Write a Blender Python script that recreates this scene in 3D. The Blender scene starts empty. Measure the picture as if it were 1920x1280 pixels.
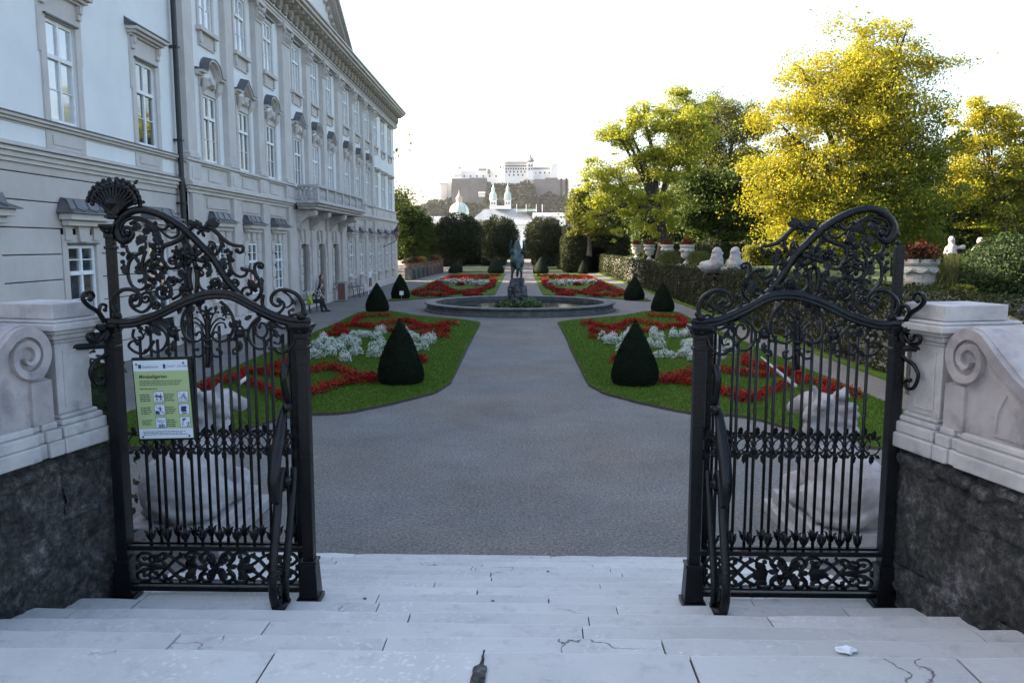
import bpy, bmesh, math, random
import numpy as np
from mathutils import Vector, Matrix, Euler

scene = bpy.context.scene
col = scene.collection
R = math.radians
# ---------------------------------------------------------------- camera, sky, sun, exposure
F = 1493.0                      # focal length in photograph pixels (1920 wide)
CAMZ = 3.3
cam_d = bpy.data.cameras.new('camera')
cam = bpy.data.objects.new('camera', cam_d)
col.objects.link(cam)
cam.location = (0, 0, CAMZ)
cam.rotation_euler = (R(90 - 6.95), 0, R(0.5))
cam_d.sensor_width = 36
cam_d.lens = 36 * F / 1920
cam_d.clip_start = 0.1
cam_d.clip_end = 6000
scene.camera = cam
CR = cam.rotation_euler.to_matrix()
CL = Vector(cam.location)

SUN_EL, SUN_AZ = 28.0, 80.0     # azimuth in degrees to the left of the garden axis (+Y)
sun_dir = Vector((-math.sin(R(SUN_AZ)) * math.cos(R(SUN_EL)), math.cos(R(SUN_AZ)) * math.cos(R(SUN_EL)), math.sin(R(SUN_EL))))
w = bpy.data.worlds.new('World')
scene.world = w
w.use_nodes = True
wn = w.node_tree.nodes
sky = wn.new('ShaderNodeTexSky')
sky.sky_type = 'NISHITA'
sky.sun_disc = False
sky.sun_elevation = R(SUN_EL)
sky.sun_rotation = R(-SUN_AZ)
sky.air_density = 1.0
sky.dust_density = 4.0
sky.ozone_density = 0.4
wn['Background'].inputs['Strength'].default_value = 0.13
w.node_tree.links.new(sky.outputs[0], wn['Background'].inputs[0])
sun_d = bpy.data.lights.new('sun', 'SUN')
sun_d.energy = 4.7
sun_d.angle = R(0.6)
sun_d.color = (1.0, 0.84, 0.62)
sun = bpy.data.objects.new('sun', sun_d)
col.objects.link(sun)
sun.rotation_euler = sun_dir.to_track_quat('Z', 'Y').to_euler()
sun.location = (-60, 60, 60)
vs = scene.view_settings
vs.view_transform = 'Standard'
vs.look = 'None'
vs.gamma = 1
vs.use_curve_mapping = False
vs.exposure = 2.12
scene.render.resolution_x = 1024
scene.render.resolution_y = 682
scene.cycles.max_bounces = 6
scene.cycles.transparent_max_bounces = 8

rng = np.random.default_rng(11)
rnd = random.Random(5)

# ---------------------------------------------------------------- photograph pixel -> place
def ray(px, py):
    return CR @ Vector(((px - 960) / F, (640 - py) / F, -1.0))
def onz(px, py, z=0.0):
    d = ray(px, py); t = (z - CL.z) / d.z
    return CL + d * t
def ony(px, py, y):
    d = ray(px, py); t = (y - CL.y) / d.y
    return CL + d * t
def mpp(y):
    return y / F                # metres per photograph pixel at distance y

# ---------------------------------------------------------------- materials
MATS = {}
def mat(name, color, rough=0.8, color2=None, scale=5.0, detail=6.0, contrast=(0.35, 0.65), bump=0.0, bscale=None,
        metallic=0.0, spec=0.4, island=0.0, trans=0.0, color3=None, scale3=1.0, con3=(0.45, 0.6), sheen=0.0, stretch=None):
    m = bpy.data.materials.new(name)
    m.use_nodes = True
    nt = m.node_tree; N = nt.nodes; L = nt.links
    b = N['Principled BSDF']
    b.inputs['Roughness'].default_value = rough
    b.inputs['Metallic'].default_value = metallic
    b.inputs['Specular IOR Level'].default_value = spec
    tc = N.new('ShaderNodeTexCoord')
    src = tc.outputs['Object']
    if stretch:
        mp = N.new('ShaderNodeMapping'); mp.inputs['Scale'].default_value = stretch
        L.new(src, mp.inputs[0]); src = mp.outputs[0]
    out = None
    def noise(s, d):
        n = N.new('ShaderNodeTexNoise'); n.inputs['Scale'].default_value = s; n.inputs['Detail'].default_value = d
        n.inputs['Roughness'].default_value = 0.62
        L.new(src, n.inputs['Vector']); return n
    def mix(fac, a, bb):
        x = N.new('ShaderNodeMix'); x.data_type = 'RGBA'
        L.new(fac, x.inputs[0])
        for sock, v in ((x.inputs[6], a), (x.inputs[7], bb)):
            if isinstance(v, tuple): sock.default_value = (*v, 1)
            else: L.new(v, sock)
        return x.outputs[2]
    def ramp(v, lo, hi):
        r = N.new('ShaderNodeMapRange'); r.inputs[1].default_value = lo; r.inputs[2].default_value = hi
        L.new(v, r.inputs[0]); return r.outputs[0]
    cur = color
    if color2 is not None:
        if island:
            g = N.new('ShaderNodeNewGeometry')
            cur = mix(g.outputs['Random Per Island'], color, color2)
        else:
            cur = mix(ramp(noise(scale, detail).outputs[0], *contrast), color, color2)
    if color3 is not None:
        cur = mix(ramp(noise(scale3, 8).outputs[0], *con3), cur, color3)
    if isinstance(cur, tuple): b.inputs['Base Color'].default_value = (*cur, 1)
    else: L.new(cur, b.inputs['Base Color'])
    if bump:
        bn = noise(bscale or scale * 4, 8)
        bu = N.new('ShaderNodeBump'); bu.inputs['Strength'].default_value = bump; bu.inputs['Distance'].default_value = 0.02
        L.new(bn.outputs[0], bu.inputs['Height']); L.new(bu.outputs[0], b.inputs['Normal'])
    if trans:
        t = N.new('ShaderNodeBsdfTranslucent')
        if isinstance(cur, tuple): t.inputs[0].default_value = (*cur, 1)
        else: L.new(cur, t.inputs[0])
        mx = N.new('ShaderNodeMixShader'); mx.inputs[0].default_value = trans
        L.new(b.outputs[0], mx.inputs[1]); L.new(t.outputs[0], mx.inputs[2])
        L.new(mx.outputs[0], N['Material Output'].inputs[0])
    MATS[name] = m
    return m

mat('iron', (0.002, 0.0024, 0.003), 0.27, (0.007, 0.008, 0.010), 9, 6, (0.4, 0.75), 0.3, 60, spec=0.30, color3=(0.02, 0.017, 0.016), scale3=14, con3=(0.62, 0.8))
mat('marble', (0.50, 0.475, 0.465), 0.6, (0.36, 0.342, 0.34), 3.5, 10, (0.38, 0.64), 0.25, 36, color3=(0.20, 0.195, 0.195), scale3=4.5, con3=(0.55, 0.76))
mat('marble_pink', (0.42, 0.38, 0.37), 0.65, (0.29, 0.262, 0.262), 3.0, 11, (0.38, 0.62), 0.3, 34, color3=(0.19, 0.182, 0.185), scale3=5, con3=(0.54, 0.74))
mat('plaster_white', (0.76, 0.775, 0.78), 0.85, (0.68, 0.695, 0.705), 0.6, 6, (0.35, 0.7), 0.05, 20)
mat('trim_stone', (0.58, 0.545, 0.52), 0.8, (0.48, 0.45, 0.43), 1.3, 8, (0.35, 0.7), 0.1, 18)
mat('ground_floor_stone', (0.53, 0.485, 0.455), 0.82, (0.44, 0.40, 0.38), 1.1, 8, (0.35, 0.7), 0.1, 16)
mat('white_wood', (0.78, 0.79, 0.8), 0.45, (0.68, 0.69, 0.7), 4, 4)
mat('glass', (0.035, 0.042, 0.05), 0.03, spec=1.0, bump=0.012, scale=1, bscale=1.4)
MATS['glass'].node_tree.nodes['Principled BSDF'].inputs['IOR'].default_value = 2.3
mat('glass_sky_sheen', (0.40, 0.43, 0.46), 0.04, spec=1.0, bump=0.012, scale=1, bscale=1.4)  # pale base colour paints in the bright sky reflection
MATS['glass_sky_sheen'].node_tree.nodes['Principled BSDF'].inputs['IOR'].default_value = 2.3
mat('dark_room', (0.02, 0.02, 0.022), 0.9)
mat('curtain', (0.55, 0.56, 0.58), 0.9, (0.42, 0.43, 0.45), 6, 3, stretch=(1, 3, 0.2))
mat('lead_roof', (0.075, 0.075, 0.085), 0.45, (0.12, 0.12, 0.13), 3, 6, bump=0.05)
mat('downpipe_metal', (0.02, 0.022, 0.025), 0.4)
mat('roof_tile', (0.10, 0.085, 0.08), 0.8, (0.16, 0.14, 0.13), 3, 6)
mat('door_wood', (0.10, 0.095, 0.09), 0.6, (0.14, 0.13, 0.125), 4, 5)
mat('bark', (0.035, 0.027, 0.02), 0.9, (0.07, 0.058, 0.045), 6, 8, bump=0.5, bscale=20, stretch=(1, 1, 0.25))
mat('water', (0.004, 0.007, 0.006), 0.05, spec=0.4, bump=0.10, scale=2, bscale=5)
mat('wet_stone', (0.06, 0.063, 0.062), 0.6, (0.11, 0.11, 0.107), 3, 8, bump=0.3, bscale=20, color3=(0.045, 0.05, 0.045), scale3=4, con3=(0.5, 0.7))
mat('rockwork', (0.02, 0.021, 0.023), 0.75, (0.13, 0.13, 0.135), 4, 8, (.42, .62), bump=0.8, bscale=10)
mat('bronze', (0.03, 0.055, 0.05), 0.45, (0.07, 0.115, 0.105), 5, 6, (0.4, 0.7), 0.2, 20, metallic=0.35)
mat('yew', (0.005, 0.010, 0.004), 0.75, (0.011, 0.020, 0.008), island=1, spec=0.15)
mat('lead_wood', (0.18, 0.17, 0.16), 0.7, (0.26, 0.25, 0.24), 10, 5)
mat('skin', (0.42, 0.27, 0.2), 0.5)
mat('black_cloth', (0.012, 0.012, 0.015), 0.85, (0.02, 0.02, 0.024), 30, 3)
mat('patterned_cloth', (0.03, 0.03, 0.034), 0.85, (0.42, 0.4, 0.38), 9, 2, (0.47, 0.53))
mat('grey_cloth', (0.06, 0.06, 0.07), 0.85, (0.09, 0.09, 0.1), 20, 3)
mat('hair', (0.012, 0.009, 0.007), 0.6)
mat('green_bag', (0.32, 0.42, 0.03), 0.5, (0.26, 0.35, 0.03), 6, 3)
mat('steel', (0.4, 0.42, 0.43), 0.4, metallic=0.4)
mat('rust_red', (0.16, 0.07, 0.06), 0.7)
mat('terracotta', (0.13, 0.075, 0.055), 0.85, (0.2, 0.14, 0.11), 4, 6)
mat('old_stone', (0.33, 0.31, 0.28), 0.85, (0.42, 0.4, 0.37), 5, 8, bump=0.3, bscale=20, color3=(0.12, 0.125, 0.1), scale3=3.5, con3=(0.56, 0.74))
mat('pale_stone', (0.40, 0.37, 0.355), 0.8, (0.29, 0.265, 0.26), 4, 9, bump=0.45, bscale=22, color3=(0.2, 0.19, 0.19), scale3=7, con3=(0.55, 0.75))
mat('fort_white', (0.84, 0.83, 0.81), 0.9, (0.74, 0.73, 0.71), 0.05, 5)
mat('fort_grey', (0.19, 0.175, 0.17), 0.9, (0.13, 0.12, 0.115), 0.05, 6)
mat('fort_roof', (0.2, 0.19, 0.185), 0.9, (0.26, 0.25, 0.24), 0.05, 5)
mat('copper_green', (0.34, 0.46, 0.42), 0.6, (0.44, 0.54, 0.5), 0.2, 5)
mat('town_roof', (0.26, 0.285, 0.33), 0.6, (0.20, 0.225, 0.265), 0.15, 5)
mat('gold_stone', (0.46, 0.40, 0.31), 0.7, (0.32, 0.28, 0.22), 3, 6)
mat('bracket_stone', (0.40, 0.345, 0.28), 0.85, (0.22, 0.185, 0.15), 4, 7)
mat('hill_rock', (0.06, 0.06, 0.055), 0.9, (0.025, 0.035, 0.02), 0.02, 6)
# foliage
mat('leaf_green_shade', (0.20, 0.21, 0.014), 0.5, (0.08, 0.13, 0.01), island=1, trans=0.38, spec=0.25)  # shaded side of the golden trees in the colour, with some greener leaf
mat('leaf_golden', (0.52, 0.40, 0.024), 0.5, (0.24, 0.29, 0.018), island=1, trans=0.42, spec=0.25)
mat('leaf_lime', (0.50, 0.47, 0.045), 0.5, (0.22, 0.29, 0.028), island=1, trans=0.42, spec=0.25)
mat('leaf_olive', (0.24, 0.22, 0.03), 0.6, (0.11, 0.14, 0.02), island=1, trans=0.35, spec=0.2)
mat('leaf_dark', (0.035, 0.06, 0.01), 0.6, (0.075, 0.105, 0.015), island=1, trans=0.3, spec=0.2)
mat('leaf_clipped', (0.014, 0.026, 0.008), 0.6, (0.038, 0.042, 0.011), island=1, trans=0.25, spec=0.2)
mat('leaf_hedge', (0.02, 0.03, 0.008), 0.65, (0.045, 0.05, 0.016), island=1, trans=0.25, spec=0.15)
mat('leaf_dry_hedge', (0.04, 0.037, 0.018), 0.8, (0.08, 0.07, 0.045), island=1, trans=0.2, spec=0.1)
mat('leaf_box', (0.02, 0.04, 0.012), 0.6, (0.05, 0.08, 0.02), island=1, trans=0.25, spec=0.2)
mat('petal_red', (0.44, 0.016, 0.010), 0.55, (0.22, 0.010, 0.008), island=1, trans=0.2, spec=0.2)
mat('petal_rust', (0.26, 0.045, 0.02), 0.6, (0.09, 0.025, 0.012), island=1, trans=0.25, spec=0.2)
mat('petal_white', (0.82, 0.82, 0.80), 0.6, (0.62, 0.66, 0.56), island=1, trans=0.2)
mat('leaf_begonia', (0.05, 0.02, 0.01), 0.5, (0.045, 0.06, 0.015), island=1, spec=0.2)
mat('leaf_white_bed', (0.07, 0.12, 0.03), 0.6, (0.12, 0.17, 0.06), island=1)
mat('grass_blade', (0.065, 0.125, 0.012), 0.7, (0.10, 0.16, 0.02), island=1, trans=0.3, spec=0.15)
mat('grass_tall', (0.16, 0.16, 0.05), 0.7, (0.08, 0.12, 0.02), island=1, trans=0.3)
mat('lawn', (0.068, 0.122, 0.012), 0.9, (0.10, 0.152, 0.018), 1.6, 8, (0.3, 0.7), 0.5, 120, spec=0.1, color3=(0.04, 0.085, 0.012), scale3=14, con3=(0.45, 0.7))
mat('dark_grass', (0.025, 0.05, 0.01), 0.9, (0.06, 0.075, 0.015), 1.5, 8)
mat('soil', (0.03, 0.024, 0.018), 0.95, (0.05, 0.04, 0.03), 12, 6)
mat('hill_leaf', (0.012, 0.017, 0.010), 0.8, (0.024, 0.03, 0.015), island=1, trans=0.1, spec=0.05)

def gravel():
    m = bpy.data.materials.new('gravel'); m.use_nodes = True
    nt = m.node_tree; N = nt.nodes; L = nt.links; b = N['Principled BSDF']
    b.inputs['Roughness'].default_value = 0.92; b.inputs['Specular IOR Level'].default_value = 0.2
    tc = N.new('ShaderNodeTexCoord')
    v = N.new('ShaderNodeTexVoronoi'); v.inputs['Scale'].default_value = 105
    L.new(tc.outputs['Object'], v.inputs['Vector'])
    n = N.new('ShaderNodeTexNoise'); n.inputs['Scale'].default_value = 0.55; n.inputs['Detail'].default_value = 12; n.inputs['Roughness'].default_value = .7
    L.new(tc.outputs['Object'], n.inputs['Vector'])
    n2 = N.new('ShaderNodeTexNoise'); n2.inputs['Scale'].default_value = 26; n2.inputs['Detail'].default_value = 6
    L.new(tc.outputs['Object'], n2.inputs['Vector'])
    cr = N.new('ShaderNodeValToRGB')
    e = cr.color_ramp.elements
    e[0].position = 0.0; e[0].color = (0.11, 0.106, 0.10, 1); e[1].position = 1.0; e[1].color = (0.30, 0.288, 0.27, 1)
    L.new(v.outputs['Color'], cr.inputs[0])
    mx = N.new('ShaderNodeMix'); mx.data_type = 'RGBA'; mx.blend_type = 'MULTIPLY'; mx.inputs[0].default_value = 1
    mr = N.new('ShaderNodeMapRange'); mr.inputs[1].default_value = 0.3; mr.inputs[2].default_value = 0.7; mr.inputs[3].default_value = 0.74; mr.inputs[4].default_value = 1.12
    L.new(n.outputs[0], mr.inputs[0]); L.new(cr.outputs[0], mx.inputs[6])
    mr2 = N.new('ShaderNodeMapRange'); mr2.inputs[1].default_value = 0.3; mr2.inputs[2].default_value = 0.7; mr2.inputs[3].default_value = 0.6; mr2.inputs[4].default_value = 1.25
    L.new(n2.outputs[0], mr2.inputs[0])
    mm = N.new('ShaderNodeMath'); mm.operation = 'MULTIPLY'
    L.new(mr.outputs[0], mm.inputs[0]); L.new(mr2.outputs[0], mm.inputs[1])
    L.new(mm.outputs[0], mx.inputs[7])
    n3 = N.new('ShaderNodeTexNoise'); n3.inputs['Scale'].default_value = 0.23; n3.inputs['Detail'].default_value = 8; L.new(tc.outputs['Object'], n3.inputs['Vector'])
    r3 = N.new('ShaderNodeMapRange'); r3.inputs[1].default_value = .38; r3.inputs[2].default_value = .62; L.new(n3.outputs[0], r3.inputs[0])
    tn = N.new('ShaderNodeMix'); tn.data_type = 'RGBA'; L.new(r3.outputs[0], tn.inputs[0]); tn.inputs[6].default_value = (.97, .99, 1.0, 1); tn.inputs[7].default_value = (1.06, .98, .90, 1)
    m4 = N.new('ShaderNodeMix'); m4.data_type = 'RGBA'; m4.blend_type = 'MULTIPLY'; m4.inputs[0].default_value = 1; L.new(mx.outputs[2], m4.inputs[6]); L.new(tn.outputs[2], m4.inputs[7])
    L.new(m4.outputs[2], b.inputs['Base Color'])
    bu = N.new('ShaderNodeBump'); bu.inputs['Strength'].default_value = 0.5; bu.inputs['Distance'].default_value = 0.012
    L.new(v.outputs['Distance'], bu.inputs['Height']); L.new(bu.outputs[0], b.inputs['Normal'])
    MATS['gravel'] = m
gravel()

def step_stone():
    m = bpy.data.materials.new('step_stone'); m.use_nodes = True
    nt = m.node_tree; N = nt.nodes; L = nt.links; b = N['Principled BSDF']
    b.inputs['Roughness'].default_value = 0.62
    tc = N.new('ShaderNodeTexCoord'); oi = N.new('ShaderNodeObjectInfo')
    va = N.new('ShaderNodeVectorMath'); va.operation = 'ADD'
    sc = N.new('ShaderNodeVectorMath'); sc.operation = 'SCALE'; sc.inputs[3].default_value = 9.0
    cb = N.new('ShaderNodeCombineXYZ'); L.new(oi.outputs['Random'], cb.inputs[0]); L.new(oi.outputs['Random'], cb.inputs[1])
    L.new(cb.outputs[0], sc.inputs[0]); L.new(tc.outputs['Object'], va.inputs[0]); L.new(sc.outputs[0], va.inputs[1])
    P = va.outputs[0]
    def noise(s, d, r=0.6):
        n = N.new('ShaderNodeTexNoise'); n.inputs['Scale'].default_value = s; n.inputs['Detail'].default_value = d; n.inputs['Roughness'].default_value = r
        L.new(P, n.inputs['Vector']); return n.outputs[0]
    def mr(v, a, bb, c=0.0, d=1.0):
        x = N.new('ShaderNodeMapRange'); x.inputs[1].default_value = a; x.inputs[2].default_value = bb; x.inputs[3].default_value = c; x.inputs[4].default_value = d
        L.new(v, x.inputs[0]); return x.outputs[0]
    def mix(f, a, c):
        x = N.new('ShaderNodeMix'); x.data_type = 'RGBA'; L.new(f, x.inputs[0])
        for s, v in ((x.inputs[6], a), (x.inputs[7], c)):
            if isinstance(v, tuple): s.default_value = (*v, 1)
            else: L.new(v, s)
        return x.outputs[2]
    base = mix(mr(noise(1.3, 8), 0.35, 0.68), (0.56, 0.553, 0.53), (0.44, 0.435, 0.42))
    base = mix(mr(oi.outputs['Random'], 0, 1, 0, 0.45), base, (0.41, 0.405, 0.39))
    # pale flecks of the conglomerate
    vo = N.new('ShaderNodeTexVoronoi'); vo.inputs['Scale'].default_value = 24
    n0 = N.new('ShaderNodeTexNoise'); n0.inputs['Scale'].default_value = 16; n0.inputs['Detail'].default_value = 6; L.new(P, n0.inputs['Vector'])
    s0 = N.new('ShaderNodeVectorMath'); s0.operation = 'SCALE'; s0.inputs[3].default_value = 0.11; L.new(n0.outputs['Color'], s0.inputs[0])
    v0 = N.new('ShaderNodeVectorMath'); v0.operation = 'ADD'; L.new(P, v0.inputs[0]); L.new(s0.outputs[0], v0.inputs[1]); L.new(v0.outputs[0], vo.inputs['Vector'])
    fl = N.new('ShaderNodeMath'); fl.operation = 'MULTIPLY'
    L.new(mr(vo.outputs['Distance'], 0.36, 0.2), fl.inputs[0]); L.new(mr(noise(2.2, 5), 0.47, 0.6, 0, 0.75), fl.inputs[1])
    base = mix(fl.outputs[0], base, (0.64, 0.63, 0.615))
    # dirt worn into streaks along the tread
    base = mix(mr(noise(9, 10, 0.72), 0.53, 0.74, 0, 0.6), base, (0.25, 0.25, 0.245))
    base = mix(mr(noise(0.55, 6), 0.5, 0.68, 0, 0.45), base, (0.30, 0.295, 0.285))
    # hairline cracks
    wv = N.new('ShaderNodeTexVoronoi'); wv.feature = 'DISTANCE_TO_EDGE'; wv.inputs['Scale'].default_value = 0.9
    vd = N.new('ShaderNodeVectorMath'); vd.operation = 'ADD'
    nn = N.new('ShaderNodeTexNoise'); nn.inputs['Scale'].default_value = 4; nn.inputs['Detail'].default_value = 6; L.new(P, nn.inputs['Vector'])
    s2 = N.new('ShaderNodeVectorMath'); s2.operation = 'SCALE'; s2.inputs[3].default_value = 0.35
    L.new(nn.outputs['Color'], s2.inputs[0]); L.new(P, vd.inputs[0]); L.new(s2.outputs[0], vd.inputs[1]); L.new(vd.outputs[0], wv.inputs['Vector'])
    ck = N.new('ShaderNodeMath'); ck.operation = 'MULTIPLY'
    L.new(mr(wv.outputs['Distance'], 0.007, 0.001), ck.inputs[0]); L.new(mr(noise(1.1, 3), 0.55, 0.63), ck.inputs[1])
    base = mix(ck.outputs[0], base, (0.07, 0.07, 0.075))
    # highlight painted along the nosing: paler colour on faces turned outward
    ge = N.new('ShaderNodeNewGeometry'); sx = N.new('ShaderNodeSeparateXYZ'); L.new(ge.outputs['True Normal'], sx.inputs[0])
    base = mix(mr(sx.outputs[1], .12, .3, 0, .8), base, (0.62, 0.615, 0.60))
    L.new(base, b.inputs['Base Color'])
    bu = N.new('ShaderNodeBump'); bu.inputs['Strength'].default_value = 0.4; bu.inputs['Distance'].default_value = 0.01
    L.new(noise(24, 8), bu.inputs['Height']); L.new(bu.outputs[0], b.inputs['Normal'])
    MATS['step_stone'] = m
step_stone()

def rubble():
    m = bpy.data.materials.new('rubble'); m.use_nodes = True
    nt = m.node_tree; N = nt.nodes; L = nt.links; b = N['Principled BSDF']
    b.inputs['Roughness'].default_value = 0.9
    tc = N.new('ShaderNodeTexCoord')
    def noise(s, d, r=0.65):
        n = N.new('ShaderNodeTexNoise'); n.inputs['Scale'].default_value = s; n.inputs['Detail'].default_value = d; n.inputs['Roughness'].default_value = r
        L.new(tc.outputs['Object'], n.inputs['Vector']); return n.outputs[0]
    cr = N.new('ShaderNodeValToRGB'); e = cr.color_ramp.elements
    e[0].position = 0.42; e[0].color = (0.014, 0.015, 0.014, 1)
    e[1].position = 0.63; e[1].color = (0.30, 0.29, 0.285, 1)
    k = cr.color_ramp.elements.new(0.49); k.color = (0.05, 0.05, 0.048, 1)
    k = cr.color_ramp.elements.new(0.55); k.color = (0.115, 0.108, 0.104, 1)
    mx = N.new('ShaderNodeMath'); mx.operation = 'ADD'
    a = N.new('ShaderNodeMath'); a.operation = 'MULTIPLY'; a.inputs[1].default_value = 0.32; L.new(noise(3.2, 8, .7), a.inputs[0])
    c = N.new('ShaderNodeMath'); c.operation = 'MULTIPLY'; c.inputs[1].default_value = 0.68; L.new(noise(17, 12, 0.8), c.inputs[0])
    L.new(a.outputs[0], mx.inputs[0]); L.new(c.outputs[0], mx.inputs[1]); L.new(mx.outputs[0], cr.inputs[0])
    g = N.new('ShaderNodeMix'); g.data_type = 'RGBA'; g.inputs[7].default_value = (0.028, 0.036, 0.016, 1)
    r = N.new('ShaderNodeMapRange'); r.inputs[1].default_value = 0.56; r.inputs[2].default_value = 0.72; r.inputs[4].default_value = 0.8
    L.new(noise(3.7, 7), r.inputs[0]); L.new(r.outputs[0], g.inputs[0]); L.new(cr.outputs[0], g.inputs[6])
    L.new(g.outputs[2], b.inputs['Base Color'])
    bu = N.new('ShaderNodeBump'); bu.inputs['Strength'].default_value = 1.0; bu.inputs['Distance'].default_value = 0.06
    L.new(noise(18, 10, 0.7), bu.inputs['Height']); L.new(bu.outputs[0], b.inputs['Normal'])
    MATS['rubble'] = m
rubble()

# ---------------------------------------------------------------- mesh and object helpers
def rot_to(d):
    return Vector(d).to_track_quat('Z', 'Y').to_matrix()

class MB:
    def __init__(s): s.v = []; s.f = []
    def add(s, vs_, fs):
        o = len(s.v); s.v += [tuple(p) for p in vs_]; s.f += [tuple(i + o for i in f) for f in fs]; return s
    def box(s, x0, x1, y0, y1, z0, z1):
        return s.add([(x0, y0, z0), (x1, y0, z0), (x1, y1, z0), (x0, y1, z0), (x0, y0, z1), (x1, y0, z1), (x1, y1, z1), (x0, y1, z1)],
                     [(0, 3, 2, 1), (4, 5, 6, 7), (0, 1, 5, 4), (1, 2, 6, 5), (2, 3, 7, 6), (3, 0, 4, 7)])
    def hexa(s, b4, t4):           # bottom and top loops, counter-clockwise seen from above
        n = len(b4)
        return s.add(list(b4) + list(t4), [tuple(range(n))[::-1], tuple(range(n, 2 * n))] + [(i, (i + 1) % n, n + (i + 1) % n, n + i) for i in range(n)])
    def tube(s, pts, r, n=7, caps=True, flat=1.0):
        pts = [Vector(p) for p in pts]; m = len(pts)
        rs = r if hasattr(r, '__len__') else [r] * m
        rings = []; up = None
        for i in range(m):
            t = (pts[min(i + 1, m - 1)] - pts[max(i - 1, 0)])
            if t.length < 1e-9: t = Vector((0, 0, 1))
            t.normalize()
            if up is None:
                up = Vector((0, 1, 0)) if abs(t.y) < 0.9 else Vector((1, 0, 0))
            a = up - t * up.dot(t)
            if a.length < 1e-6: a = t.orthogonal()
            a.normalize(); up = a; b = t.cross(a)
            rings.append([pts[i] + (a * math.cos(2 * math.pi * k / n) * flat + b * math.sin(2 * math.pi * k / n)) * rs[i] for k in range(n)])
        vs_ = [p for g in rings for p in g]
        fs = [(i * n + k, i * n + (k + 1) % n, (i + 1) * n + (k + 1) % n, (i + 1) * n + k) for i in range(m - 1) for k in range(n)]
        if caps: fs += [tuple(range(n))[::-1], tuple(range((m - 1) * n, m * n))]
        return s.add(vs_, fs)
    def lathe(s, prof, c=(0, 0, 0), n=20, axis='z'):
        vs_ = []
        for r_, z in prof:
            for k in range(n):
                a = 2 * math.pi * k / n
                vs_.append((c[0] + r_ * math.cos(a), c[1] + r_ * math.sin(a), c[2] + z))
        m = len(prof)
        fs = [(i * n + k, i * n + (k + 1) % n, (i + 1) * n + (k + 1) % n, (i + 1) * n + k) for i in range(m - 1) for k in range(n)]
        fs += [tuple(range(n))[::-1], tuple(range((m - 1) * n, m * n))]
        return s.add(vs_, fs)
    def extrude_x(s, poly, x0, x1):       # poly in (y,z) ccw seen from +x
        n = len(poly)
        return s.add([(x0, y, z) for y, z in poly] + [(x1, y, z) for y, z in poly],
                     [tuple(range(n))[::-1], tuple(range(n, 2 * n))] + [(i, (i + 1) % n, n + (i + 1) % n, n + i) for i in range(n)])
    def extrude_y(s, poly, y0, y1):       # poly in (x,z)
        n = len(poly)
        return s.add([(x, y0, z) for x, z in poly] + [(x, y1, z) for x, z in poly],
                     [tuple(range(n)), tuple(range(n, 2 * n))[::-1]] + [(i, n + i, n + (i + 1) % n, (i + 1) % n) for i in range(n)])
    def blob(s, c, r, sub=1, jit=0.0, squash=(1, 1, 1)):
        bm = bmesh.new(); bmesh.ops.create_icosphere(bm, subdivisions=sub, radius=1)
        vs_ = []
        for v in bm.verts:
            k = 1 + rnd.uniform(-jit, jit)
            vs_.append((c[0] + v.co.x * r * k * squash[0], c[1] + v.co.y * r * k * squash[1], c[2] + v.co.z * r * k * squash[2]))
        fs = [tuple(v.index for v in f.verts) for f in bm.faces]; bm.free()
        return s.add(vs_, fs)
    def xform(s, M):
        s.v = [tuple(M @ Vector(p)) for p in s.v]; return s
    def mesh(s, name, m, smooth=False):
        me = bpy.data.meshes.new(name); me.from_pydata(s.v, [], s.f)
        bm = bmesh.new(); bm.from_mesh(me); bmesh.ops.recalc_face_normals(bm, faces=bm.faces); bm.to_mesh(me); bm.free()
        if m: me.materials.append(MATS[m] if isinstance(m, str) else m)
        if smooth:
            me.polygons.foreach_set('use_smooth', [True] * len(me.polygons))
        me.update(); return me
    def build(s, name, m, parent=None, smooth=False):
        return put(name, s.mesh(name, m, smooth), parent)

def put(name, me, parent=None, loc=(0, 0, 0), rot=None, scale=None):
    o = bpy.data.objects.new(name, me); col.objects.link(o)
    o.location = loc
    if rot is not None: o.rotation_euler = rot
    if scale is not None: o.scale = scale
    if parent is not None: attach(o, parent)
    return o
WM = {}
def wmat(p):
    M = p.matrix_basis.copy()
    if p.parent is not None: M = wmat(p.parent) @ p.matrix_parent_inverse @ M
    return M
def attach(o, parent):
    o.parent = parent
    o.matrix_parent_inverse = wmat(parent).inverted()
def tag(o, label=None, cat=None, group=None, kind=None):
    if label: o['label'] = label
    if cat: o['category'] = cat
    if group: o['group'] = group
    if kind: o['kind'] = kind
    return o
def thing(name, loc, label, cat, group=None):
    o = bpy.data.objects.new(name, None); col.objects.link(o); o.location = loc; o.empty_display_size = 0.2
    return tag(o, label, cat, group)
def bevel(o, wdt, seg=2):
    b = o.modifiers.new('bevel', 'BEVEL'); b.width = wdt; b.segments = seg; b.limit_method = 'ANGLE'; b.angle_limit = R(40)
    return o

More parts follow.
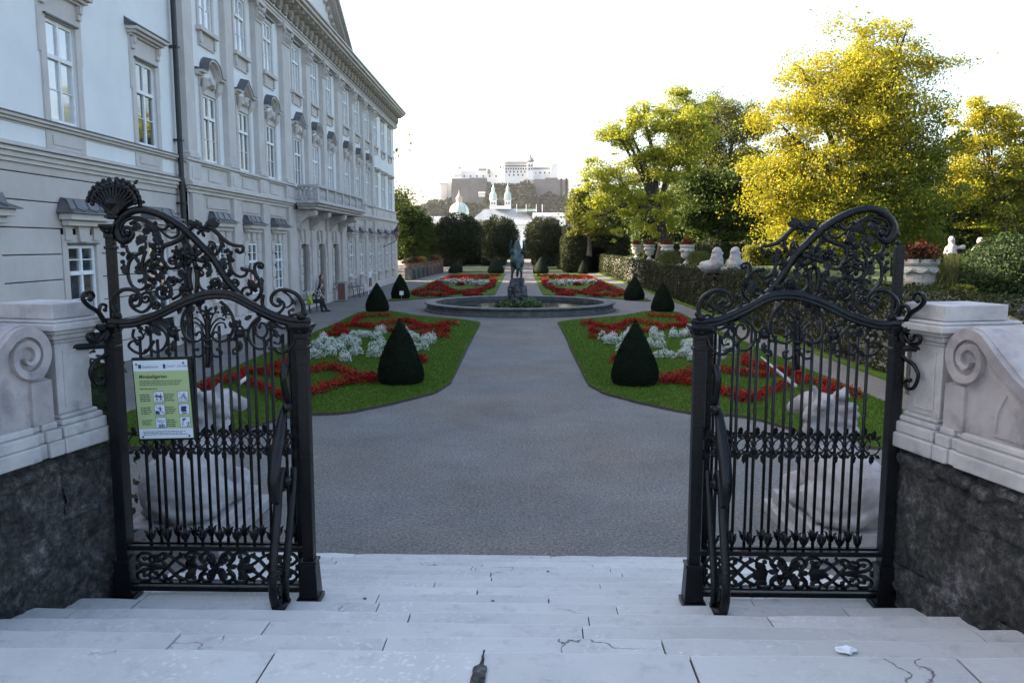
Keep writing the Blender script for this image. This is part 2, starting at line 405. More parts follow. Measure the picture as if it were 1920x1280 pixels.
def quads_mesh(name, centers, sizes, m, up_bias=0.0, aspect=0.62, normals=None, nmix=0.0):
    """many leaf-sized faces in one mesh"""
    n = len(centers)
    nv = rng.normal(size=(n, 3)); nv[:, 2] += up_bias
    if normals is not None: nv = nv * (1 - nmix) + normals * nmix * 1.7
    nv /= np.linalg.norm(nv, axis=1, keepdims=True) + 1e-9
    h = rng.normal(size=(n, 3)); a = np.cross(nv, h); a /= np.linalg.norm(a, axis=1, keepdims=True) + 1e-9
    b = np.cross(nv, a)
    sz = np.asarray(sizes).reshape(-1, 1) * np.ones((n, 1))
    bend = nv * sz * 0.16
    P = np.stack([centers - a * sz * 0.5, centers - b * sz * 0.5 * aspect + bend, centers + a * sz * 0.5, centers + b * sz * 0.5 * aspect + bend], axis=1).reshape(-1, 3)
    return raw_quads(name, P, m)
def raw_quads(name, P, m):
    n = len(P) // 4
    me = bpy.data.meshes.new(name)
    me.vertices.add(4 * n); me.vertices.foreach_set('co', P.astype(np.float32).ravel())
    me.loops.add(4 * n); me.loops.foreach_set('vertex_index', np.arange(4 * n, dtype=np.int32))
    me.polygons.add(n); me.polygons.foreach_set('loop_start', np.arange(0, 4 * n, 4, dtype=np.int32))
    me.polygons.foreach_set('loop_total', np.full(n, 4, dtype=np.int32))
    me.materials.append(MATS[m]); me.update(calc_edges=True); return me

def capsules_mesh(name, caps, voxel, m, smooth_it=4, balls=(), jitter=0.0):
    """one continuous body: tapered capsules and ellipsoids fused by a voxel remesh"""
    b = MB()
    for p0, r0, p1, r1 in caps:
        p0 = Vector(p0); p1 = Vector(p1); d = p1 - p0; L_ = max(d.length, 1e-4); q = rot_to(d / L_)
        prof = []
        for k in range(5): a = -math.pi / 2 + k * math.pi / 8; prof.append((max(r0 * math.cos(a), 1e-4), r0 * math.sin(a)))
        for k in range(5): a = k * math.pi / 8; prof.append((max(r1 * math.cos(a), 1e-4), L_ + r1 * math.sin(a)))
        t = MB().lathe(prof, n=12)
        b.add([tuple(q @ Vector(v) + p0) for v in t.v], t.f)
    for c, r3 in balls:
        b.blob(c, 1.0, 2, 0, r3)
    me = b.mesh(name + '_cage', None)
    o = bpy.data.objects.new('tmp', me); col.objects.link(o)
    rm = o.modifiers.new('r', 'REMESH'); rm.mode = 'VOXEL'; rm.voxel_size = voxel; rm.use_smooth_shade = True
    sm = o.modifiers.new('s', 'SMOOTH'); sm.iterations = smooth_it; sm.factor = 0.5
    if jitter:
        tx = bpy.data.textures.new('tx', 'CLOUDS'); tx.noise_scale = voxel * 5
        dp = o.modifiers.new('d', 'DISPLACE'); dp.texture = tx; dp.strength = jitter; dp.mid_level = 0.5
    dg = bpy.context.evaluated_depsgraph_get(); dg.update()
    out = bpy.data.meshes.new_from_object(o.evaluated_get(dg))
    bpy.data.objects.remove(o); bpy.data.meshes.remove(me)
    out.name = name; out.materials.clear(); out.materials.append(MATS[m])
    out.polygons.foreach_set('use_smooth', [True] * len(out.polygons))
    return out

def catmull(pts, k=6):
    P = [Vector(p) for p in pts]; out = []
    for i in range(len(P) - 1):
        a = P[max(i - 1, 0)]; b = P[i]; c = P[i + 1]; d = P[min(i + 2, len(P) - 1)]
        for j in range(k):
            t = j / k
            out.append(0.5 * ((2 * b) + (c - a) * t + (2 * a - 5 * b + 4 * c - d) * t * t + (3 * b - a - 3 * c + d) * t ** 3))
    out.append(P[-1]); return out
# ================================================================ THE SETTING
tag(MB().add([(-2500, -40, 0), (2500, -40, 0), (2500, 3200, 0), (-2500, 3200, 0)], [(0, 1, 2, 3)]).build('ground', 'gravel'), kind='structure')

def smooth_poly(pts, k=4):
    P = [Vector((*p, 0)) for p in pts]; n = len(P); out = []
    for i in range(n):
        a, b, c, d = P[i - 1], P[i], P[(i + 1) % n], P[(i + 2) % n]
        for j in range(k):
            t = j / k
            q = 0.5 * ((2 * b) + (c - a) * t + (2 * a - 5 * b + 4 * c - d) * t * t + (3 * b - a - 3 * c + d) * t ** 3)
            out.append((q.x, q.y))
    return out
def inside(px, py, poly):
    x = np.asarray(px); y = np.asarray(py); r = np.zeros(len(x), bool); n = len(poly); j = n - 1
    for i in range(n):
        xi, yi = poly[i]; xj, yj = poly[j]
        c = ((yi > y) != (yj > y)) & (x < (xj - xi) * (y - yi) / (yj - yi + 1e-12) + xi)
        r ^= c; j = i
    return r
near_poly = [(1.6, 33.5), (1.6, 26), (1.6, 18.6), (1.85, 17.3), (2.5, 16.3), (3.35, 15.2), (4.4, 15.0), (4.9, 13.8), (5.6, 12.6), (7.65, 12.3), (7.65, 20), (7.65, 34), (7.75, 38.2), (7.1, 39.7), (6.2, 39.0), (4.9, 36.9), (3.6, 35.6), (2.3, 34.6)]
far_poly = [(1.55, 52.2), (1.55, 70), (1.55, 89.5), (7.4, 89.5), (7.7, 70), (7.75, 48), (7.75, 46.4), (7.3, 46.3), (5.6, 48.6), (3.6, 50.2), (2.3, 51.2)]
def lawn(poly, sx, label, blades):
    pts = [(sx * x, y) for x, y in poly]
    out = []
    n = len(pts)
    for i in range(n):                         # rounded corners, straight sides
        a, b, c = Vector(pts[i - 1]), Vector(pts[i]), Vector(pts[(i + 1) % n])
        d1 = min((a - b).length, 1.0) * 0.4; d2 = min((c - b).length, 1.0) * 0.4
        p = b + (a - b).normalized() * d1; q = b + (c - b).normalized() * d2
        for t in (0, .25, .5, .75, 1): out.append(tuple(p * (1 - t) ** 2 + b * 2 * t * (1 - t) + q * t * t))
    out = [(x + rnd.uniform(-.02, .02), y + rnd.uniform(-.02, .02)) for x, y in out]
    m = len(out); c = Vector((sum(p[0] for p in out) / m, sum(p[1] for p in out) / m))
    ins = [tuple(Vector(p) + (c - Vector(p)).normalized() * 0.07) for p in out]
    b = MB(); b.add([(x, y, -0.02) for x, y in out] + [(x, y, 0.05) for x, y in ins], [(i, (i + 1) % m, m + (i + 1) % m, m + i) for i in range(m)])
    soil = b.mesh('lawn_edge', 'soil')
    t = MB().add([(x, y, 0.052) for x, y in ins], [tuple(range(m))])
    me = t.mesh('lawn', 'lawn'); bmx = bmesh.new(); bmx.from_mesh(me); bmesh.ops.triangulate(bmx, faces=bmx.faces); bmx.to_mesh(me); bmx.free()
    for p in me.polygons: pass
    o = tag(put('lawn', me), label, kind='structure')
    put('lawn_edge', soil, o)
    xs = [p[0] for p in ins]; ys = [p[1] for p in ins]
    N_ = blades * 2
    X = rng.uniform(min(xs), max(xs), N_); Y = rng.uniform(min(ys), max(ys), N_)
    # more blades where the camera is near
    keep = inside(X, Y, ins) & (rng.uniform(size=N_) < np.clip((22.0 / Y) ** 1.5, 0.1, 1))
    X = X[keep]; Y = Y[keep]; n_ = len(X)
    h = rng.uniform(0.02, 0.045, n_); a = rng.uniform(0, 6.283, n_); wd = 0.010
    lean = rng.normal(0, 0.018, (n_, 2))
    B0 = np.stack([X - np.cos(a) * wd, Y - np.sin(a) * wd, np.full(n_, .05)], 1); B1 = np.stack([X + np.cos(a) * wd, Y + np.sin(a) * wd, np.full(n_, .05)], 1)
    T = np.stack([X + lean[:, 0], Y + lean[:, 1], .05 + h], 1); T2 = T + np.stack([np.cos(a) * .002, np.sin(a) * .002, np.zeros(n_)], 1)
    g = put('grass_blades', raw_quads('grass_blades', np.stack([B0, B1, T2, T], 1).reshape(-1, 3), 'grass_blade'), o)
    g['kind'] = 'stuff'
    return o
lawn(near_poly, 1, 'right near parterre lawn', 90000)
lawn(near_poly, -1, 'left near parterre lawn', 90000)
lawn(far_poly, 1, 'right far parterre lawn', 30000)
lawn(far_poly, -1, 'left far parterre lawn', 30000)
for sx in (1, -1):
    tag(MB().box(*sorted((sx * 2.0, sx * 8.4)), 93.5, 150, 0.004, 0.05).build('far_grass', 'dark_grass'), kind='structure')

# ---------------------------------------------------------------- stairs
XC = -0.12
FG = []                                     # foreground roots, turned together a little at the end
E0, RISE, TREAD, NST = 1.5, 1.5 / 14, 0.352, 14
def nose_y(i): return 3.365 + TREAD * i
stairs = tag(bpy.data.objects.new('stairs', None), kind='structure'); col.objects.link(stairs); stairs.location = (XC, 5, 0)
FG.append(stairs)
jr = random.Random(21)
for i in range(NST):
    y1 = nose_y(i); y0 = (nose_y(i - 1) + 0.004) if i else -0.6
    z = E0 - RISE * i
    half = 3.6 if i < 6 else 2.75
    xs = [XC - half]
    if i == 0:
        xs += [-2.6, -1.06, -0.13, 0.78, 1.95]
    else:
        x = XC - half + jr.uniform(0.5, 1.5)
        while x < XC + half - 0.5:
            xs.append(x); x += jr.uniform(0.95, 2.1)
    xs.append(XC + half)
    for a, b in zip(xs[:-1], xs[1:]):
        dz = jr.uniform(-0.003, 0.003); r_ = 0.012; g = 0.0022 if i else 0.005
        yy = y1 + jr.uniform(-0.005, 0.005)
        poly = [(y0, z - 0.16), (yy - 0.004, z - 0.16), (yy, z + dz - 0.03), (yy - 0.001, z + dz - r_), (yy - r_ * 0.6, z + dz - r_ * 0.3), (yy - r_ * 1.6, z + dz), (y0, z + dz)]
        xa = a + g + jr.uniform(0, .003); xb = b - g - jr.uniform(0, .003)
        # the nosing is worn unevenly: several stations along the stone
        ns = max(3, int((xb - xa) / 0.16)); st = np.linspace(xa, xb, ns)
        mb = MB(); V = []
        for k, x in enumerate(st):
            wz = jr.uniform(-0.004, 0.0015) if 0 < k < ns - 1 else jr.uniform(-0.012, -0.003)
            wy = jr.uniform(-0.006, 0.002)
            V += [(x, p[0] + (wy if 1 < q < 6 else 0), p[1] + (wz if q in (3, 4, 5) else 0)) for q, p in enumerate(poly)]
        n = len(poly)
        Fc = [(k * n + q, k * n + (q + 1) % n, (k + 1) * n + (q + 1) % n, (k + 1) * n + q) for k in range(ns - 1) for q in range(n)]
        Fc += [tuple(range(n))[::-1], tuple(range((ns - 1) * n, ns * n))]
        mb.add(V, Fc).build('step_slab', 'step_stone', stairs)
mb = MB()
for i in range(NST):
    mb.box(XC - 3.4 if i < 6 else XC - 2.7, XC + 3.4 if i < 6 else XC + 2.7, -0.5 if i == 0 else nose_y(i - 1) - 0.02, nose_y(i) - 0.03, -0.3, E0 - RISE * i - 0.018 - 0.0007 * i)
mb.build('stair_core', 'soil', stairs)
# small things set into or lying on the steps
for px, py, i, wd in ((683, 1123, 5, .022), (924, 1126, 5, .024), (1022, 1070, 9, .022)):
    q = onz(px, py, E0 - RISE * i); MB().box(q.x - wd / 2, q.x + wd / 2, q.y - wd / 3, q.y + wd / 3, q.z - .02, q.z + .0035).build('metal_plug', 'downpipe_metal', stairs)
q0, q1, q2 = onz(919, 1219, E0), onz(913, 1250, E0), onz(908, 1282, E0)
jg = random.Random(9); L_ = []; R_ = []
for t in np.linspace(0, 1, 15):
    c = q0.lerp(q1, t * 2) if t < .5 else q1.lerp(q2, t * 2 - 1); hw = (.003 + .004 * jg.random()) if t < .5 else .027 + .006 * jg.random()
    L_.append((c.x - hw, c.y, E0 + .0042)); R_.append((c.x + hw, c.y, E0 + .0042))
n_ = len(L_); MB().add(L_ + R_, [(k, k + 1, n_ + k + 1, n_ + k) for k in range(n_ - 1)]).build('mortar_patch', 'rubble', stairs)
pq = onz(1590, 1218, E0 - RISE)
ps = thing('paper_scrap', tuple(pq), 'crumpled white paper scrap lying on the steps at right', 'litter'); FG.append(ps)
MB().blob((pq.x, pq.y, pq.z + .014), .05, 2, .28, (1, .6, .3)).build('paper', 'white_wood', ps)

# ---------------------------------------------------------------- stair walls with scrolled marble parapets
def parapet(side):
    a = R(13.0)
    sgn = -side                              # direction towards the stair axis
    Bx, By = XC + side * (2.59 if side < 0 else 2.53), 5.0
    dS = Vector((side * math.sin(a), -math.cos(a), 0)); dN = Vector((sgn * math.cos(a), -math.sin(a), 0))
    def W(s, n, z): return Vector((Bx, By, 0)) + dS * s + dN * n + Vector((0, 0, z))
    def bx(mb, s0, s1, n0, n1, z0, z1):
        return mb.hexa([W(s0, n0, z0), W(s1, n0, z0), W(s1, n1, z0), W(s0, n1, z0)], [W(s0, n0, z1), W(s1, n0, z1), W(s1, n1, z1), W(s0, n1, z1)])
    ZT = 2.04
    where = 'left' if side < 0 else 'right'
    # dark rubble wall below
    root = thing('rubble_wall', W(0.5, -.2, 0.9), 'dark mossy rubble wall carrying the %s marble parapet beside the steps' % where, 'wall', 'rubble walls of the steps')
    FG.append(root)
    r2 = random.Random(3 + side)
    core = MB(); bx(core, -0.1, 3.8, -0.5, -0.035, 0.2, ZT - 0.03); core.build('wall_core', 'rubble', root)
    zc = 0.35
    while zc < ZT - 0.02:
        h = r2.uniform(0.26, 0.5)
        if zc + h > ZT - 0.14: h = ZT - zc - 0.005
        s = -0.06 - r2.uniform(0, 0.15)
        while s < 3.4:
            l = r2.uniform(0.4, 0.95)
            s1 = max(s, -0.08)
            bm = bmesh.new(); bmesh.ops.create_grid(bm, x_segments=12, y_segments=10, size=0.5)
            th = r2.uniform(-0.012, 0.022)
            V = []
            for v in bm.verts:
                u, t = v.co.x + 0.5, v.co.y + 0.5
                edge = min(u, 1 - u, t, 1 - t); su_ = s + l * u
                n_ = th * .6 + r2.uniform(-0.012, 0.012) + .012 * math.sin(su_ * 9 + t * 7) * math.sin(t * 5 + zc * 9) - (0.010 if edge < 0.02 else 0)
                su = s1 + (s + l - s1) * u; zz = zc + h * t
                if 0.02 < edge: su += r2.uniform(-.012, .012); zz += r2.uniform(-.012, .012)
                V.append(W(su, n_, zz))
            fs = [tuple(v.index for v in f.verts) for f in bm.faces]; bm.free()
            MB().add(V, fs).build('wall_stone', 'rubble', root, smooth=True)
            s += l - 0.012
        zc += h - 0.012
    for j in range(22):                        # crumbling crust along the wall head
        s_ = -0.05 + j * .155; ns_ = 7
        cr_ = MB().blob((0, 0, 0), 1.0, 2, .16)
        cr_.v = [tuple(W(s_ + x * .12, -.035 + y * (.075 + .02 * r2.random()), ZT - .055 - .02 * (j % 3) + z * .055)) for x, y, z in cr_.v]
        cr_.build('crust_stone', 'rubble', root, smooth=True)
    # marble parapet
    p = thing('marble_parapet', W(0.2, -.2, ZT), 'pale marble pier with scroll-ended parapet on the %s side of the steps' % where, 'parapet', 'marble parapets of the steps')
    FG.append(p)
    n1 = -0.03                               # stair-side face of the pier shaft
    base = MB()
    for s0, s1, nn, z0, z1 in ((-0.02, 0.35, 0.06, ZT, ZT + 0.095), (-0.01, 0.34, 0.045, ZT + 0.095, ZT + 0.165), (0.0, 0.33, 0.025, ZT + 0.165, ZT + 0.20), (0.015, 0.315, 0.0, ZT + 0.20, ZT + 0.225)):
        bx(base, s0, s1, -0.46 - nn, nn, z0, z1)
    bevel(base.build('pier_base', 'marble', p), 0.012)
    sh = MB(); bx(sh, 0.03, 0.30, -0.43, n1, ZT + 0.225, 2.70); bevel(sh.build('pier_shaft', 'marble', p), 0.006)
    fr = MB()
    for s0, s1, z0, z1 in ((0.08, 0.095, 2.32, 2.64), (0.235, 0.25, 2.32, 2.64), (0.08, 0.25, 2.64, 2.655), (0.08, 0.25, 2.305, 2.32)):
        bx(fr, s0, s1, n1 - 0.002, n1 + 0.008, z0, z1)
    fr.build('pier_panel_frame', 'marble', p)
    nk = MB()
    for s0, s1, nn, z0, z1 in ((0.02, 0.31, -0.02, 2.70, 2.725), (0.0, 0.33, 0.0, 2.725, 2.76), (-0.02, 0.35, 0.03, 2.76, 2.785), (-0.05, 0.38, 0.06, 2.785, 2.83), (-0.035, 0.365, 0.045, 2.83, 2.85)):
        bx(nk, s0, s1, -0.46 - nn, nn, z0, z1)
    bevel(nk.build('pier_cornice', 'marble', p), 0.014, 3)
    cp = MB(); bx(cp, 0.0, 0.33, -0.43, -0.0, 2.852, 2.945); bevel(cp.build('pier_cap', 'marble', p), 0.006)
    W0 = W
    def Wg(s, n, z): return W0(s - 0.135, n + 0.055, z)
    def bxg(mb, s0, s1, n0, n1, z0, z1):
        return mb.hexa([Wg(s0, n0, z0), Wg(s1, n0, z0), Wg(s1, n1, z0), Wg(s0, n1, z0)], [Wg(s0, n0, z1), Wg(s1, n0, z1), Wg(s1, n1, z1), Wg(s0, n1, z1)])
    # scroll wing: a thick console that falls towards the camera
    cs, cz, rr = 0.66, 2.655, 0.185
    out = []
    for k in range(15):
        t = math.pi * (1.28 - k / 14 * 0.98)
        out.append((cs + rr * math.cos(t), cz + rr * math.sin(t)))
    out += [(0.90, 2.70), (1.0, 2.62), (1.15, 2.535), (1.35, 2.46), (1.6, 2.41), (2.4, 2.38), (3.4, 2.37), (3.4, ZT + 0.2), (0.50, ZT + 0.2), (0.50, 2.5)]
    nA, nB = -0.37, -0.075
    m = len(out); wg = MB()
    wg.add([Wg(s, nA, z) for s, z in out] + [Wg(s, nB, z) for s, z in out], [tuple(range(m))[::-1], tuple(range(m, 2 * m))] + [(i, (i + 1) % m, m + (i + 1) % m, m + i) for i in range(m)])
    wg.build('scroll_wing', 'marble_pink', p)
    # raised scroll band
    sp = MB(); ring = []
    for k in range(64):
        t = k / 63
        ang = math.pi * (0.28 + 1.0 * 0 - 0) + t * math.pi * 3.6
        ro = rr * (1 - t * 0.80) - 0.002; ri = ro - 0.062 * (1 - 0.72 * t)
        ring.append((ang, ro, ri))
    tail = [(1.6, 2.405, 2.345), (1.35, 2.452, 2.388), (1.15, 2.525, 2.455), (1.0, 2.607, 2.53), (0.90, 2.685, 2.60)]
    pts = [((s, zo), (s, zi)) for s, zo, zi in [(3.35, 2.362, 2.31), (2.4, 2.372, 2.315)] + tail]
    for ang, ro, ri in ring:
        aa = math.pi * 0.30 + (ang - math.pi * 0.28)
        pts.append(((cs + ro * math.cos(aa), cz + ro * math.sin(aa)), (cs + ri * math.cos(aa), cz + ri * math.sin(aa))))
    V = []; Fc = []
    for (so, zo), (si, zi) in pts:
        V += [Wg(so, nB - .002, zo), Wg(so, nB + 0.038, zo), Wg(si, nB + 0.030, zi), Wg(si, nB - .002, zi)]
    for k in range(len(pts) - 1):
        for q in range(4): Fc.append((k * 4 + q, k * 4 + (q + 1) % 4, (k + 1) * 4 + (q + 1) % 4, (k + 1) * 4 + q))
    Fc += [(0, 1, 2, 3), tuple(range(len(V) - 4, len(V)))]
    sp.add(V, Fc).build('scroll_band', 'marble_pink', p)
    strip = MB(); bxg(strip, 0.505, 0.655, nB - .001, nB + 0.022, ZT + 0.2, 2.50); strip.build('wing_strip', 'marble_pink', p)
    pan = MB()
    for q in ([(0.86, 2.28), (0.875, 2.28), (0.885, 2.40), (0.87, 2.40)], [(0.87, 2.40), (0.885, 2.40), (0.935, 2.50), (0.92, 2.505)], [(0.86, 2.268), (1.9, 2.268), (1.9, 2.282), (0.86, 2.28)]):
        k = len(q); pan.add([Wg(s, nB - .001, z) for s, z in q] + [Wg(s, nB + 0.01, z) for s, z in q], [tuple(range(k))[::-1], tuple(range(k, 2 * k))] + [(i, (i + 1) % k, k + (i + 1) % k, k + i) for i in range(k)])
    pan.build('wing_panel_frame', 'marble_pink', p)
    wb = MB()
    for nn, z0, z1 in ((0.0, ZT, ZT + 0.092), (-0.015, ZT + 0.092, ZT + 0.16), (-0.045, ZT + 0.16, ZT + 0.202)):
        bxg(wb, 0.489, 0.60, -0.46, nn, z0, z1); bxg(wb, 0.66, 3.4, -0.46, nn, z0, z1); bxg(wb, 0.60, 0.66, -0.46, nn - .02, z0, z1 - .002)
    bevel(wb.build('wing_base', 'marble', p), 0.01)
    # parapet running off behind, at right angles
    rw = thing('terrace_parapet', W(0.2, -2.0, 0.9), 'low plain stone parapet running outward behind the %s marble pier' % where, 'parapet', 'terrace parapets')
    FG.append(rw)
    q = MB(); bx(q, 0.06, 0.36, -5.5, -0.50, 1.0, 2.62); q.build('parapet_wall', 'marble_pink', rw)
    q = MB(); bx(q, 0.0, 0.42, -5.5, -0.485, 2.62, 2.70); bevel(q.build('parapet_coping', 'marble', rw), 0.01)
parapet(-1); parapet(1)

# ---------------------------------------------------------------- fountain
FX, FY, FR = 0.05, 40.6, 4.75
ft = thing('fountain_basin', (FX, FY, 0), 'round stone fountain basin in the middle of the gravel path', 'fountain')
rim = MB(); prof = [(FR + .10, 0.0), (FR + .10, .07), (FR, .12), (FR - .04, .27), (FR, .31), (FR + .08, .34), (FR + .08, .40), (FR + .04, .42), (FR - .42, .42), (FR - .46, .39), (FR - .46, 0.02)]
nseg = 48; V = []
for r_, z in prof:
    for k in range(nseg):
        t = 2 * math.pi * k / nseg; V.append((FX + r_ * math.cos(t), FY + r_ * math.sin(t), z))
m_ = len(prof)
rim.add(V, [(i * nseg + k, i * nseg + (k + 1) % nseg, (i + 1) * nseg + (k + 1) % nseg, (i + 1) * nseg + k) for i in range(m_ - 1) for k in range(nseg)])
rim.build('basin_rim', 'wet_stone', ft)
jn = MB()
for k in range(24):
    t = 2 * math.pi * (k + .5) / 24; c_, s_ = math.cos(t), math.sin(t)
    for r0, r1, z0, z1 in ((FR - .44, FR + .082, .34, .424),):
        d = 0.006
        jn.hexa([(FX + r0 * c_ - d * s_, FY + r0 * s_ + d * c_, z0), (FX + r1 * c_ - d * s_, FY + r1 * s_ + d * c_, z0), (FX + r1 * c_ + d * s_, FY + r1 * s_ - d * c_, z0), (FX + r0 * c_ + d * s_, FY + r0 * s_ - d * c_, z0)],
                [(FX + r0 * c_ - d * s_, FY + r0 * s_ + d * c_, z1), (FX + r1 * c_ - d * s_, FY + r1 * s_ + d * c_, z1), (FX + r1 * c_ + d * s_, FY + r1 * s_ - d * c_, z1), (FX + r0 * c_ + d * s_, FY + r0 * s_ - d * c_, z1)])
jn.build('rim_joint', 'soil', ft)
tag(MB().add([(FX + (FR - .45) * math.cos(2 * math.pi * k / 48), FY + (FR - .45) * math.sin(2 * math.pi * k / 48), .20) for k in range(48)], [tuple(range(48))]).build('pool_water', 'water'), kind='structure')
rk = thing('rock_pedestal', (FX - .15, FY, .1), 'dark rockwork pedestal rising from the fountain basin', 'rocks')
rr_ = random.Random(8)
for k, (z, rad, cnt) in enumerate(((.25, .66, 6), (.52, .62, 5), (.80, .57, 5), (1.06, .52, 4), (1.30, .47, 4), (1.50, .40, 3))):
    for j in range(cnt):
        t = 2 * math.pi * (j + .37 * k + rr_.uniform(-.12, .12)) / cnt; s_ = rad * rr_.uniform(.34, .52)
        b_ = MB(); hh = rr_.uniform(.10, .19)
        ring = [(FX - .15 + rad * .55 * math.cos(t) + s_ * rr_.uniform(.8, 1.15) * math.cos(q * 1.047), FY + rad * .55 * math.sin(t) + s_ * rr_.uniform(.8, 1.15) * math.sin(q * 1.047)) for q in range(6)]
        cx_ = sum(p[0] for p in ring) / 6; cy_ = sum(p[1] for p in ring) / 6
        b_.hexa([(x, y, z - hh) for x, y in ring], [(cx_ + (x - cx_) * rr_.uniform(.75, .95), cy_ + (y - cy_) * rr_.uniform(.75, .95), z + hh + rr_.uniform(-.05, .05)) for x, y in ring])
        bevel(b_.build('rock', 'rockwork', rk), .05)
MB().lathe([(.40, .1), (.34, 1.0), (.25, 1.6)], (FX - .15, FY, 0), 10).build('rock_core', 'rockwork', rk)
# winged horse, rearing away from the camera
hz = 1.66; hx = FX - .14; hy = FY; HK = .80
def hp(x, y, z): return (hx + x * HK, hy + y * HK, hz + z * HK)
caps = [(hp(-.33, -.15, -.02), .065, hp(-.30, -.42, .34), .06), (hp(-.30, -.42, .34), .075, hp(-.2, -.2, .72), .19),
        (hp(.25, -.1, -.02), .065, hp(.26, -.42, .36), .06), (hp(.26, -.42, .36), .075, hp(.18, -.18, .74), .19), (hp(-.33, -.05, .02), .06, hp(-.33, -.18, .02), .07), (hp(.25, -.0, .02), .06, hp(.25, -.13, .02), .07),
        (hp(0, -.2, .95), .37, hp(0, .45, 1.4), .32), (hp(0, .45, 1.5), .28, hp(0, .7, 2.0), .17), (hp(0, .7, 2.0), .16, hp(0, 1.0, 2.2), .10),
        (hp(0, 1.0, 2.2), .10, hp(0, 1.2, 2.05), .07),
        (hp(-.18, .55, 1.35), .12, hp(-.24, .95, 1.25), .07), (hp(-.24, .95, 1.25), .06, hp(-.22, .85, .9), .05),
        (hp(.18, .55, 1.35), .12, hp(.24, .95, 1.45), .07), (hp(.24, .95, 1.45), .06, hp(.22, 1.0, 1.1), .05),
        (hp(-.05, .62, 2.1), .05, hp(-.08, .6, 2.3), .02), (hp(.06, .62, 2.1), .05, hp(.09, .6, 2.3), .02),
        (hp(0, -.5, 1.05), .1, hp(.05, -.65, .6), .09), (hp(.05, -.65, .6), .1, hp(0, -.5, .05), .07)]
hs = thing('horse_statue', hp(0, 0, 0), 'dark green bronze rearing winged horse seen from behind on the rock pedestal', 'statue')
put('horse_body', capsules_mesh('horse_body', caps, 0.04, 'bronze', 4), hs)
for s in (-1, 1):
    wg = MB()
    for f in range(6):
        t = f / 5
        p0 = hp(s * .25, .25 - .1 * t, 1.45 + .05 * t); p1 = hp(s * (.36 + .10 * t), .05 - .45 * t, 2.2 - .8 * t + .1)
        pm = hp(s * (.43), .18 - .25 * t, 1.85 - .3 * t)
        wg.tube(catmull([p0, pm, p1], 4), [.07, .09, .1, .1, .09, .08, .06, .04, .02], 6, flat=.4)
    wg.build('wing', 'bronze', hs, smooth=True)
fp = thing('water_plants', (FX + .5, FY - 1.2, .2), 'leafy green plants around the foot of the rock pedestal in the basin', 'plants')
n_ = 2600
cc = []
for cx, cy, rad, h in ((-.55, -.9, .3, .35), (.05, -1.0, .3, .35), (.55, -.9, .35, .5), (-.9, -.4, .22, .22), (.95, -.3, .26, .3)):
    k = n_ // 5
    q = rng.normal(size=(k, 3)) * np.array([rad * .5, rad * .45, h * .35]); q[:, 0] += FX - .1 + cx; q[:, 1] += FY + cy; q[:, 2] = np.abs(q[:, 2]) + .2
    cc.append(q)
put('foliage', quads_mesh('foliage', np.concatenate(cc), rng.uniform(.08, .2, 5 * (n_ // 5)), 'leaf_white_bed', 0.8), fp)
# ================================================================ PALACE
def wall_with_holes(x, y0, y1, z0, z1, holes, reveal=0.22):
    ys = sorted({y0, y1, *[h[0] for h in holes], *[h[1] for h in holes]})
    zs = sorted({z0, z1, *[h[2] for h in holes], *[h[3] for h in holes]})
    mb = MB()
    for a, b in zip(ys[:-1], ys[1:]):
        for c, d in zip(zs[:-1], zs[1:]):
            ym, zm = (a + b) / 2, (c + d) / 2
            if any(h[0] < ym < h[1] and h[2] < zm < h[3] for h in holes): continue
            mb.add([(x, a, c), (x, b, c), (x, b, d), (x, a, d)], [(0, 1, 2, 3)])
    for a, b, c, d in holes:
        xr = x - reveal
        mb.add([(x, a, c), (x, b, c), (x, b, d), (x, a, d), (xr, a, c), (xr, b, c), (xr, b, d), (xr, a, d)], [(0, 4, 5, 1), (1, 5, 6, 2), (2, 6, 7, 3), (3, 7, 4, 0)])
    return mb
PANE = {}
def pane_mesh(wy, wz, m):
    k = (round(wy, 3), round(wz, 3), m)
    if k not in PANE: PANE[k] = MB().box(-.006, .006, 0, wy, 0, wz).mesh('pane', m)
    return PANE[k]
pr = random.Random(12)
def window(parent, x, yc, zb, zt, wdt, rows=(0.36, 0.64), lower_rows=2, glass='glass', curtain=True):
    """white casement: frame with mullion, transom and muntins; panes are its children; x = plane of the reveal's back"""
    y0, y1 = yc - wdt / 2, yc + wdt / 2
    f = MB(); t = 0.085; xf = x + 0.07
    f.box(x, xf, y0, y0 + t, zb, zt); f.box(x, xf, y1 - t, y1, zb, zt); f.box(x, xf, y0 + t, y1 - t, zb, zb + t); f.box(x, xf, y0 + t, y1 - t, zt - t, zt)
    ztr = zt - (zt - zb) * rows[0]
    f.box(x + .002, xf + .035, y0 + t, y1 - t, ztr - .05, ztr + .05)
    f.box(x + .004, xf + .008, yc - .045, yc + .045, zb + t, ztr - .05); f.box(x + .004, xf + .008, yc - .045, yc + .045, ztr + .05, zt - t)
    spans = [(zb + t, ztr - .05, lower_rows), (ztr + .05, zt - t, 2 if rows[0] > .33 and lower_rows > 1 and not curtain else 1)]
    panes = []
    for za, zc, n in spans:
        h = (zc - za) / n
        for k in range(n):
            if k: f.box(x + .012, xf - .012, y0 + t, yc - .045, za + k * h - .013, za + k * h + .013); f.box(x + .012, xf - .012, yc + .045, y1 - t, za + k * h - .013, za + k * h + .013)
            for a, b in ((y0 + t, yc - .045), (yc + .045, y1 - t)):
                panes.append((a, za + k * h, b - a, h))
    w_ = f.build('window', 'white_wood', parent)
    for a, z, wy, wz in panes:
        put('pane', pane_mesh(wy, wz, glass), w_, (x + .025, a, z), rot=(0, pr.uniform(-.006, .006), pr.uniform(-.012, .012)))
    return w_
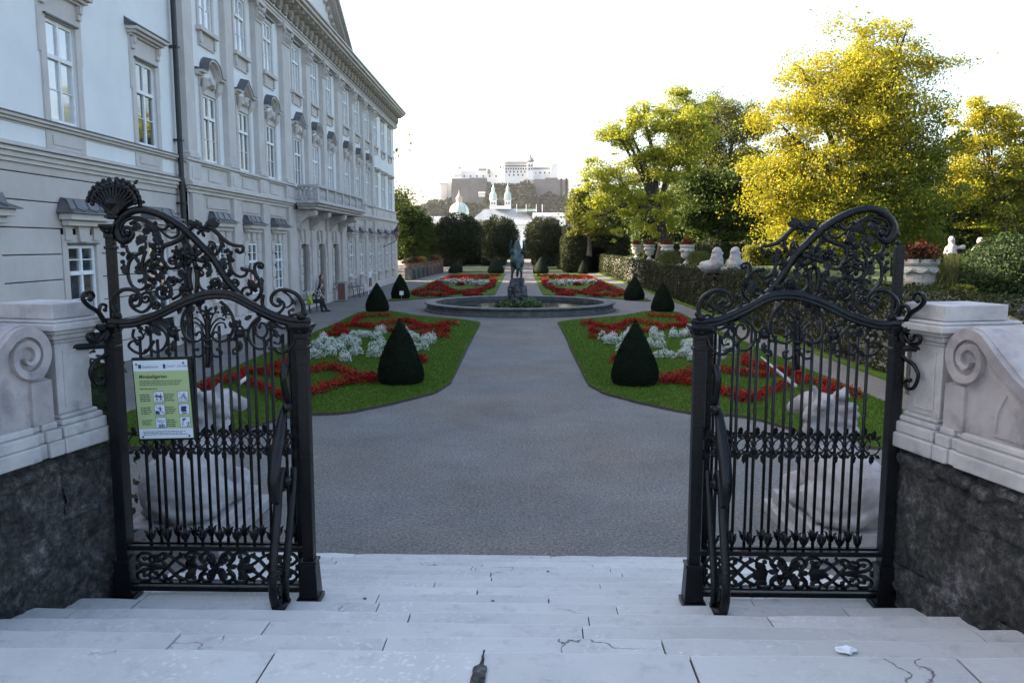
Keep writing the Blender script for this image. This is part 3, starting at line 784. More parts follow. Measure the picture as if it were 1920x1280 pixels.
def surround(x, yc, zb, zt, wdt, b=0.17, p=0.06):
    m = MB(); y0, y1 = yc - wdt / 2, yc + wdt / 2
    m.box(x, x + p, y0 - b, y0, zb - .02, zt + b); m.box(x, x + p, y1, y1 + b, zb - .02, zt + b); m.box(x, x + p - .002, y0, y1, zt, zt + b)
    return m
def hood(x, yc, z, wdt, kind):
    """pediment hood over an upper window: stone cornice with a dark sheet-metal cap"""
    h = wdt / 2
    if kind == 'seg':
        arc = [(yc - h, z)] + [(yc - h * .62, z)] + [(yc + h * .62 * math.cos(math.pi - math.pi * k / 8), z + .52 * math.sin(math.pi * k / 8)) for k in range(9)] + [(yc + h * .62, z), (yc + h, z)]
    elif kind == 'tri':
        arc = [(yc - h, z), (yc - h * .55, z), (yc, z + .5), (yc + h * .55, z), (yc + h, z)]
    else:
        arc = [(yc - h, z), (yc, z + .02), (yc + h, z)]
    st = MB(); cap = MB()
    for (a0, b0), (a1, b1) in zip(arc[:-1], arc[1:]):
        if abs(a1 - a0) + abs(b1 - b0) < 1e-6: continue
        for dz0, dz1, x1 in ((-.16, -.08, .16), (-.08, 0.0, .30)):
            st.add([(x, a0, b0 + dz0), (x + x1, a0, b0 + dz0), (x + x1, a0, b0 + dz1), (x, a0, b0 + dz1), (x, a1, b1 + dz0), (x + x1, a1, b1 + dz0), (x + x1, a1, b1 + dz1), (x, a1, b1 + dz1)],
                   [(0, 1, 2, 3), (7, 6, 5, 4), (0, 4, 5, 1), (1, 5, 6, 2), (2, 6, 7, 3), (3, 7, 4, 0)])
        cap.add([(x, a0, b0 + .002), (x + .33, a0, b0 + .002), (x + .33, a0, b0 + .025), (x, a0, b0 + .10), (x, a1, b1 + .002), (x + .33, a1, b1 + .002), (x + .33, a1, b1 + .025), (x, a1, b1 + .10)],
                [(0, 1, 2, 3), (7, 6, 5, 4), (0, 4, 5, 1), (1, 5, 6, 2), (2, 6, 7, 3), (3, 7, 4, 0)])
    return st, cap
def lead_hood(parent, x, yc, z, wdt):
    h = wdt / 2
    prof = [(0.0, 0.0), (.44, 0.0), (.42, .03), (.24, .12), (.15, .34), (0, .38)]
    c = MB()
    V = [(x + a, yc - h, z + b) for a, b in prof[:3]] + [(x + a, yc - h + .22 * (1 - (.44 - a) / .44 * -0), z + b) for a, b in prof[3:]]
    W_ = [(x + a, 2 * yc - y, z + b) for (xa, y, zb), (a, b) in zip(V, prof)]
    n = len(prof)
    c.add(V + W_, [tuple(range(n)), tuple(range(n, 2 * n))[::-1]] + [(i, n + i, n + (i + 1) % n, (i + 1) % n) for i in range(n)])
    o = c.build('window_hood', 'lead_roof', parent)
    for k in (-.33, 0, .33):
        MB().tube([(x + a + .008, yc + k * wdt * .8, z + b + .006) for a, b in prof[2:5]], .014, 5).build('hood_seam', 'lead_roof', o)
    s = MB(); s.box(x, x + .34, yc - h + .1, yc + h - .1, z - .16, z - .002); s.box(x, x + .2, yc - h + .2, yc + h - .2, z - .30, z - .16)
    bevel(s.build('hood_stone', 'trim_stone', o), .02)

BAYS = [29.0, 32.5, 36.0, 40.4, 43.8, 47.2, 51.6, 55.1, 58.6]
FARB = [62.2, 65.6, 69.0]
XU, XG = -11.05, -10.87                      # upper wall plane, ground floor plane
pal = thing('palace', (-11, 45, 0), 'long pale three-storey palace front with pilasters, pediment and balcony', 'palace')
Y0, Y1, YE = 26.4, 60.4, 71.6
# walls
gh = [(y - .62, y + .62, 1.27, 3.36) for y in BAYS[:3] + BAYS[6:] + FARB] + [(y - .7, y + .7, .9 if k != 1 else .02, 3.3) for k, y in enumerate(BAYS[3:6])]
wall_with_holes(XG, Y0, YE, 0, 5.2, gh, .10).build('ground_floor_wall', 'ground_floor_stone', pal)
uh = [(y - .62, y + .62, 6.2, 8.5) for y in BAYS + FARB] + [(y - .58, y + .58, 10.75, 12.85) for y in BAYS + FARB]
wall_with_holes(XU, Y0, YE, 5.2, 14.3, uh, .12).build('upper_wall', 'plaster_white', pal)
m = MB(); m.box(-24, XU - .002, Y0, Y0 + .3, 0, 14.3); m.box(-24, XU - .002, YE - .3, YE - .001, 0, 14.3); m.box(-24, -23.7, Y0, YE, 0, 14.3); m.box(-23.9, XU - .26, Y0 + .3, YE - .3, 14.0, 14.25); m.build('rear_wall', 'plaster_white', pal)
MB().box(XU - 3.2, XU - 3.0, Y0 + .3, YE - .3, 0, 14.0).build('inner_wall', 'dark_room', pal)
# plinth and bands
b = MB(); b.box(XG, XG + .10, Y0 - .05, 42.95, 0, .55); b.box(XG, XG + .10, 44.65, YE + .05, 0, .55); bevel(b.build('plinth', 'ground_floor_stone', pal), .03)
b = MB()
for z0, z1, p in ((5.0, 5.12, .08), (5.12, 5.22, .16), (5.22, 5.34, .26), (5.34, 5.38, .22)):
    b.box(XG, XG + p, Y0 - p * .6, 60.3, z0, z1); b.box(XG - .06, XG + p - .12, 60.3, YE + p, z0, z1 - .002)
bevel(b.build('string_course', 'trim_stone', pal), .012)
b = MB(); b.box(XU, XU + .12, Y0, YE, 5.38, 5.98)
for z0, z1, p in ((5.98, 6.05, .2), (6.05, 6.14, .28)): b.box(XU, XU + p, Y0 - .05, 60.35, z0, z1); b.box(XU, XU + p - .08, 60.35, YE + .06, z0, z1 - .002)
bevel(b.build('pedestal_band', 'trim_stone', pal), .012)
apr = MB().box(0, .035, -.62, .62, 0, .38); apr = apr.mesh('apron_panel', 'trim_stone')
for y in BAYS + FARB: put('apron_panel', apr, pal, (XU + .12, y, 5.5))
# pilasters of the main block
piers = []
ed = [Y0 + .55] + [(a + b) / 2 for a, b in zip(BAYS[:-1], BAYS[1:])] + [Y1 - .1]
prng = random.Random(4)
for k, y in enumerate(ed):
    pw = .37 if k not in (3, 6) else .55
    g = MB(); g.box(XG, XG + .13, y - pw - .06, y + pw + .06, .56, 4.98); bevel(g.build('ground_pilaster', 'ground_floor_stone', pal), .015)
    g = MB(); g.box(XU + .1, XU + .26, y - pw - .12, y + pw + .12, 5.381, 5.975); g.box(XU + .26, XU + .285, y - pw + .08, y + pw - .08, 5.48, 5.88); g.build('pilaster_pedestal', 'trim_stone', pal)
    g = MB(); g.box(XU, XU + .22, y - pw, y + pw, 6.36, 12.5); g.build('pilaster', 'trim_stone', pal)
    g = MB(); g.box(XU, XU + .31, y - pw - .08, y + pw + .08, 6.142, 6.25); g.box(XU, XU + .27, y - pw - .04, y + pw + .04, 6.25, 6.36); bevel(g.build('pilaster_base', 'trim_stone', pal), .03)
    c = MB(); c.box(XU, XU + .24, y - pw, y + pw, 12.5, 13.15); c.box(XU, XU + .4, y - pw - .14, y + pw + .14, 13.15, 13.3); c.box(XU, XU + .27, y - pw - .02, y + pw + .02, 12.42, 12.5)
    for row, (z, nn) in enumerate(((12.62, 4), (12.84, 3))):
        for j in range(nn):
            yy = y - pw * .8 + 2 * pw * .8 * j / (nn - 1)
            c.tube([(XU + .23, yy, z - .1), (XU + .3, yy, z + .06), (XU + .4, yy, z + .1), (XU + .41, yy, z + .03)], [.06, .09, .07, .04], 6)
    for s in (-1, 1):
        c.tube([(XU + .26, y + s * (pw - .1), 12.9), (XU + .33, y + s * (pw + .05), 13.05), (XU + .38, y + s * (pw + .12), 13.12), (XU + .4, y + s * (pw + .1), 12.98), (XU + .37, y + s * (pw + .02), 12.98)], [.05, .06, .06, .05, .04], 6)
    c.build('capital', 'trim_stone', pal)
# entablature
b = MB()
for z0, z1, p in ((13.3, 13.42, .26), (13.42, 13.55, .30), (13.55, 13.6, .38)): b.box(XU, XU + p, Y0, YE + .02, z0, z1)
b.build('architrave', 'trim_stone', pal)
MB().box(XU, XU + .24, Y0, YE, 13.6, 14.28).build('frieze', 'plaster_white', pal)
b = MB()
for z0, z1, p in ((14.28, 14.42, .42), (14.42, 14.55, .8), (14.55, 14.72, .95), (14.72, 14.82, 1.05)): b.box(XU - .3, XU + p, Y0 - .3, YE + p * .8, z0, z1)
bevel(b.build('cornice', 'trim_stone', pal), .02)
br = MB(); br.tube([(.24, 0, 0), (.36, 0, .02), (.42, 0, .2), (.4, 0, .42)], [.1, .16, .15, .12], 7); br.tube([(.34, -.12, .1), (.46, 0, .12), (.34, .12, .1)], .06, 5); br.box(.24, .78, -.1, .1, .45, .6)
br = br.mesh('bracket', 'bracket_stone')
for k in range(50):
    y = Y0 + .5 + k * .9
    if y < YE - .5: put('bracket', br, pal, (XU, y, 13.7))
# pediment over the middle and roof
yp0, yp1, zp = 37.0, 50.4, 14.82
pd = MB(); pd.extrude_x([(yp0 + .8, zp), (yp1 - .8, zp), ((yp0 + yp1) / 2, zp + 3.3)], XU - .2, XU + .2); pd.build('pediment_field', 'plaster_white', pal)
rk_ = MB()
for ya, za, yb, zb in ((yp0, zp + .02, (yp0 + yp1) / 2, zp + 3.75), ((yp0 + yp1) / 2, zp + 3.75, yp1, zp + .02)):
    for o0, o1, p in ((0, -.2, .95), (-.2, -.38, .75), (-.38, -.52, .4)):
        rk_.add([(XU - 4, ya, za + o1), (XU + p, ya, za + o1), (XU + p, ya, za + o0), (XU - 4, ya, za + o0), (XU - 4, yb, zb + o1), (XU + p, yb, zb + o1), (XU + p, yb, zb + o0), (XU - 4, yb, zb + o0)],
                [(0, 1, 2, 3), (7, 6, 5, 4), (0, 4, 5, 1), (1, 5, 6, 2), (2, 6, 7, 3), (3, 7, 4, 0)])
rk_.build('raking_cornice', 'trim_stone', pal)
orn = MB()
for k in range(12):
    t = (k + .5) / 12; ya = yp1 + (((yp0 + yp1) / 2) - yp1) * t; za = zp + 3.2 * t - .25
    if za > zp + .1: MB().blob((XU + .28, ya - .25, za + .1), .17, 1, .2).build('pediment_ornament', 'trim_stone', pal)
rf = MB(); rf.extrude_y([(XU + .9, 14.821), (-17.4, 17.0), (-24.3, 14.821)], Y0, YE + .5); rf.build('roof', 'roof_tile', pal)
# windows
for k, y in enumerate(BAYS + FARB):
    main = k < 9
    if not 3 <= k <= 5:
        wn_ = window(pal, XG - .05, y, 1.28, 3.35, 1.22, (.36, .64), 3, curtain=False)
        s = surround(XG, y, 1.27, 3.36, 1.24, .20, .05)
        for zz in (1.55, 2.1, 2.65, 3.2):
            for sd in (-1, 1): s.box(XG, XG + .085, *sorted((y + sd * .6, y + sd * 1.05)), zz - .2, zz + .2)
        s.build('window_surround', 'ground_floor_stone', wn_)
        kb = MB(); kb.extrude_x([(y - .18, 3.4), (y + .18, 3.4), (y + .3, 4.0), (y - .3, 4.0)], XG, XG + .14); kb.box(XG, XG + .12, y - .75, y - .42, 3.5, 4.0); kb.box(XG, XG + .12, y + .42, y + .75, 3.5, 4.0)
        kb.build('keystone', 'ground_floor_stone', wn_)
        sl = MB(); sl.box(XG, XG + .22, y - .85, y + .85, 1.12, 1.25); sl.box(XG, XG + .1, y - .7, y + .7, .62, 1.12); sl.build('sill', 'ground_floor_stone', wn_)
        lead_hood(wn_, XG + .02, y, 4.08, 2.1)
        pn = MB(); pn.box(XG, XG + .04, y - 1.02, y + 1.02, 4.55, 4.9); pn.build('wall_panel', 'ground_floor_stone', wn_)
    # first floor
    wn_ = window(pal, XU - .07, y, 6.2, 8.5, 1.22, (.34, .66), 2, 'glass_sky_sheen' if k > 3 else 'glass')
    s = surround(XU, y, 6.2, 8.5, 1.24, .2, .07); s.build('window_surround', 'trim_stone', wn_)
    fz = MB(); fz.box(XU, XU + .05, y - .82, y + .82, 8.72, 9.1)
    if main:
        for sd in (-1, 1):
            fz.tube([(XU + .05, y + sd * .62, 8.55), (XU + .16, y + sd * .64, 8.75), (XU + .2, y + sd * .68, 9.0)], [.06, .1, .12], 6)
        fz.blob((XU + .12, y, 8.95), .2, 1, .15); fz.blob((XU + .1, y - .28, 8.85), .12, 1, .15); fz.blob((XU + .1, y + .28, 8.85), .12, 1, .15)
    fz.build('window_frieze', 'trim_stone', wn_)
    st, cp = hood(XU, y, 9.22 if main else 9.0, 2.15, ('seg' if k % 2 == 0 else 'tri') if main else 'flat')
    st.build('pediment_hood', 'trim_stone', wn_); cp.build('hood_cap', 'lead_roof', wn_)
    # second floor
    wn_ = window(pal, XU - .06, y, 10.75, 12.85, 1.14, (.34, .66), 2, 'glass_sky_sheen')
    s = surround(XU, y, 10.75, 12.85, 1.16, .17, .06); s.build('window_surround', 'trim_stone', wn_)
    sl = MB(); sl.box(XU, XU + .2, y - .86, y + .86, 10.58, 10.73); sl.box(XU, XU + .06, y - .72, y + .72, 10.12, 10.58); sl.box(XU + .06, XU + .13, y - .72, y - .58, 10.2, 10.58); sl.box(XU + .06, XU + .13, y + .58, y + .72, 10.2, 10.58)
    sl.build('sill', 'trim_stone', wn_)
    tp = MB(); tp.box(XU, XU + .16, y - .8, y + .8, 13.03, 13.12); tp.build('window_cornice', 'lead_roof', wn_)
# entrance bays
for k, y in enumerate(BAYS[3:6]):
    z0 = .03 if k == 1 else .92
    d = MB(); d.box(XG - .18, XG - .10, y - .72, y + .68, z0, 3.28)
    for zz in (z0 + .15, (z0 + 3.3) / 2 + .1):
        for s_ in (-.34, .34): d.box(XG - .10, XG - .075, y + s_ - .26, y + s_ + .26, zz, zz + (3.2 - z0) / 2 - .2)
    d.build('entrance_door', 'door_wood', pal)
    s = surround(XG, y, z0, 3.3, 1.4, .22, .08)
    n = 0; zz = z0 + .1
    while zz < 3.0:
        ww = .34 if n % 2 else .24
        for sd in (-1, 1): s.box(XG + .001, XG + .13, *sorted((y + sd * .66, y + sd * (.7 + ww))), zz, zz + .38)
        zz += .42; n += 1
    s.extrude_x([(y - .18, 3.35), (y + .18, 3.35), (y + .28, 4.05), (y - .28, 4.05)], XG, XG + .2)
    for sd in (-.55, .55): s.extrude_x([(y + sd - .14, 3.4), (y + sd + .14, 3.4), (y + sd * 1.25 + .18, 4.0), (y + sd * 1.25 - .18, 4.0)], XG, XG + .15)
    s.build('door_surround', 'ground_floor_stone', pal)
    if k != 1:
        sl = MB(); sl.box(XG, XG + .24, y - 1.0, y + 1.0, .76, .9); sl.build('door_sill', 'ground_floor_stone', pal)
# balcony
bal = thing('balcony', (-10.2, 44, 5), 'carved stone balcony with balusters above the palace doors', 'balcony')
bb = MB()
for z0, z1, p in ((4.98, 5.12, 1.15), (5.12, 5.24, 1.28), (5.24, 5.36, 1.4)): bb.box(XG + .28, XG + p, 38.5 - (p - 1.15), 49.6 + (p - 1.15), z0, z1)
bevel(bb.build('balcony_slab', 'marble', bal), .015)
MB().box(XG + 1.0, XG + 1.3, 38.45, 49.65, 6.02, 6.14).build('handrail', 'marble', bal)
MB().box(XG + .3, XG + 1.0, 38.45, 38.72, 6.02, 6.14).build('handrail', 'marble', bal)
MB().box(XG + 1.04, XG + 1.26, 38.5, 49.6, 5.362, 5.44).build('balustrade_base', 'marble', bal)
ba = MB().lathe([(.05, 0), (.06, .05), (.045, .08), (.095, .2), (.085, .3), (.045, .42), (.06, .5), (.055, .575)], n=9).mesh('baluster', 'marble', True)
pp = [38.6 + k * 1.815 for k in range(7)]
for k, y in enumerate(pp):
    MB().box(XG + 1.02, XG + 1.28, y - .13, y + .13, 5.441, 6.018).build('balcony_pier', 'marble', bal)
    if k < 6:
        for j in range(6): put('baluster', ba, bal, (XG + 1.15, y + .13 + (j + .5) * (1.815 - .26) / 6, 5.441))
for j in range(3): put('baluster', ba, bal, (XG + .4 + j * .2, 38.6, 5.441))
for k, y in enumerate((39.1, 41.9, 45.7, 48.6)):
    cb = MB(); poly = [(XG + .02, 4.0), (XG + .18, 4.02), (XG + .3, 4.3), (XG + .55, 4.55), (XG + .9, 4.62), (XG + 1.02, 4.72), (XG + 1.05, 4.86), (XG + .98, 4.975), (XG + .02, 4.975)]
    cb.extrude_y(poly, y - .27, y + .27); o = bevel(cb.build('corbel', 'marble', bal), .03)
    MB().tube([(XG + .86, y - .33, 4.8), (XG + .86, y + .33, 4.8)], .15, 14).build('corbel_scroll', 'marble', o)

# ---------------------------------------------------------------- left wing
XW = -11.12
wing = thing('palace_wing', (-11.2, 15, 0), 'plainer palace wing with banded ground floor nearest the camera at left', 'palace', None)
WY0, WY1 = -4.0, 26.38
WB = [11.6, 16.2, 20.3, 24.6]
WU = [10.9, 15.4, 19.9, 24.3]
gh = [(y - .66, y + .66, 1.2, 3.3) for y in WB]
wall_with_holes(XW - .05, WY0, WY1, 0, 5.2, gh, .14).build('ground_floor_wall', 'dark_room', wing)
# banded courses, each a run of stone between joints
zc = 0.0; ch = .612
while zc < 5.0:
    z1 = min(zc + ch, 5.19)
    segs = [(WY0, WY1)]
    for y in WB:
        if z1 > 1.0 and zc < 3.45:
            ns = []
            for a, b_ in segs:
                lo, hi = y - .9, y + .9
                if hi <= a or lo >= b_: ns.append((a, b_)); continue
                if lo > a: ns.append((a, lo))
                if hi < b_: ns.append((hi, b_))
            segs = ns
    for a, b_ in segs:
        bevel(MB().box(XW - .05, XW, a, b_, zc + .012, z1 - .012).build('stone_course', 'ground_floor_stone', wing), .012, 1)
    zc += ch
uh = [(y - .64, y + .64, 6.2, 8.62) for y in WU] + [(y - .6, y + .6, 10.9, 12.9) for y in WU]
wall_with_holes(XW, WY0, WY1, 5.19, 14.3, uh, .14).build('upper_wall', 'plaster_white', wing)
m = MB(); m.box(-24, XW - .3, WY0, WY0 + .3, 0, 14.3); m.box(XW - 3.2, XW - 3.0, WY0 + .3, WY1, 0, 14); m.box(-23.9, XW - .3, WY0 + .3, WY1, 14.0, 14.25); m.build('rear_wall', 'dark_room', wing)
b = MB()
for z0, z1, p in ((5.1, 5.2, .06), (5.2, 5.32, .12), (5.32, 5.36, .2), (5.36, 5.42, .16)): b.box(XW, XW + p, WY0, WY1, z0, z1)
bevel(b.build('string_course', 'trim_stone', wing), .01)
MB().box(XW + .0, XW + .022, WY0, WY1, 5.42, 5.56).build('band', 'trim_stone', wing)
b = MB(); b.box(XW, XW + .02, WY0, WY1, 5.95, 6.0); b.box(XW, XW + .09, WY0, WY1, 6.0, 6.07); b.box(XW, XW + .16, WY0, WY1, 6.07, 6.14); bevel(b.build('sill_course', 'trim_stone', wing), .01)
MB().box(XW + .0, XW + .19, WY0, WY1, 6.141, 6.165).build('sill_flashing', 'lead_roof', wing)
MB().box(XW + .0, XW + .215, WY0, WY1, 5.421, 5.44).build('course_flashing', 'lead_roof', wing)
b = MB(); b.box(XW - .3, XW + .5, WY0, WY1 - .35, 14.3, 14.8); b.build('cornice', 'trim_stone', wing)
rf = MB(); rf.extrude_y([(XW + .5, 14.801), (-17.4, 17.0), (-24.3, 14.801)], WY0, WY1 - .4); rf.build('roof', 'roof_tile', wing)
for y in WB:
    wn_ = window(wing, XW - .11, y, 1.22, 3.28, 1.3, (.34, .66), 2, curtain=False)
    s = surround(XW - .05, y, 1.2, 3.3, 1.32, .235, .075); s.build('window_surround', 'ground_floor_stone', wn_)
    MB().box(XW + .02, XW + .09, y - .7, y + .7, 3.3, 3.34).build('drip_cap', 'lead_roof', wn_)
    kb = MB(); kb.extrude_x([(y - .2, 3.36), (y + .2, 3.36), (y + .32, 4.0), (y - .32, 4.0)], XW, XW + .1); kb.box(XW, XW + .07, y - .8, y - .5, 3.4, 4.0); kb.box(XW, XW + .07, y + .5, y + .8, 3.4, 4.0)
    kb.build('keystone', 'ground_floor_stone', wn_)
    sl = MB(); sl.box(XW, XW + .2, y - .9, y + .9, 1.04, 1.18); sl.build('sill', 'ground_floor_stone', wn_)
    lead_hood(wn_, XW + .02, y, 4.05, 2.15)
    gr = MB()
    for k in range(5): gr.box(XW - .33, XW - .315, y - .55 + k * .11, y - .535 + k * .11, 1.3, 3.2)
    gr.build('window_bars', 'downpipe_metal', wn_)
for y in WU:
    wn_ = window(wing, XW - .11, y, 6.2, 8.6, 1.26, (.36, .64), 2, 'glass_sky_sheen' if y < 22 else 'glass')
    s = surround(XW, y, 6.17, 8.62, 1.28, .22, .05)
    for sd in (-1, 1):
        s.box(XW, XW + .045, *sorted((y + sd * .86, y + sd * .92)), 7.75, 9.2)
    s.box(XW, XW + .048, y - .86, y + .86, 8.84, 9.2)
    s.build('window_surround', 'trim_stone', wn_)
    MB().box(XW + .05, XW + .11, y - .72, y + .72, 8.63, 8.67).build('drip_cap', 'lead_roof', wn_)
    for sd in (-1, 1):
        c = MB(); c.box(XW + .045, XW + .12, *sorted((y + sd * .70, y + sd * .86)), 8.85, 9.18); c.box(XW + .12, XW + .17, *sorted((y + sd * .72, y + sd * .84)), 9.0, 9.18); c.build('hood_console', 'trim_stone', wn_)
    h = MB()
    for z0, z1, p in ((9.2, 9.26, .14), (9.26, 9.34, .24), (9.34, 9.44, .34)): h.box(XW, XW + p, y - .86 - p * .55, y + .86 + p * .55, z0, z1)
    bevel(h.build('hood_cornice', 'trim_stone', wn_), .015)
    cp = MB(); cp.extrude_y([(XW, 9.441), (XW + .38, 9.441), (XW + .37, 9.47), (XW + .18, 9.53), (XW, 9.68)], y - 1.08, y + 1.08); cp.build('hood_cap', 'lead_roof', wn_)
    ap = MB(); ap.box(XW, XW + .03, y - .86, y + .86, 5.56, 5.95); ap.box(XW + .03, XW + .05, y - .62, y + .62, 5.66, 5.88); ap.build('apron_panel', 'trim_stone', wn_)
    wn_ = window(wing, XW - .11, y, 10.9, 12.9, 1.18, (.36, .64), 2)
    s = surround(XW, y, 10.88, 12.92, 1.2, .2, .05); s.build('window_surround', 'trim_stone', wn_)
MB().tube([(XW + .18, 26.17, .05), (XW + .18, 26.17, 14.3)], .085, 12).build('downpipe', 'downpipe_metal', wing)
b = MB()
for z in (1.5, 4.6, 6.6, 9.5, 12.3): b.box(XW, XW + .29, 26.06, 26.28, z, z + .06)
b.build('pipe_clamp', 'downpipe_metal', wing)
# curtains behind some upper panes
cm = MB()
for k in range(12):
    cm.add([(0 + .03 * (k % 2), -.56 + k * .1, 0), (0 + .03 * ((k + 1) % 2), -.56 + (k + 1) * .1, 0), (.03 * ((k + 1) % 2), -.56 + (k + 1) * .1, 2.1), (.03 * (k % 2), -.56 + k * .1, 2.1)], [(0, 1, 2, 3)])
cm = cm.mesh('curtain', 'curtain')
for y in WU: put('curtain', cm, wing, (XW - .45, y - .02, 6.3))
for y in BAYS + FARB:
    put('curtain', cm, pal, (XU - .5, y - .02, 10.8))
    if y > 39: put('curtain', cm, pal, (XU - .5, y - .02, 6.3))
# ================================================================ IRON GATES
GY = 5.0
def leaf_mesh(name, m, lobes=3, width=.5, curl=.25):
    """lobed acanthus leaf, unit length along +z, standing off the plane towards -y"""
    mid = []; side = []
    n = lobes * 4
    for k in range(n + 1):
        t = k / n
        env = math.sin(math.pi * min(1, t * .92 + .08)) ** .8
        wv = .62 + .38 * abs(math.cos(math.pi * lobes * t))
        mid.append((0, -curl * .25 * math.sin(math.pi * t) - curl * max(0, t - .75), t))
        side.append((width * .5 * env * wv, -curl * .1 * math.sin(math.pi * t) - curl * max(0, t - .8) * 1.2, t + .05 * math.sin(math.pi * 2 * lobes * t)))
    V = []
    for k in range(n + 1):
        V += [mid[k], side[k], (-side[k][0], side[k][1], side[k][2])]
    m0 = len(V)
    V += [(x * .96, y + .05, z) for x, y, z in V]
    Fc = []
    for k in range(n):
        a = 3 * k; c = 3 * (k + 1)
        Fc += [(a, a + 1, c + 1, c), (a + 2, a, c, c + 2), (m0 + a + 1, m0 + a, m0 + c, m0 + c + 1), (m0 + a, m0 + a + 2, m0 + c + 2, m0 + c),
               (a + 1, m0 + a + 1, m0 + c + 1, c + 1), (m0 + a + 2, a + 2, c + 2, m0 + c + 2)]
    return MB().add(V, Fc).mesh(name, m)
LEAF = leaf_mesh('acanthus_leaf', 'iron', 3, .62, .35)
LEAFS = leaf_mesh('acanthus_leaf', 'iron', 2, .5, .5)
cup = MB(); cup.lathe([(.010, 0), (.013, .012), (.009, .022), (.012, .04), (.018, .055), (.013, .07), (.011, .11)], n=8)
for k in range(4):
    a = k * math.pi / 2 + .4; c_, s_ = math.cos(a), math.sin(a)
    cup.tube([(.010 * c_, .010 * s_, .03), (.022 * c_, .022 * s_, .06), (.026 * c_, .026 * s_, .085), (.040 * c_, .040 * s_, .095)], [.006, .010, .009, .003], 5)
CUP = cup.mesh('bar_cup', 'iron', True)
COLLAR = MB().lathe([(.012, 0), (.019, .006), (.019, .014), (.013, .02), (.013, .034), (.019, .04), (.019, .048), (.012, .054)], n=8).mesh('collar', 'iron', True)
SP = 0.1135
gar = MB()
for s in (-1, 1):
    arc = catmull([(-SP / 2 + .006, 0, s * .005), (-SP / 2 + .022, -.004, s * .036), (0, -.006, s * .052), (SP / 2 - .022, -.004, s * .036), (SP / 2 - .006, 0, s * .005)], 4)
    gar.tube(arc, .0052, 5)
GARC = gar.mesh('garland_ring', 'iron', True)
BALL = MB().blob((0, 0, 0), 1, 2).mesh('boss', 'iron', True)
petal = MB()
for k in range(6):
    a = k * math.pi / 3
    petal.tube([(0, -.1, 0), (.35 * math.cos(a), -.32, .35 * math.sin(a)), (.8 * math.cos(a), -.18, .8 * math.sin(a)), (math.cos(a), .0, math.sin(a))], [.1, .22, .24, .06], 6, flat=.6)
petal.blob((0, -.3, 0), .26, 1)
ROSE = petal.mesh('rosette', 'iron', True)

def gate_tools(side, dy, root):
    def T(px, py, off=0.0):
        p = ony(px, py, GY + dy + off)
        x = p.x if side < 0 else 2 * XC - p.x
        return Vector((x, GY + dy + off, p.z))
    def scroll(pts, r0=.0085, r1=None, name='scroll', k=5, off=0.0, eye=True, flat=1.0, py_flat=False):
        r0 *= 1.2; r1 = r1 * 1.2 if r1 is not None else None
        P = catmull([T(p[0], p[1], off if p[0] > 203 or py_flat else -(203 - p[0]) * .0042) for p in pts], k)
        n = len(P); r1 = r1 if r1 is not None else r0 * .62
        rs = [r0 + (r1 - r0) * (i / (n - 1)) for i in range(n)]
        mb = MB().tube(P, rs, 6, flat=flat)
        if eye: mb.blob(P[-1], r1 * 1.9, 1)
        return mb.build(name, 'iron', root, smooth=True)
    def leaf(px, py, ang, ln, me=LEAF, name='leaf', off=-.012):
        a = R(ang) * (1 if side < 0 else -1)       # degrees clockwise from up, in the photograph
        ln *= .78; put(name, me, root, T(px, py, off), (rnd.uniform(-.5, .3), a, 0), (ln, ln, ln))
    def rose(px, py, r, name='rosette', off=-.01):
        put(name, ROSE, root, T(px, py, off), (0, .3, 0), (r, r, r))
    def boss(px, py, r, off=0):
        put('boss', BALL, root, T(px, py, off), None, (r, r, r))
    def spiral(cx, cy, r, a0, turns, cw=1, r0=.008, name='scroll', rin=.22, lead=()):
        pts = list(lead); n = max(10, int(14 * turns))
        for k in range(n + 1):
            t = k / n; q = R(a0) + cw * t * turns * 2 * math.pi; rad = r * (1 - (1 - rin) * t)
            pts.append((cx + rad * math.cos(q), cy - rad * math.sin(q)))
        return scroll(pts, r0, r0 * .7, name, 2)
    def bar(px, py0, py1, r=.0105, me=None, name='bar'):
        a = T(px, py0); b_ = T(px, py1); x = T(px, (py0 + py1) / 2).x
        return MB().tube([(x, a.y, b_.z), (x, a.y, a.z)], r, 7).build(name, 'iron', root, smooth=True), x
    return T, scroll, leaf, rose, boss, spiral, bar

def post(root, x, y, z0, z1, hw, name='post', cap=True, foot=True):
    m = MB()
    m.box(x - hw, x + hw, y - hw, y + hw, z0 + .26, z1 - .09)
    if foot:
        m.add(*frustum(x, y, z0 + .03, z0 + .26, hw * 1.75, hw * 1.4)); m.box(x - hw * 2.1, x + hw * 2.1, y - hw * 2.1, y + hw * 2.1, z0, z0 + .03); m.box(x - hw * 1.6, x + hw * 1.6, y - hw * 1.6, y + hw * 1.6, z0 + .26, z0 + .28)
    else:
        m.box(x - hw * .99, x + hw * .99, y - hw * .99, y + hw * .99, z0, z0 + .26)
    if cap:
        m.box(x - hw * 1.3, x + hw * 1.3, y - hw * 1.3, y + hw * 1.3, z1 - .16, z1 - .14); m.box(x - hw * 1.25, x + hw * 1.25, y - hw * 1.25, y + hw * 1.25, z1 - .09, z1 - .06)
        m.add(*frustum(x, y, z1 - .06, z1 - .02, hw * 1.2, hw * 1.9)); m.box(x - hw * 2, x + hw * 2, y - hw * 2, y + hw * 2, z1 - .02, z1)
        for a, b_ in ((-1, 0), (1, 0), (0, -1), (0, 1)): m.blob((x + a * hw * 1.45, y + b_ * hw * 1.45, z1 - .045), .016, 1)
    return bevel(m.build(name, 'iron', root), .004)
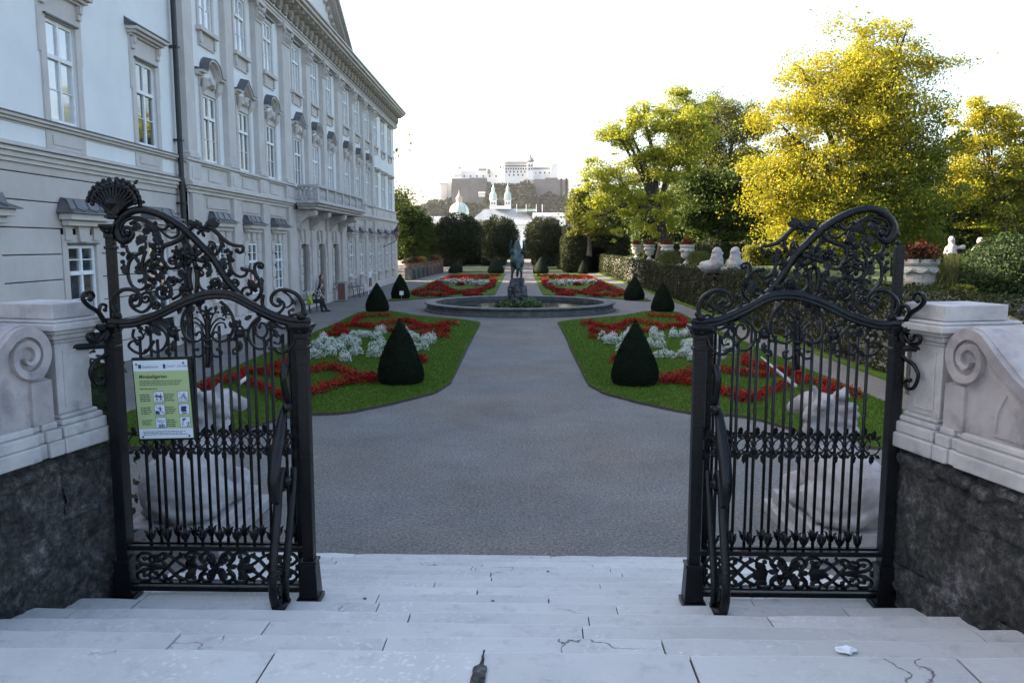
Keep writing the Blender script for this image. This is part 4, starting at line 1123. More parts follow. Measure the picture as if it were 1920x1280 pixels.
def frustum(x, y, z0, z1, h0, h1):
    V = [(x - h0, y - h0, z0), (x + h0, y - h0, z0), (x + h0, y + h0, z0), (x - h0, y + h0, z0), (x - h1, y - h1, z1), (x + h1, y - h1, z1), (x + h1, y + h1, z1), (x - h1, y + h1, z1)]
    return V, [(0, 3, 2, 1), (4, 5, 6, 7), (0, 1, 5, 4), (1, 2, 6, 5), (2, 3, 7, 6), (3, 0, 4, 7)]

ZG = E0 - RISE * 5 + .003                     # tread the gate stands on
FRONT_X = [268, 301, 334, 367.5, 401, 434, 467, 501, 535]
BACK_X = [287, 320, 352, 384, 416, 448, 480, 512, 545]
def bars_and_band(tools, root, xs, y_top, y_bot, y_band, xl, xr):
    T, scroll, leaf, rose, boss, spiral, bar = tools
    px_prev = None
    zb = T(400, y_band).z
    for k, px in enumerate(xs):
        lift = 6 * math.sin(k * 2.1)
        o, x = bar(px, y_top + lift, y_bot)
        z0 = T(px, y_bot).z; yy = T(px, y_bot).y
        put('bar_cup', CUP, root, (x, yy, z0 + .012), (0, 0, k * .7))
        put('collar', COLLAR, root, (x, yy, zb - .027))
        bz = T(px, y_bot - 38).z
    step = (T(xs[1], 900).x - T(xs[0], 900).x)
    for k in range(-1, len(xs)):
        px = (xs[k] + 16.5) if k >= 0 else xs[0] - 17
        c = T(px, y_band, -.004)
        put('garland_ring', GARC, root, c)
        hh = rnd.uniform(-6, 6)
        put('leaf', LEAF, root, c + Vector((0, -.012, .046)), (.25, R(hh), 0), (.062, .05, .075))
        put('leaf', LEAFS, root, c + Vector((.018, -.008, .05)), (.15, R(55), 0), (.05, .04, .045))
        put('leaf', LEAFS, root, c + Vector((-.018, -.008, .05)), (.15, R(-55), 0), (.05, .04, .045))
        put('leaf', LEAF, root, c + Vector((0, -.012, -.046)), (-.25, R(180 + hh), 0), (.062, .05, .075))
        put('leaf', LEAFS, root, c + Vector((.018, -.008, -.05)), (-.15, R(125), 0), (.05, .04, .045))
        put('leaf', LEAFS, root, c + Vector((-.018, -.008, -.05)), (-.15, R(-125), 0), (.05, .04, .045))
def lower_panel(tools, root, x0, x1, yt, yb):
    T, scroll, leaf, rose, boss, spiral, bar = tools
    cx, cy = (x0 + x1) / 2, (yt + yb) / 2; h = (yb - yt) / 2
    rose(cx, cy, .05)
    for s in (-1, 1):
        X = lambda u: cx + s * u * (x1 - x0) / 2
        leaf(X(.24), cy, s * 95, .17); leaf(X(.26), cy - h * .1, s * 55, .13); leaf(X(.26), cy + h * .1, s * 135, .13)
        leaf(X(.05), cy - h * .1, s * 25, .11); leaf(X(.05), cy + h * .1, s * 155, .11); leaf(X(.12), cy, s * 90, .1, LEAFS)
        leaf(X(.7), cy - h * .3, s * 60, .08); leaf(X(.85), cy + h * .1, s * 120, .08)
        for v in (-1, 1):
            Y = lambda t: cy + v * t * h
            scroll([(X(.02), Y(.15)), (X(.06), Y(.8)), (X(.15), Y(.95)), (X(.19), Y(.6)), (X(.13), Y(.45)), (X(.10), Y(.65))], .011, .008)
            scroll([(X(.12), Y(.1)), (X(.2), Y(.5)), (X(.22), Y(.9)), (X(.33), Y(1.0)), (X(.38), Y(.7)), (X(.32), Y(.5)), (X(.28), Y(.7))], .011, .008)
            scroll([(X(.40), Y(.85)), (X(.50), Y(.55)), (X(.58), Y(.1)), (X(.66), Y(-.35)), (X(.74), Y(-.75)), (X(.82), Y(-.6)), (X(.80), Y(-.3)), (X(.74), Y(-.42))], .0115, .008)
            scroll([(X(.38), Y(.05)), (X(.46), Y(.30)), (X(.56), Y(.72)), (X(.66), Y(.9)), (X(.72), Y(.65)), (X(.66), Y(.48)), (X(.63), Y(.65))], .0105, .008)
            scroll([(X(.62), Y(.0)), (X(.76), Y(.10)), (X(.90), Y(.2)), (X(.97), Y(.55)), (X(.92), Y(.9)), (X(.82), Y(.88)), (X(.82), Y(.6)), (X(.88), Y(.55))], .0115, .008)
            boss(X(.97), Y(.1), .014); boss(X(.56), Y(.95), .013); boss(X(.45), Y(-.9), .011)

def side_panel(side):
    where = 'left' if side < 0 else 'right'
    root = thing('side_gate', (XC + side * 1.85, GY, ZG), 'black wrought-iron gate panel standing between two posts on the %s of the steps' % where, 'gate', 'wrought-iron gates at the steps')
    FG.append(root)
    tools = gate_tools(side, 0.0, root); T, scroll, leaf, rose, boss, spiral, bar = tools
    zt = T(300, 607).z
    xi = T(573, 860).x; xo = T(217, 860).x
    post(root, xi, GY, ZG, zt, .036); post(root, xo, GY, ZG, zt, .036)
    scroll([(193, 604), (240, 605), (290, 590), (340, 566), (385, 552), (430, 553), (475, 575), (520, 595), (553, 602), (580, 602)], .0235, .0235, 'top_rail', eye=False, flat=.7)
    scroll([(193, 611), (240, 612), (290, 597), (340, 573), (385, 559), (430, 560), (475, 582), (520, 602), (553, 609), (578, 609)], .012, .012, 'top_rail_lip', eye=False, off=-.02)
    xa, xb = sorted((xi, xo))
    def rail(py, hh, name):
        z = T(400, py).z
        bevel(MB().box(xa + .03, xb - .03, GY - .018, GY + .018, z - hh, z + hh).build(name, 'iron', root), .003)
    rail(1030, .016, 'rail'); rail(1106, .016, 'bottom_rail'); rail(1096, .007, 'rail')
    bars_and_band(tools, root, FRONT_X, 632, 1026, 832, 245, 560)
    lower_panel(tools, root, 248, 560, 1038, 1094)
    # scrolls standing on the ends of the top rail
    scroll([(566, 595), (567, 573), (558, 555), (540, 545), (522, 544), (509, 553), (507, 566), (516, 574), (524, 571), (521, 564)], .013, .008)
    scroll([(491, 552), (490, 571), (502, 586), (518, 588), (529, 579), (530, 568), (521, 562)], .011, .007)
    scroll([(560, 592), (551, 590), (543, 592), (540, 584), (547, 581)], .009, .006)
    scroll([(527, 545), (542, 556), (546, 568), (538, 576), (531, 576)], .007, .005); boss(564, 594, .03); boss(570, 588, .018)
    leaf(546, 560, 150, .07, LEAFS)
    scroll([(220, 598), (206, 580), (205, 562), (222, 545), (244, 544), (258, 556), (256, 572), (244, 574), (240, 564)], .015, .008)
    scroll([(278, 556), (278, 573), (262, 586), (244, 578), (238, 566), (247, 560)], .010, .007)
    boss(214, 592, .028); leaf(212, 590, -12, .10)
    # scrollwork hanging under the top rail: lyre in the middle
    for m in (1, -1):
        X = lambda x: 386 + m * (x - 386)
        scroll([(X(362), 566), (X(348), 578), (X(338), 597), (X(338), 618), (X(348), 637), (X(366), 641), (X(377), 632), (X(371), 623), (X(364), 628)], .0095, .006)
        scroll([(X(386), 652), (X(374), 668), (X(362), 668), (X(360), 658), (X(367), 656)], .008, .006)
        scroll([(X(385), 632), (X(378), 610), (X(364), 597), (X(355), 600)], .006, .004); scroll([(X(385), 628), (X(381), 604), (X(374), 588), (X(366), 586)], .006, .004)
        scroll([(X(384), 640), (X(370), 610), (X(356), 606), (X(352), 614)], .006, .004)
        leaf(X(360), 575, m * -150, .075); leaf(X(372), 585, m * -20, .06, LEAFS); leaf(X(346), 640, m * -60, .06, LEAFS)
        rose(X(352), 588, .03)
    scroll([(386, 590), (386, 690)], .0125, .0125, 'bar', eye=False); put('collar', COLLAR, root, T(386, 655), None, (1.3, 1.3, 1.3)); rose(386, 586, .045)
    # right group
    scroll([(492, 590), (474, 603), (463, 622), (466, 640), (478, 653), (492, 654), (499, 644), (492, 637)], .0095, .006)
    scroll([(486, 598), (476, 612), (479, 628), (490, 634), (499, 624), (496, 610), (487, 606), (484, 614)], .009, .006)
    scroll([(513, 652), (522, 662), (538, 658), (550, 641), (553, 618), (545, 606), (535, 610), (538, 620)], .0105, .006)
    scroll([(505, 596), (520, 612), (532, 616), (538, 606), (530, 600)], .009, .006); scroll([(500, 640), (512, 628), (524, 632), (522, 645), (513, 643)], .008, .005)
    leaf(500, 605, 120, .09); leaf(512, 618, 160, .08); leaf(515, 655, -80, .07); leaf(548, 650, 40, .06, LEAFS); rose(508, 612, .035); leaf(478, 590, 100, .07)
    # left group
    scroll([(238, 612), (262, 606), (292, 612), (309, 632), (304, 652), (288, 661), (276, 652), (283, 642)], .0105, .006)
    scroll([(283, 642), (268, 662), (250, 662), (236, 650), (244, 640), (252, 646)], .009, .006)
    scroll([(246, 618), (244, 632), (254, 640), (264, 632), (258, 622)], .008, .006); scroll([(300, 600), (288, 590), (276, 600), (280, 612), (290, 608)], .008, .005)
    leaf(268, 612, 150, .09); leaf(284, 622, 120, .07); leaf(250, 612, 120, .07); leaf(268, 655, 200, .06, LEAFS); rose(272, 622, .03)
    for x in (320, 447):
        scroll([(x - 10, 640), (x - 6, 618), (x, 612), (x + 6, 618), (x + 10, 640)], .008, .008, eye=False); boss(x, 626, .03); leaf(x, 640, 180, .085); leaf(x, 612, 0, .06); leaf(x - 5, 622, -70, .05, LEAFS); leaf(x + 5, 622, 70, .05, LEAFS)
        scroll([(x, 660), (x - 4, 655), (x - 12, 656), (x - 12, 664), (x - 6, 664)], .008, .006)
    for x, y, a, l in ((330, 590, 20, .07), (420, 588, -30, .07), (350, 600, 200, .06), (428, 604, 170, .07), (456, 600, 60, .07), (310, 605, -60, .06)): leaf(x, y, a, l)
    # brackets into the marble pier
    sx = 1 if side > 0 else -1
    z = T(200, 648).z
    bracket_end = Vector((xo + sx * .36, GY - .27, z)); MB().tube([(xo, GY, z), bracket_end], .02, 8).build('wall_bracket', 'iron', root)
    scroll([(190, 604), (178, 586), (160, 574), (150, 562), (152, 551), (164, 548), (170, 556), (163, 562)], .014, .008); scroll([(186, 600), (180, 585), (184, 572), (193, 574), (191, 582)], .011, .007)
    scroll([(196, 615), (188, 630), (176, 642), (162, 640), (158, 630), (168, 626), (174, 632)], .013, .008); leaf(186, 640, 30, .10, off=-.07); leaf(176, 612, 110, .08, off=-.1)
    scroll([(203, 655), (190, 668), (172, 680), (163, 700), (172, 722), (186, 722), (188, 710), (180, 708)], .012, .008)
    # scrolled stay that props the inner post on the step in front
    xs = T(546, 860).x; so = -side * .022
    st = MB(); fz = E0 - RISE * 4 + .004
    def C(p, dx=0): return [(xs + dx, y, z_) for y, z_ in p]
    st.tube(catmull(C([(4.64, fz), (4.60, fz + .10), (4.61, fz + .24), (4.67, fz + .42), (4.74, fz + .6), (4.78, fz + .74), (4.84, fz + .82), (4.90, fz + .78), (4.89, fz + .70), (4.84, fz + .69)], -so), 5), .028, 8, flat=.5)
    st.tube(catmull(C([(4.72, fz), (4.70, fz + .10), (4.74, fz + .25), (4.82, fz + .42), (4.89, fz + .6), (4.94, fz + .72), (4.965, fz + .8)], so), 5), .024, 8, flat=.5)
    st.tube(catmull(C([(4.80, fz + .60), (4.72, fz + .66), (4.70, fz + .78), (4.76, fz + .92), (4.85, fz + 1.04), (4.92, fz + 1.14), (4.97, fz + 1.2)], -so * 1.3), 5), [.018 + .022 * math.sin(k / 30 * 3.14) for k in range(31)], 8, flat=.6)
    st.tube(catmull(C([(4.97, fz + 1.2), (4.91, fz + 1.3), (4.88, fz + 1.4), (4.93, fz + 1.47), (4.97, fz + 1.42)]), 5), .022, 7, flat=.6)
    st.tube(catmull(C([(4.62, fz + .22), (4.69, fz + .20), (4.72, fz + .12), (4.68, fz + .06), (4.65, fz + .10), (4.67, fz + .13)]), 5), .018, 7, flat=.7)
    st.blob((xs, 4.93, fz + 1.2), .035, 1); st.blob((xs, 4.86, fz + .74), .04, 1)
    st.box(xs - .04, xs + .04, 4.62, 4.75, fz - .003, fz + .015)
    st.build('stay', 'iron', root, smooth=True)

def open_leaf(side):
    where = 'left' if side < 0 else 'right'
    root = thing('gate_leaf', (XC + side * 1.85, GY + .13, ZG), ('tall black iron gate leaf folded open behind the left panel, fan finial on its stile' if side < 0 else 'tall black iron gate leaf folded open behind the right panel, without finial'), 'gate', 'wrought-iron gates at the steps')
    FG.append(root)
    tools = gate_tools(side, 0.13, root); T, scroll, leaf, rose, boss, spiral, bar = tools
    xo = T(226, 860).x; xi = T(557, 860).x
    zs = T(215, 420).z
    post(root, xo, GY + .13, ZG + .05, zs - (0 if side < 0 else .05), .026, 'stile', cap=(side < 0), foot=False)
    MB().box(xi - .02, xi + .02, GY + .11, GY + .15, ZG + .05, T(300, 615).z).build('hinge_stile', 'iron', root)
    xa, xb = sorted((xi, xo))
    for py, hh in ((1022, .014), (1094, .015)):
        z = T(400, py).z
        MB().box(xa + .018, xb - .024, GY + .115, GY + .145, z - hh, z + hh).build('rail', 'iron', root)
    bars_and_band(tools, root, BACK_X, 606, 1018, 826, 245, 560)
    # tall sweeping top rail
    scroll([(236, 446), (226, 452), (216, 443), (212, 427), (220, 410), (236, 398), (257, 393), (281, 397), (304, 406), (327, 419), (346, 433), (370, 457), (393, 480), (408, 503), (424, 527), (440, 546), (458, 564), (480, 582), (510, 598), (550, 608)], .0235, .02, 'top_rail', eye=False)
    spiral(231, 436, 15, 250, 1.2, 1, .014)
    scroll([(219, 432), (226, 415), (244, 408), (262, 410), (280, 420), (292, 436), (297, 452)], .012, .008); scroll([(238, 420), (254, 412), (270, 418), (284, 434), (290, 448), (286, 458)], .010, .007)
    scroll([(305, 412), (310, 422), (302, 430), (290, 426), (286, 418)], .010, .007); scroll([(328, 424), (329, 440), (316, 446), (303, 438), (296, 430)], .010, .007); boss(319, 424, .022)
    leaf(266, 420, 120, .13); leaf(258, 440, 200, .1); leaf(284, 440, 160, .11); leaf(240, 428, 80, .1); leaf(250, 455, 60, .11); leaf(273, 455, 140, .09)
    scroll([(298, 462), (318, 456), (335, 447), (347, 433), (359, 425), (372, 428)], .014, .012, eye=False)
    scroll([(374, 428), (392, 428), (404, 437), (415, 448), (428, 457), (443, 461), (452, 462), (452, 470), (446, 474), (441, 470)], .014, .008)
    leaf(368, 430, -22, .10); leaf(366, 424, -62, .10); leaf(381, 428, 45, .12); leaf(384, 424, 78, .11); rose(376, 430, .05)
    scroll([(405, 436), (412, 456), (405, 473), (394, 481)], .010, .010, eye=False)
    scroll([(347, 436), (346, 452), (356, 466), (368, 474)], .010, .009, eye=False)
    # large loops under the rail
    spiral(285, 507, 24, 30, 1.55, 1, .011); spiral(300, 547, 18, 80, 1.5, -1, .011); spiral(399, 532, 14, 200, 1.5, 1, .010); spiral(345, 556, 13, 160, 1.4, -1, .009); spiral(268, 560, 12, 20, 1.4, 1, .009)
    scroll([(254, 491), (246, 481), (236, 493), (234, 515), (242, 536), (257, 544), (268, 536), (264, 524), (256, 527)], .0115, .007)
    scroll([(308, 458), (299, 468), (300, 486), (313, 503), (330, 500), (338, 484), (333, 470), (324, 474)], .011, .007)
    scroll([(230, 460), (236, 474), (250, 478), (264, 470), (268, 456), (260, 450)], .010, .007)
    scroll([(268, 470), (262, 490), (262, 508), (272, 524), (284, 530)], .010, .009)
    scroll([(330, 530), (344, 520), (352, 528), (346, 538), (338, 534)], .009, .006); scroll([(318, 562), (334, 552), (345, 535), (342, 524), (332, 526)], .009, .006)
    scroll([(372, 500), (366, 520), (372, 540), (384, 546), (392, 538)], .010, .007); scroll([(352, 500), (350, 520), (354, 545)], .014, .014, eye=False); scroll([(362, 500), (366, 520), (364, 550)], .012, .012, eye=False)
    rose(361, 484, .075); rose(284, 500, .06); rose(330, 474, .05); rose(304, 545, .04); rose(398, 532, .035)
    for x, y, a, l in ((350, 484, -90, .12), (372, 484, 90, .14), (361, 476, 10, .09), (340, 478, -60, .09), (384, 478, 60, .09), (420, 486, 100, .08), (250, 512, 20, .12), (284, 490, 0, .1), (292, 512, 130, .09), (272, 516, 210, .09), (322, 504, 60, .1), (312, 520, 120, .1),
                       (296, 530, -20, .09), (330, 545, 70, .09), (360, 560, 150, .1), (384, 520, 30, .09), (412, 540, 80, .1), (405, 500, 40, .1), (426, 520, 20, .09), (238, 476, 220, .08), (334, 486, 170, .09), (318, 545, 200, .08), (378, 555, 190, .08)): leaf(x, y, a, l)
    # outer vine down to the hinge
    scroll([(430, 470), (427, 492), (434, 511), (447, 519), (458, 515), (459, 506), (451, 504)], .011, .007)
    scroll([(452, 505), (468, 508), (480, 520), (487, 536), (486, 551), (475, 564), (460, 566), (450, 554), (454, 541), (466, 540), (468, 550), (461, 552)], .012, .007)
    scroll([(481, 524), (474, 502), (480, 493), (490, 496), (488, 503), (483, 500)], .010, .007)
    leaf(478, 548, -28, .13); leaf(483, 540, 8, .10); leaf(416, 474, 60, .07); leaf(418, 464, -40, .06); leaf(420, 478, 110, .07)
    # small tendrils filling the openwork
    for cx_, cy_, r_, a_, cw_ in ((250, 425, 7, 0, 1), (268, 432, 8, 90, -1), (292, 470, 9, 180, 1), (318, 488, 9, 40, -1), (256, 505, 9, 200, 1), (275, 540, 9, 300, -1), (318, 528, 10, 120, 1), (336, 512, 8, 10, -1), (372, 512, 9, 60, 1), (385, 500, 8, 200, -1), (350, 470, 8, 270, 1), (392, 462, 9, 120, -1), (416, 500, 8, 30, 1), (438, 532, 9, 220, -1), (376, 556, 9, 100, 1), (325, 572, 9, 40, -1), (288, 572, 9, 160, 1), (246, 560, 9, 250, -1), (408, 556, 8, 340, 1), (340, 450, 7, 80, -1), (262, 470, 8, 30, 1), (304, 505, 8, 300, -1)):
        spiral(cx_, cy_, r_, a_, 1.5, cw_, .0075)
    # leaves up the stile
    for py in (440, 455, 470, 485, 497): boss(205, py, .016); boss(224, py + 6, .016)
    leaf(204, 495, 190, .1); leaf(226, 495, 170, .1)
    if side < 0:                               # shell-shaped fan finial
        base = (206, 408)
        MB().lathe([(.03, 0), (.055, .01), (.055, .025), (.035, .035), (.04, .06), (.06, .10), (.05, .13)], tuple(T(206, 411)), 10).build('finial_base', 'iron', root)
        tips = [(207 + (47 if k % 2 else 38) * math.sin(R(-86 + 176 * k / 25)), 378 - (44 if k % 2 else 35) * math.cos(R(-86 + 176 * k / 25))) for k in range(26)]
        for k, (tx, ty) in enumerate(tips):
            mx, my = base[0] + (tx - base[0]) * .55, base[1] + (ty - base[1]) * .62 - 3
            ds = 1 if tx > 207 else -1
            scroll([base, (mx, my), (tx, ty), (tx + ds * 4, ty + 2), (tx + ds * 3, ty + 6)], .0105, .0075, 'fan_rib', off=-.025 + .03 * (k % 2), py_flat=True)
        for tx, ty, a in ((245, 345, 45), (256, 378, 95), (168, 374, -95)): leaf(tx, ty, a, .055)
        shell = MB()
        cpt = T(206, 408); V = [cpt + Vector((0, -.03, 0))]; nn = 14
        for k in range(nn):
            a = R(-62 + 124 * k / (nn - 1)); V.append(cpt + Vector((math.sin(a) * .05, -.03 + .014 * (k % 2), math.cos(a) * .085)))
        V2 = [v + Vector((0, .06, 0)) for v in V]; n1_ = len(V)
        shell.add(V + V2, [(0, k, k + 1) for k in range(1, nn)] + [(n1_, n1_ + k + 1, n1_ + k) for k in range(1, nn)] + [(k, n1_ + k, n1_ + k + 1, k + 1) for k in range(1, nn)])
        shell.build('fan_shell', 'iron', root)
side_panel(-1); side_panel(1); open_leaf(-1); open_leaf(1)

# ---------------------------------------------------------------- notice board on the left gate
mat('sign_green', (0.33, 0.41, 0.20), .45); mat('sign_white', (0.54, 0.59, 0.66), .4); mat('sign_ink', (0.02, 0.035, 0.10), .6); mat('sign_dark', (0.03, 0.05, 0.03), .6); mat('sign_grey', (.12, .16, .10), .6)
SY = GY - .045
TL, TR, BL, BR = [ony(x, y, SY) for x, y in ((243.4, 678), (346.7, 675), (257.4, 825), (360.8, 822))]
TLb = (TL + (BL + TR - BR)) / 2
eU = (TR - TL); eV = (BL - TL)
nS = eU.cross(eV).normalized()
if nS.y > 0: nS = -nS
def S(u, v, d=0.0): return TL + eU * u + eV * v + nS * d
board = thing('notice_board', (TL + BR) / 2, 'green and white park rules notice hung on the left iron gate', 'sign')
FG.append(board)
def plate(u0, u1, v0, v1, d0, d1, name, m, parent=board):
    return MB().hexa([S(u0, v0, d0), S(u1, v0, d0), S(u1, v1, d0), S(u0, v1, d0)], [S(u0, v0, d1), S(u1, v0, d1), S(u1, v1, d1), S(u0, v1, d1)]).build(name, m, parent)
plate(-.03, 1.06, -.035, 1.03, -.03, -.008, 'backing', 'iron')
plate(0, 1, 0, 1, -.008, 0, 'plate', 'sign_green')
plate(.002, .998, .002, .135, .0, .0009, 'header', 'sign_white'); plate(.002, .998, .875, .998, .0, .0009, 'footer', 'sign_white')
for u, v in ((.065, .045), (.93, .04), (.07, .975), (.93, .972)):
    c = S(u, v, .004); put('screw', BALL, board, c, None, (.006, .006, .006))
def text(body, u, v, h, m, name='lettering', bold=0.0):
    cu = bpy.data.curves.new('t', 'FONT'); cu.body = body; cu.size = 1.0; cu.offset = bold
    o = bpy.data.objects.new('t', cu); col.objects.link(o)
    dg = bpy.context.evaluated_depsgraph_get(); me = bpy.data.meshes.new_from_object(o.evaluated_get(dg)); bpy.data.objects.remove(o)
    uu = eU.normalized(); vv = -eV.normalized(); k = h * eV.length
    for vt in me.vertices:
        p = S(u, v, .0016) + uu * vt.co.x * k + vv * vt.co.y * k
        vt.co = p
    me.materials.clear(); me.materials.append(MATS[m]); put(name, me, board)
text('Mirabellgarten', .09, .225, .062, 'sign_dark', bold=.02)
text('StadtGärten', .17, .095, .042, 'sign_ink'); text('STADT : SALZBURG', .62, .092, .035, 'sign_ink')
plate(.095, .15, .05, .10, .0012, .002, 'leaf_logo', 'sign_dark'); plate(.55, .595, .05, .105, .0012, .002, 'crest_logo', 'sign_ink')
ds = random.Random(2); dash = MB()
def dashes(u0, u1, v, th):
    u = u0
    while u < u1 - .02:
        w_ = ds.uniform(.02, .075); e = min(u + w_, u1)
        dash.hexa([S(u, v, .0008), S(e, v, .0008), S(e, v + th, .0008), S(u, v + th, .0008)], [S(u, v, .0015), S(e, v, .0015), S(e, v + th, .0015), S(u, v + th, .0015)]); u = e + .012
for k, e in enumerate((.9, .84, .82)): dashes(.09, e, .258 + k * .024, .009)
dashes(.09, .40, .355, .011)
pics = [(.33, .40), (.78, .40), (.33, .565), (.78, .565), (.33, .73), (.78, .73)]
for k, (u, v) in enumerate(pics):
    u0 = u - .25
    for j in range(4 if k != 4 else 3): dashes(u0 - .005, u0 + .16 + ds.uniform(0, .03), v + .03 + j * .026, .011)
for k, e in enumerate((.86, .8, .9)): dashes(.08, e, .905 + k * .02, .008)
dash.build('small_print', 'sign_dark', board)['kind'] = 'stuff'
for k, (u, v) in enumerate(pics):
    W_, H_ = .185, .13
    plate(u - .006, u + W_ + .006, v - .005, v + H_ + .005, .0004, .0011, 'pictogram_border', 'sign_ink'); pg = plate(u, u + W_, v, v + H_, .0011, .0017, 'pictogram', 'sign_white')
    f = MB()
    def Q(a, b): return S(u + a * W_, v + b * H_, .0024)
    def ln(pts, t=.0018): f.tube([Q(*p) for p in pts], t, 5)
    def dot(a, b, r): f.blob(Q(a, b), r, 1, 0, (1, .15, 1))
    if k == 0:
        dot(.3, .25, .004); dot(.7, .25, .004); ln([(.3, .3), (.3, .6), (.2, .9)]); ln([(.3, .6), (.4, .9)]); ln([(.7, .3), (.7, .6), (.6, .9)]); ln([(.7, .6), (.85, .9)]); ln([(.1, .45), (.9, .5)], .004); ln([(.2, .35), (.8, .4)])
    elif k == 1:
        for c in (.25, .75): ln([(c + .16 * math.cos(t * .63), .72 + .17 * math.sin(t * .63)) for t in range(11)], .0012)
        ln([(.25, .72), (.45, .5), (.7, .5), (.75, .72)]); ln([(.45, .5), (.55, .3), (.7, .42)], .003); dot(.62, .2, .004)
    elif k == 2:
        dot(.55, .2, .0045); ln([(.55, .28), (.55, .55)], .004); ln([(.55, .55), (.45, .8)]); ln([(.55, .55), (.8, .8), (.92, .8)]); ln([(.3, .3), (.55, .4), (.75, .45)]); f.hexa([Q(.05, .6), Q(.35, .6), Q(.5, .95), Q(.05, .95)], [S(u + a * W_, v + b_ * H_, .0028) for a, b_ in ((.05, .6), (.35, .6), (.5, .95), (.05, .95))])
    elif k == 3:
        for c in (.3, .42, .55, .68): ln([(c, .75), (c - .05, .5), (c + .03, .2)], .005)
        ln([(.28, .9), (.72, .9)], .003)
    elif k == 4:
        ln([(.25, .7), (.8, .7)]); ln([(.25, .95), (.8, .95)]); ln([(.28, .7), (.28, .95)]); ln([(.45, .7), (.45, .95)]); ln([(.62, .7), (.62, .95)]); ln([(.78, .7), (.78, .95)]); ln([(.25, .82), (.8, .82)]); ln([(.15, .3), (.35, .45), (.55, .25), (.7, .5), (.85, .3)])
    else:
        dot(.35, .25, .0085); dot(.5, .2, .007); ln([(.3, .3), (.22, .85)]); dot(.8, .5, .003); ln([(.8, .55), (.8, .75), (.7, .95)]); ln([(.8, .75), (.92, .95)]); ln([(.66, .65), (.95, .6)])
    ln([(.03, .03), (.97, .97)] if k != 5 else [(.97, .5), (.6, .97)], .001)
    f.build('pictogram_figure', 'sign_ink', pg)

# ---------------------------------------------------------------- recumbent marble unicorns at the foot of the steps
def unicorn(side):
    mir = (lambda x: x) if side > 0 else (lambda x: 2 * XC - x)
    def P(x, y, z): return (mir(x), y, z)
    where = 'right' if side > 0 else 'left'
    root = thing('unicorn_statue', P(3.56, 8.8, 0), 'weathered white marble lying unicorn behind the %s iron gate, facing the garden' % where, 'statue', 'marble unicorns at the foot of the steps')
    FG.append(root)
    pl = MB(); x0, x1 = sorted((mir(2.98), mir(4.15))); pl.box(x0, x1, 8.02, 9.78, 0, .14); pl.box(x0 + .09, x1 - .09, 8.1, 9.66, .14, .3)
    bevel(pl.build('plinth', 'pale_stone', root), .015)
    caps = [(P(3.62, 8.42, .66), .37, P(3.58, 9.15, .70), .34), (P(3.62, 8.45, .55), .36, P(3.85, 8.75, .45), .2), (P(3.45, 8.4, .5), .3, P(3.25, 8.85, .45), .17),
            (P(3.25, 8.85, .45), .14, P(3.2, 8.4, .38), .08), (P(3.85, 8.75, .42), .14, P(3.9, 8.4, .38), .08),
            (P(3.58, 9.15, .75), .32, P(3.56, 9.25, 1.05), .26), (P(3.56, 9.25, 1.05), .25, P(3.54, 9.3, 1.35), .19), (P(3.54, 9.28, 1.38), .19, P(3.44, 9.55, 1.42), .13), (P(3.44, 9.55, 1.42), .13, P(3.34, 9.8, 1.3), .09),
            (P(3.4, 9.2, .55), .16, P(3.16, 9.3, .5), .11), (P(3.16, 9.3, .5), .1, P(3.12, 8.98, .4), .085), (P(3.75, 9.25, .5), .15, P(3.8, 9.6, .4), .09),
            (P(3.42, 9.22, 1.5), .06, P(3.36, 9.18, 1.66), .025), (P(3.66, 9.25, 1.5), .06, P(3.72, 9.2, 1.64), .025),
            (P(3.7, 8.12, .55), .08, P(3.45, 8.12, .4), .07), (P(3.45, 8.12, .4), .08, P(3.2, 8.25, .38), .05)]
    balls = [(P(3.5 + .2 * math.sin(k * 2.4), 9.10 + .03 * (k % 3), .8 + .055 * k), (.09, .1, .06)) for k in range(15)] + [(P(3.75 + .03 * (k % 2), 9.12, .9 + .09 * k), (.10, .1, .055)) for k in range(7)] + [(P(3.33 - .03 * (k % 2), 9.15, .86 + .09 * k), (.09, .1, .055)) for k in range(7)]
    put('unicorn_body', capsules_mesh('unicorn_body', caps, .022, 'pale_stone', 1, balls, .028), root)
    hb = ony(1478, 722, 9.62); ht = ony(1413, 668, 10.25)
    if side < 0: ht = hb + (ht - hb) * .22         # the left one is broken off short
    MB().tube([P(hb.x, hb.y, hb.z), P(ht.x, ht.y, ht.z)], [.026, .010 if side > 0 else .022], 9).build('horn', 'marble', root, smooth=True)
unicorn(1); unicorn(-1)

PHI = R(-0.9)
MF = Matrix.Translation((XC, GY, 0)) @ Matrix.Rotation(PHI, 4, 'Z') @ Matrix.Translation((-XC, -GY, 0))
for o in FG: o.matrix_basis = MF @ o.matrix_basis
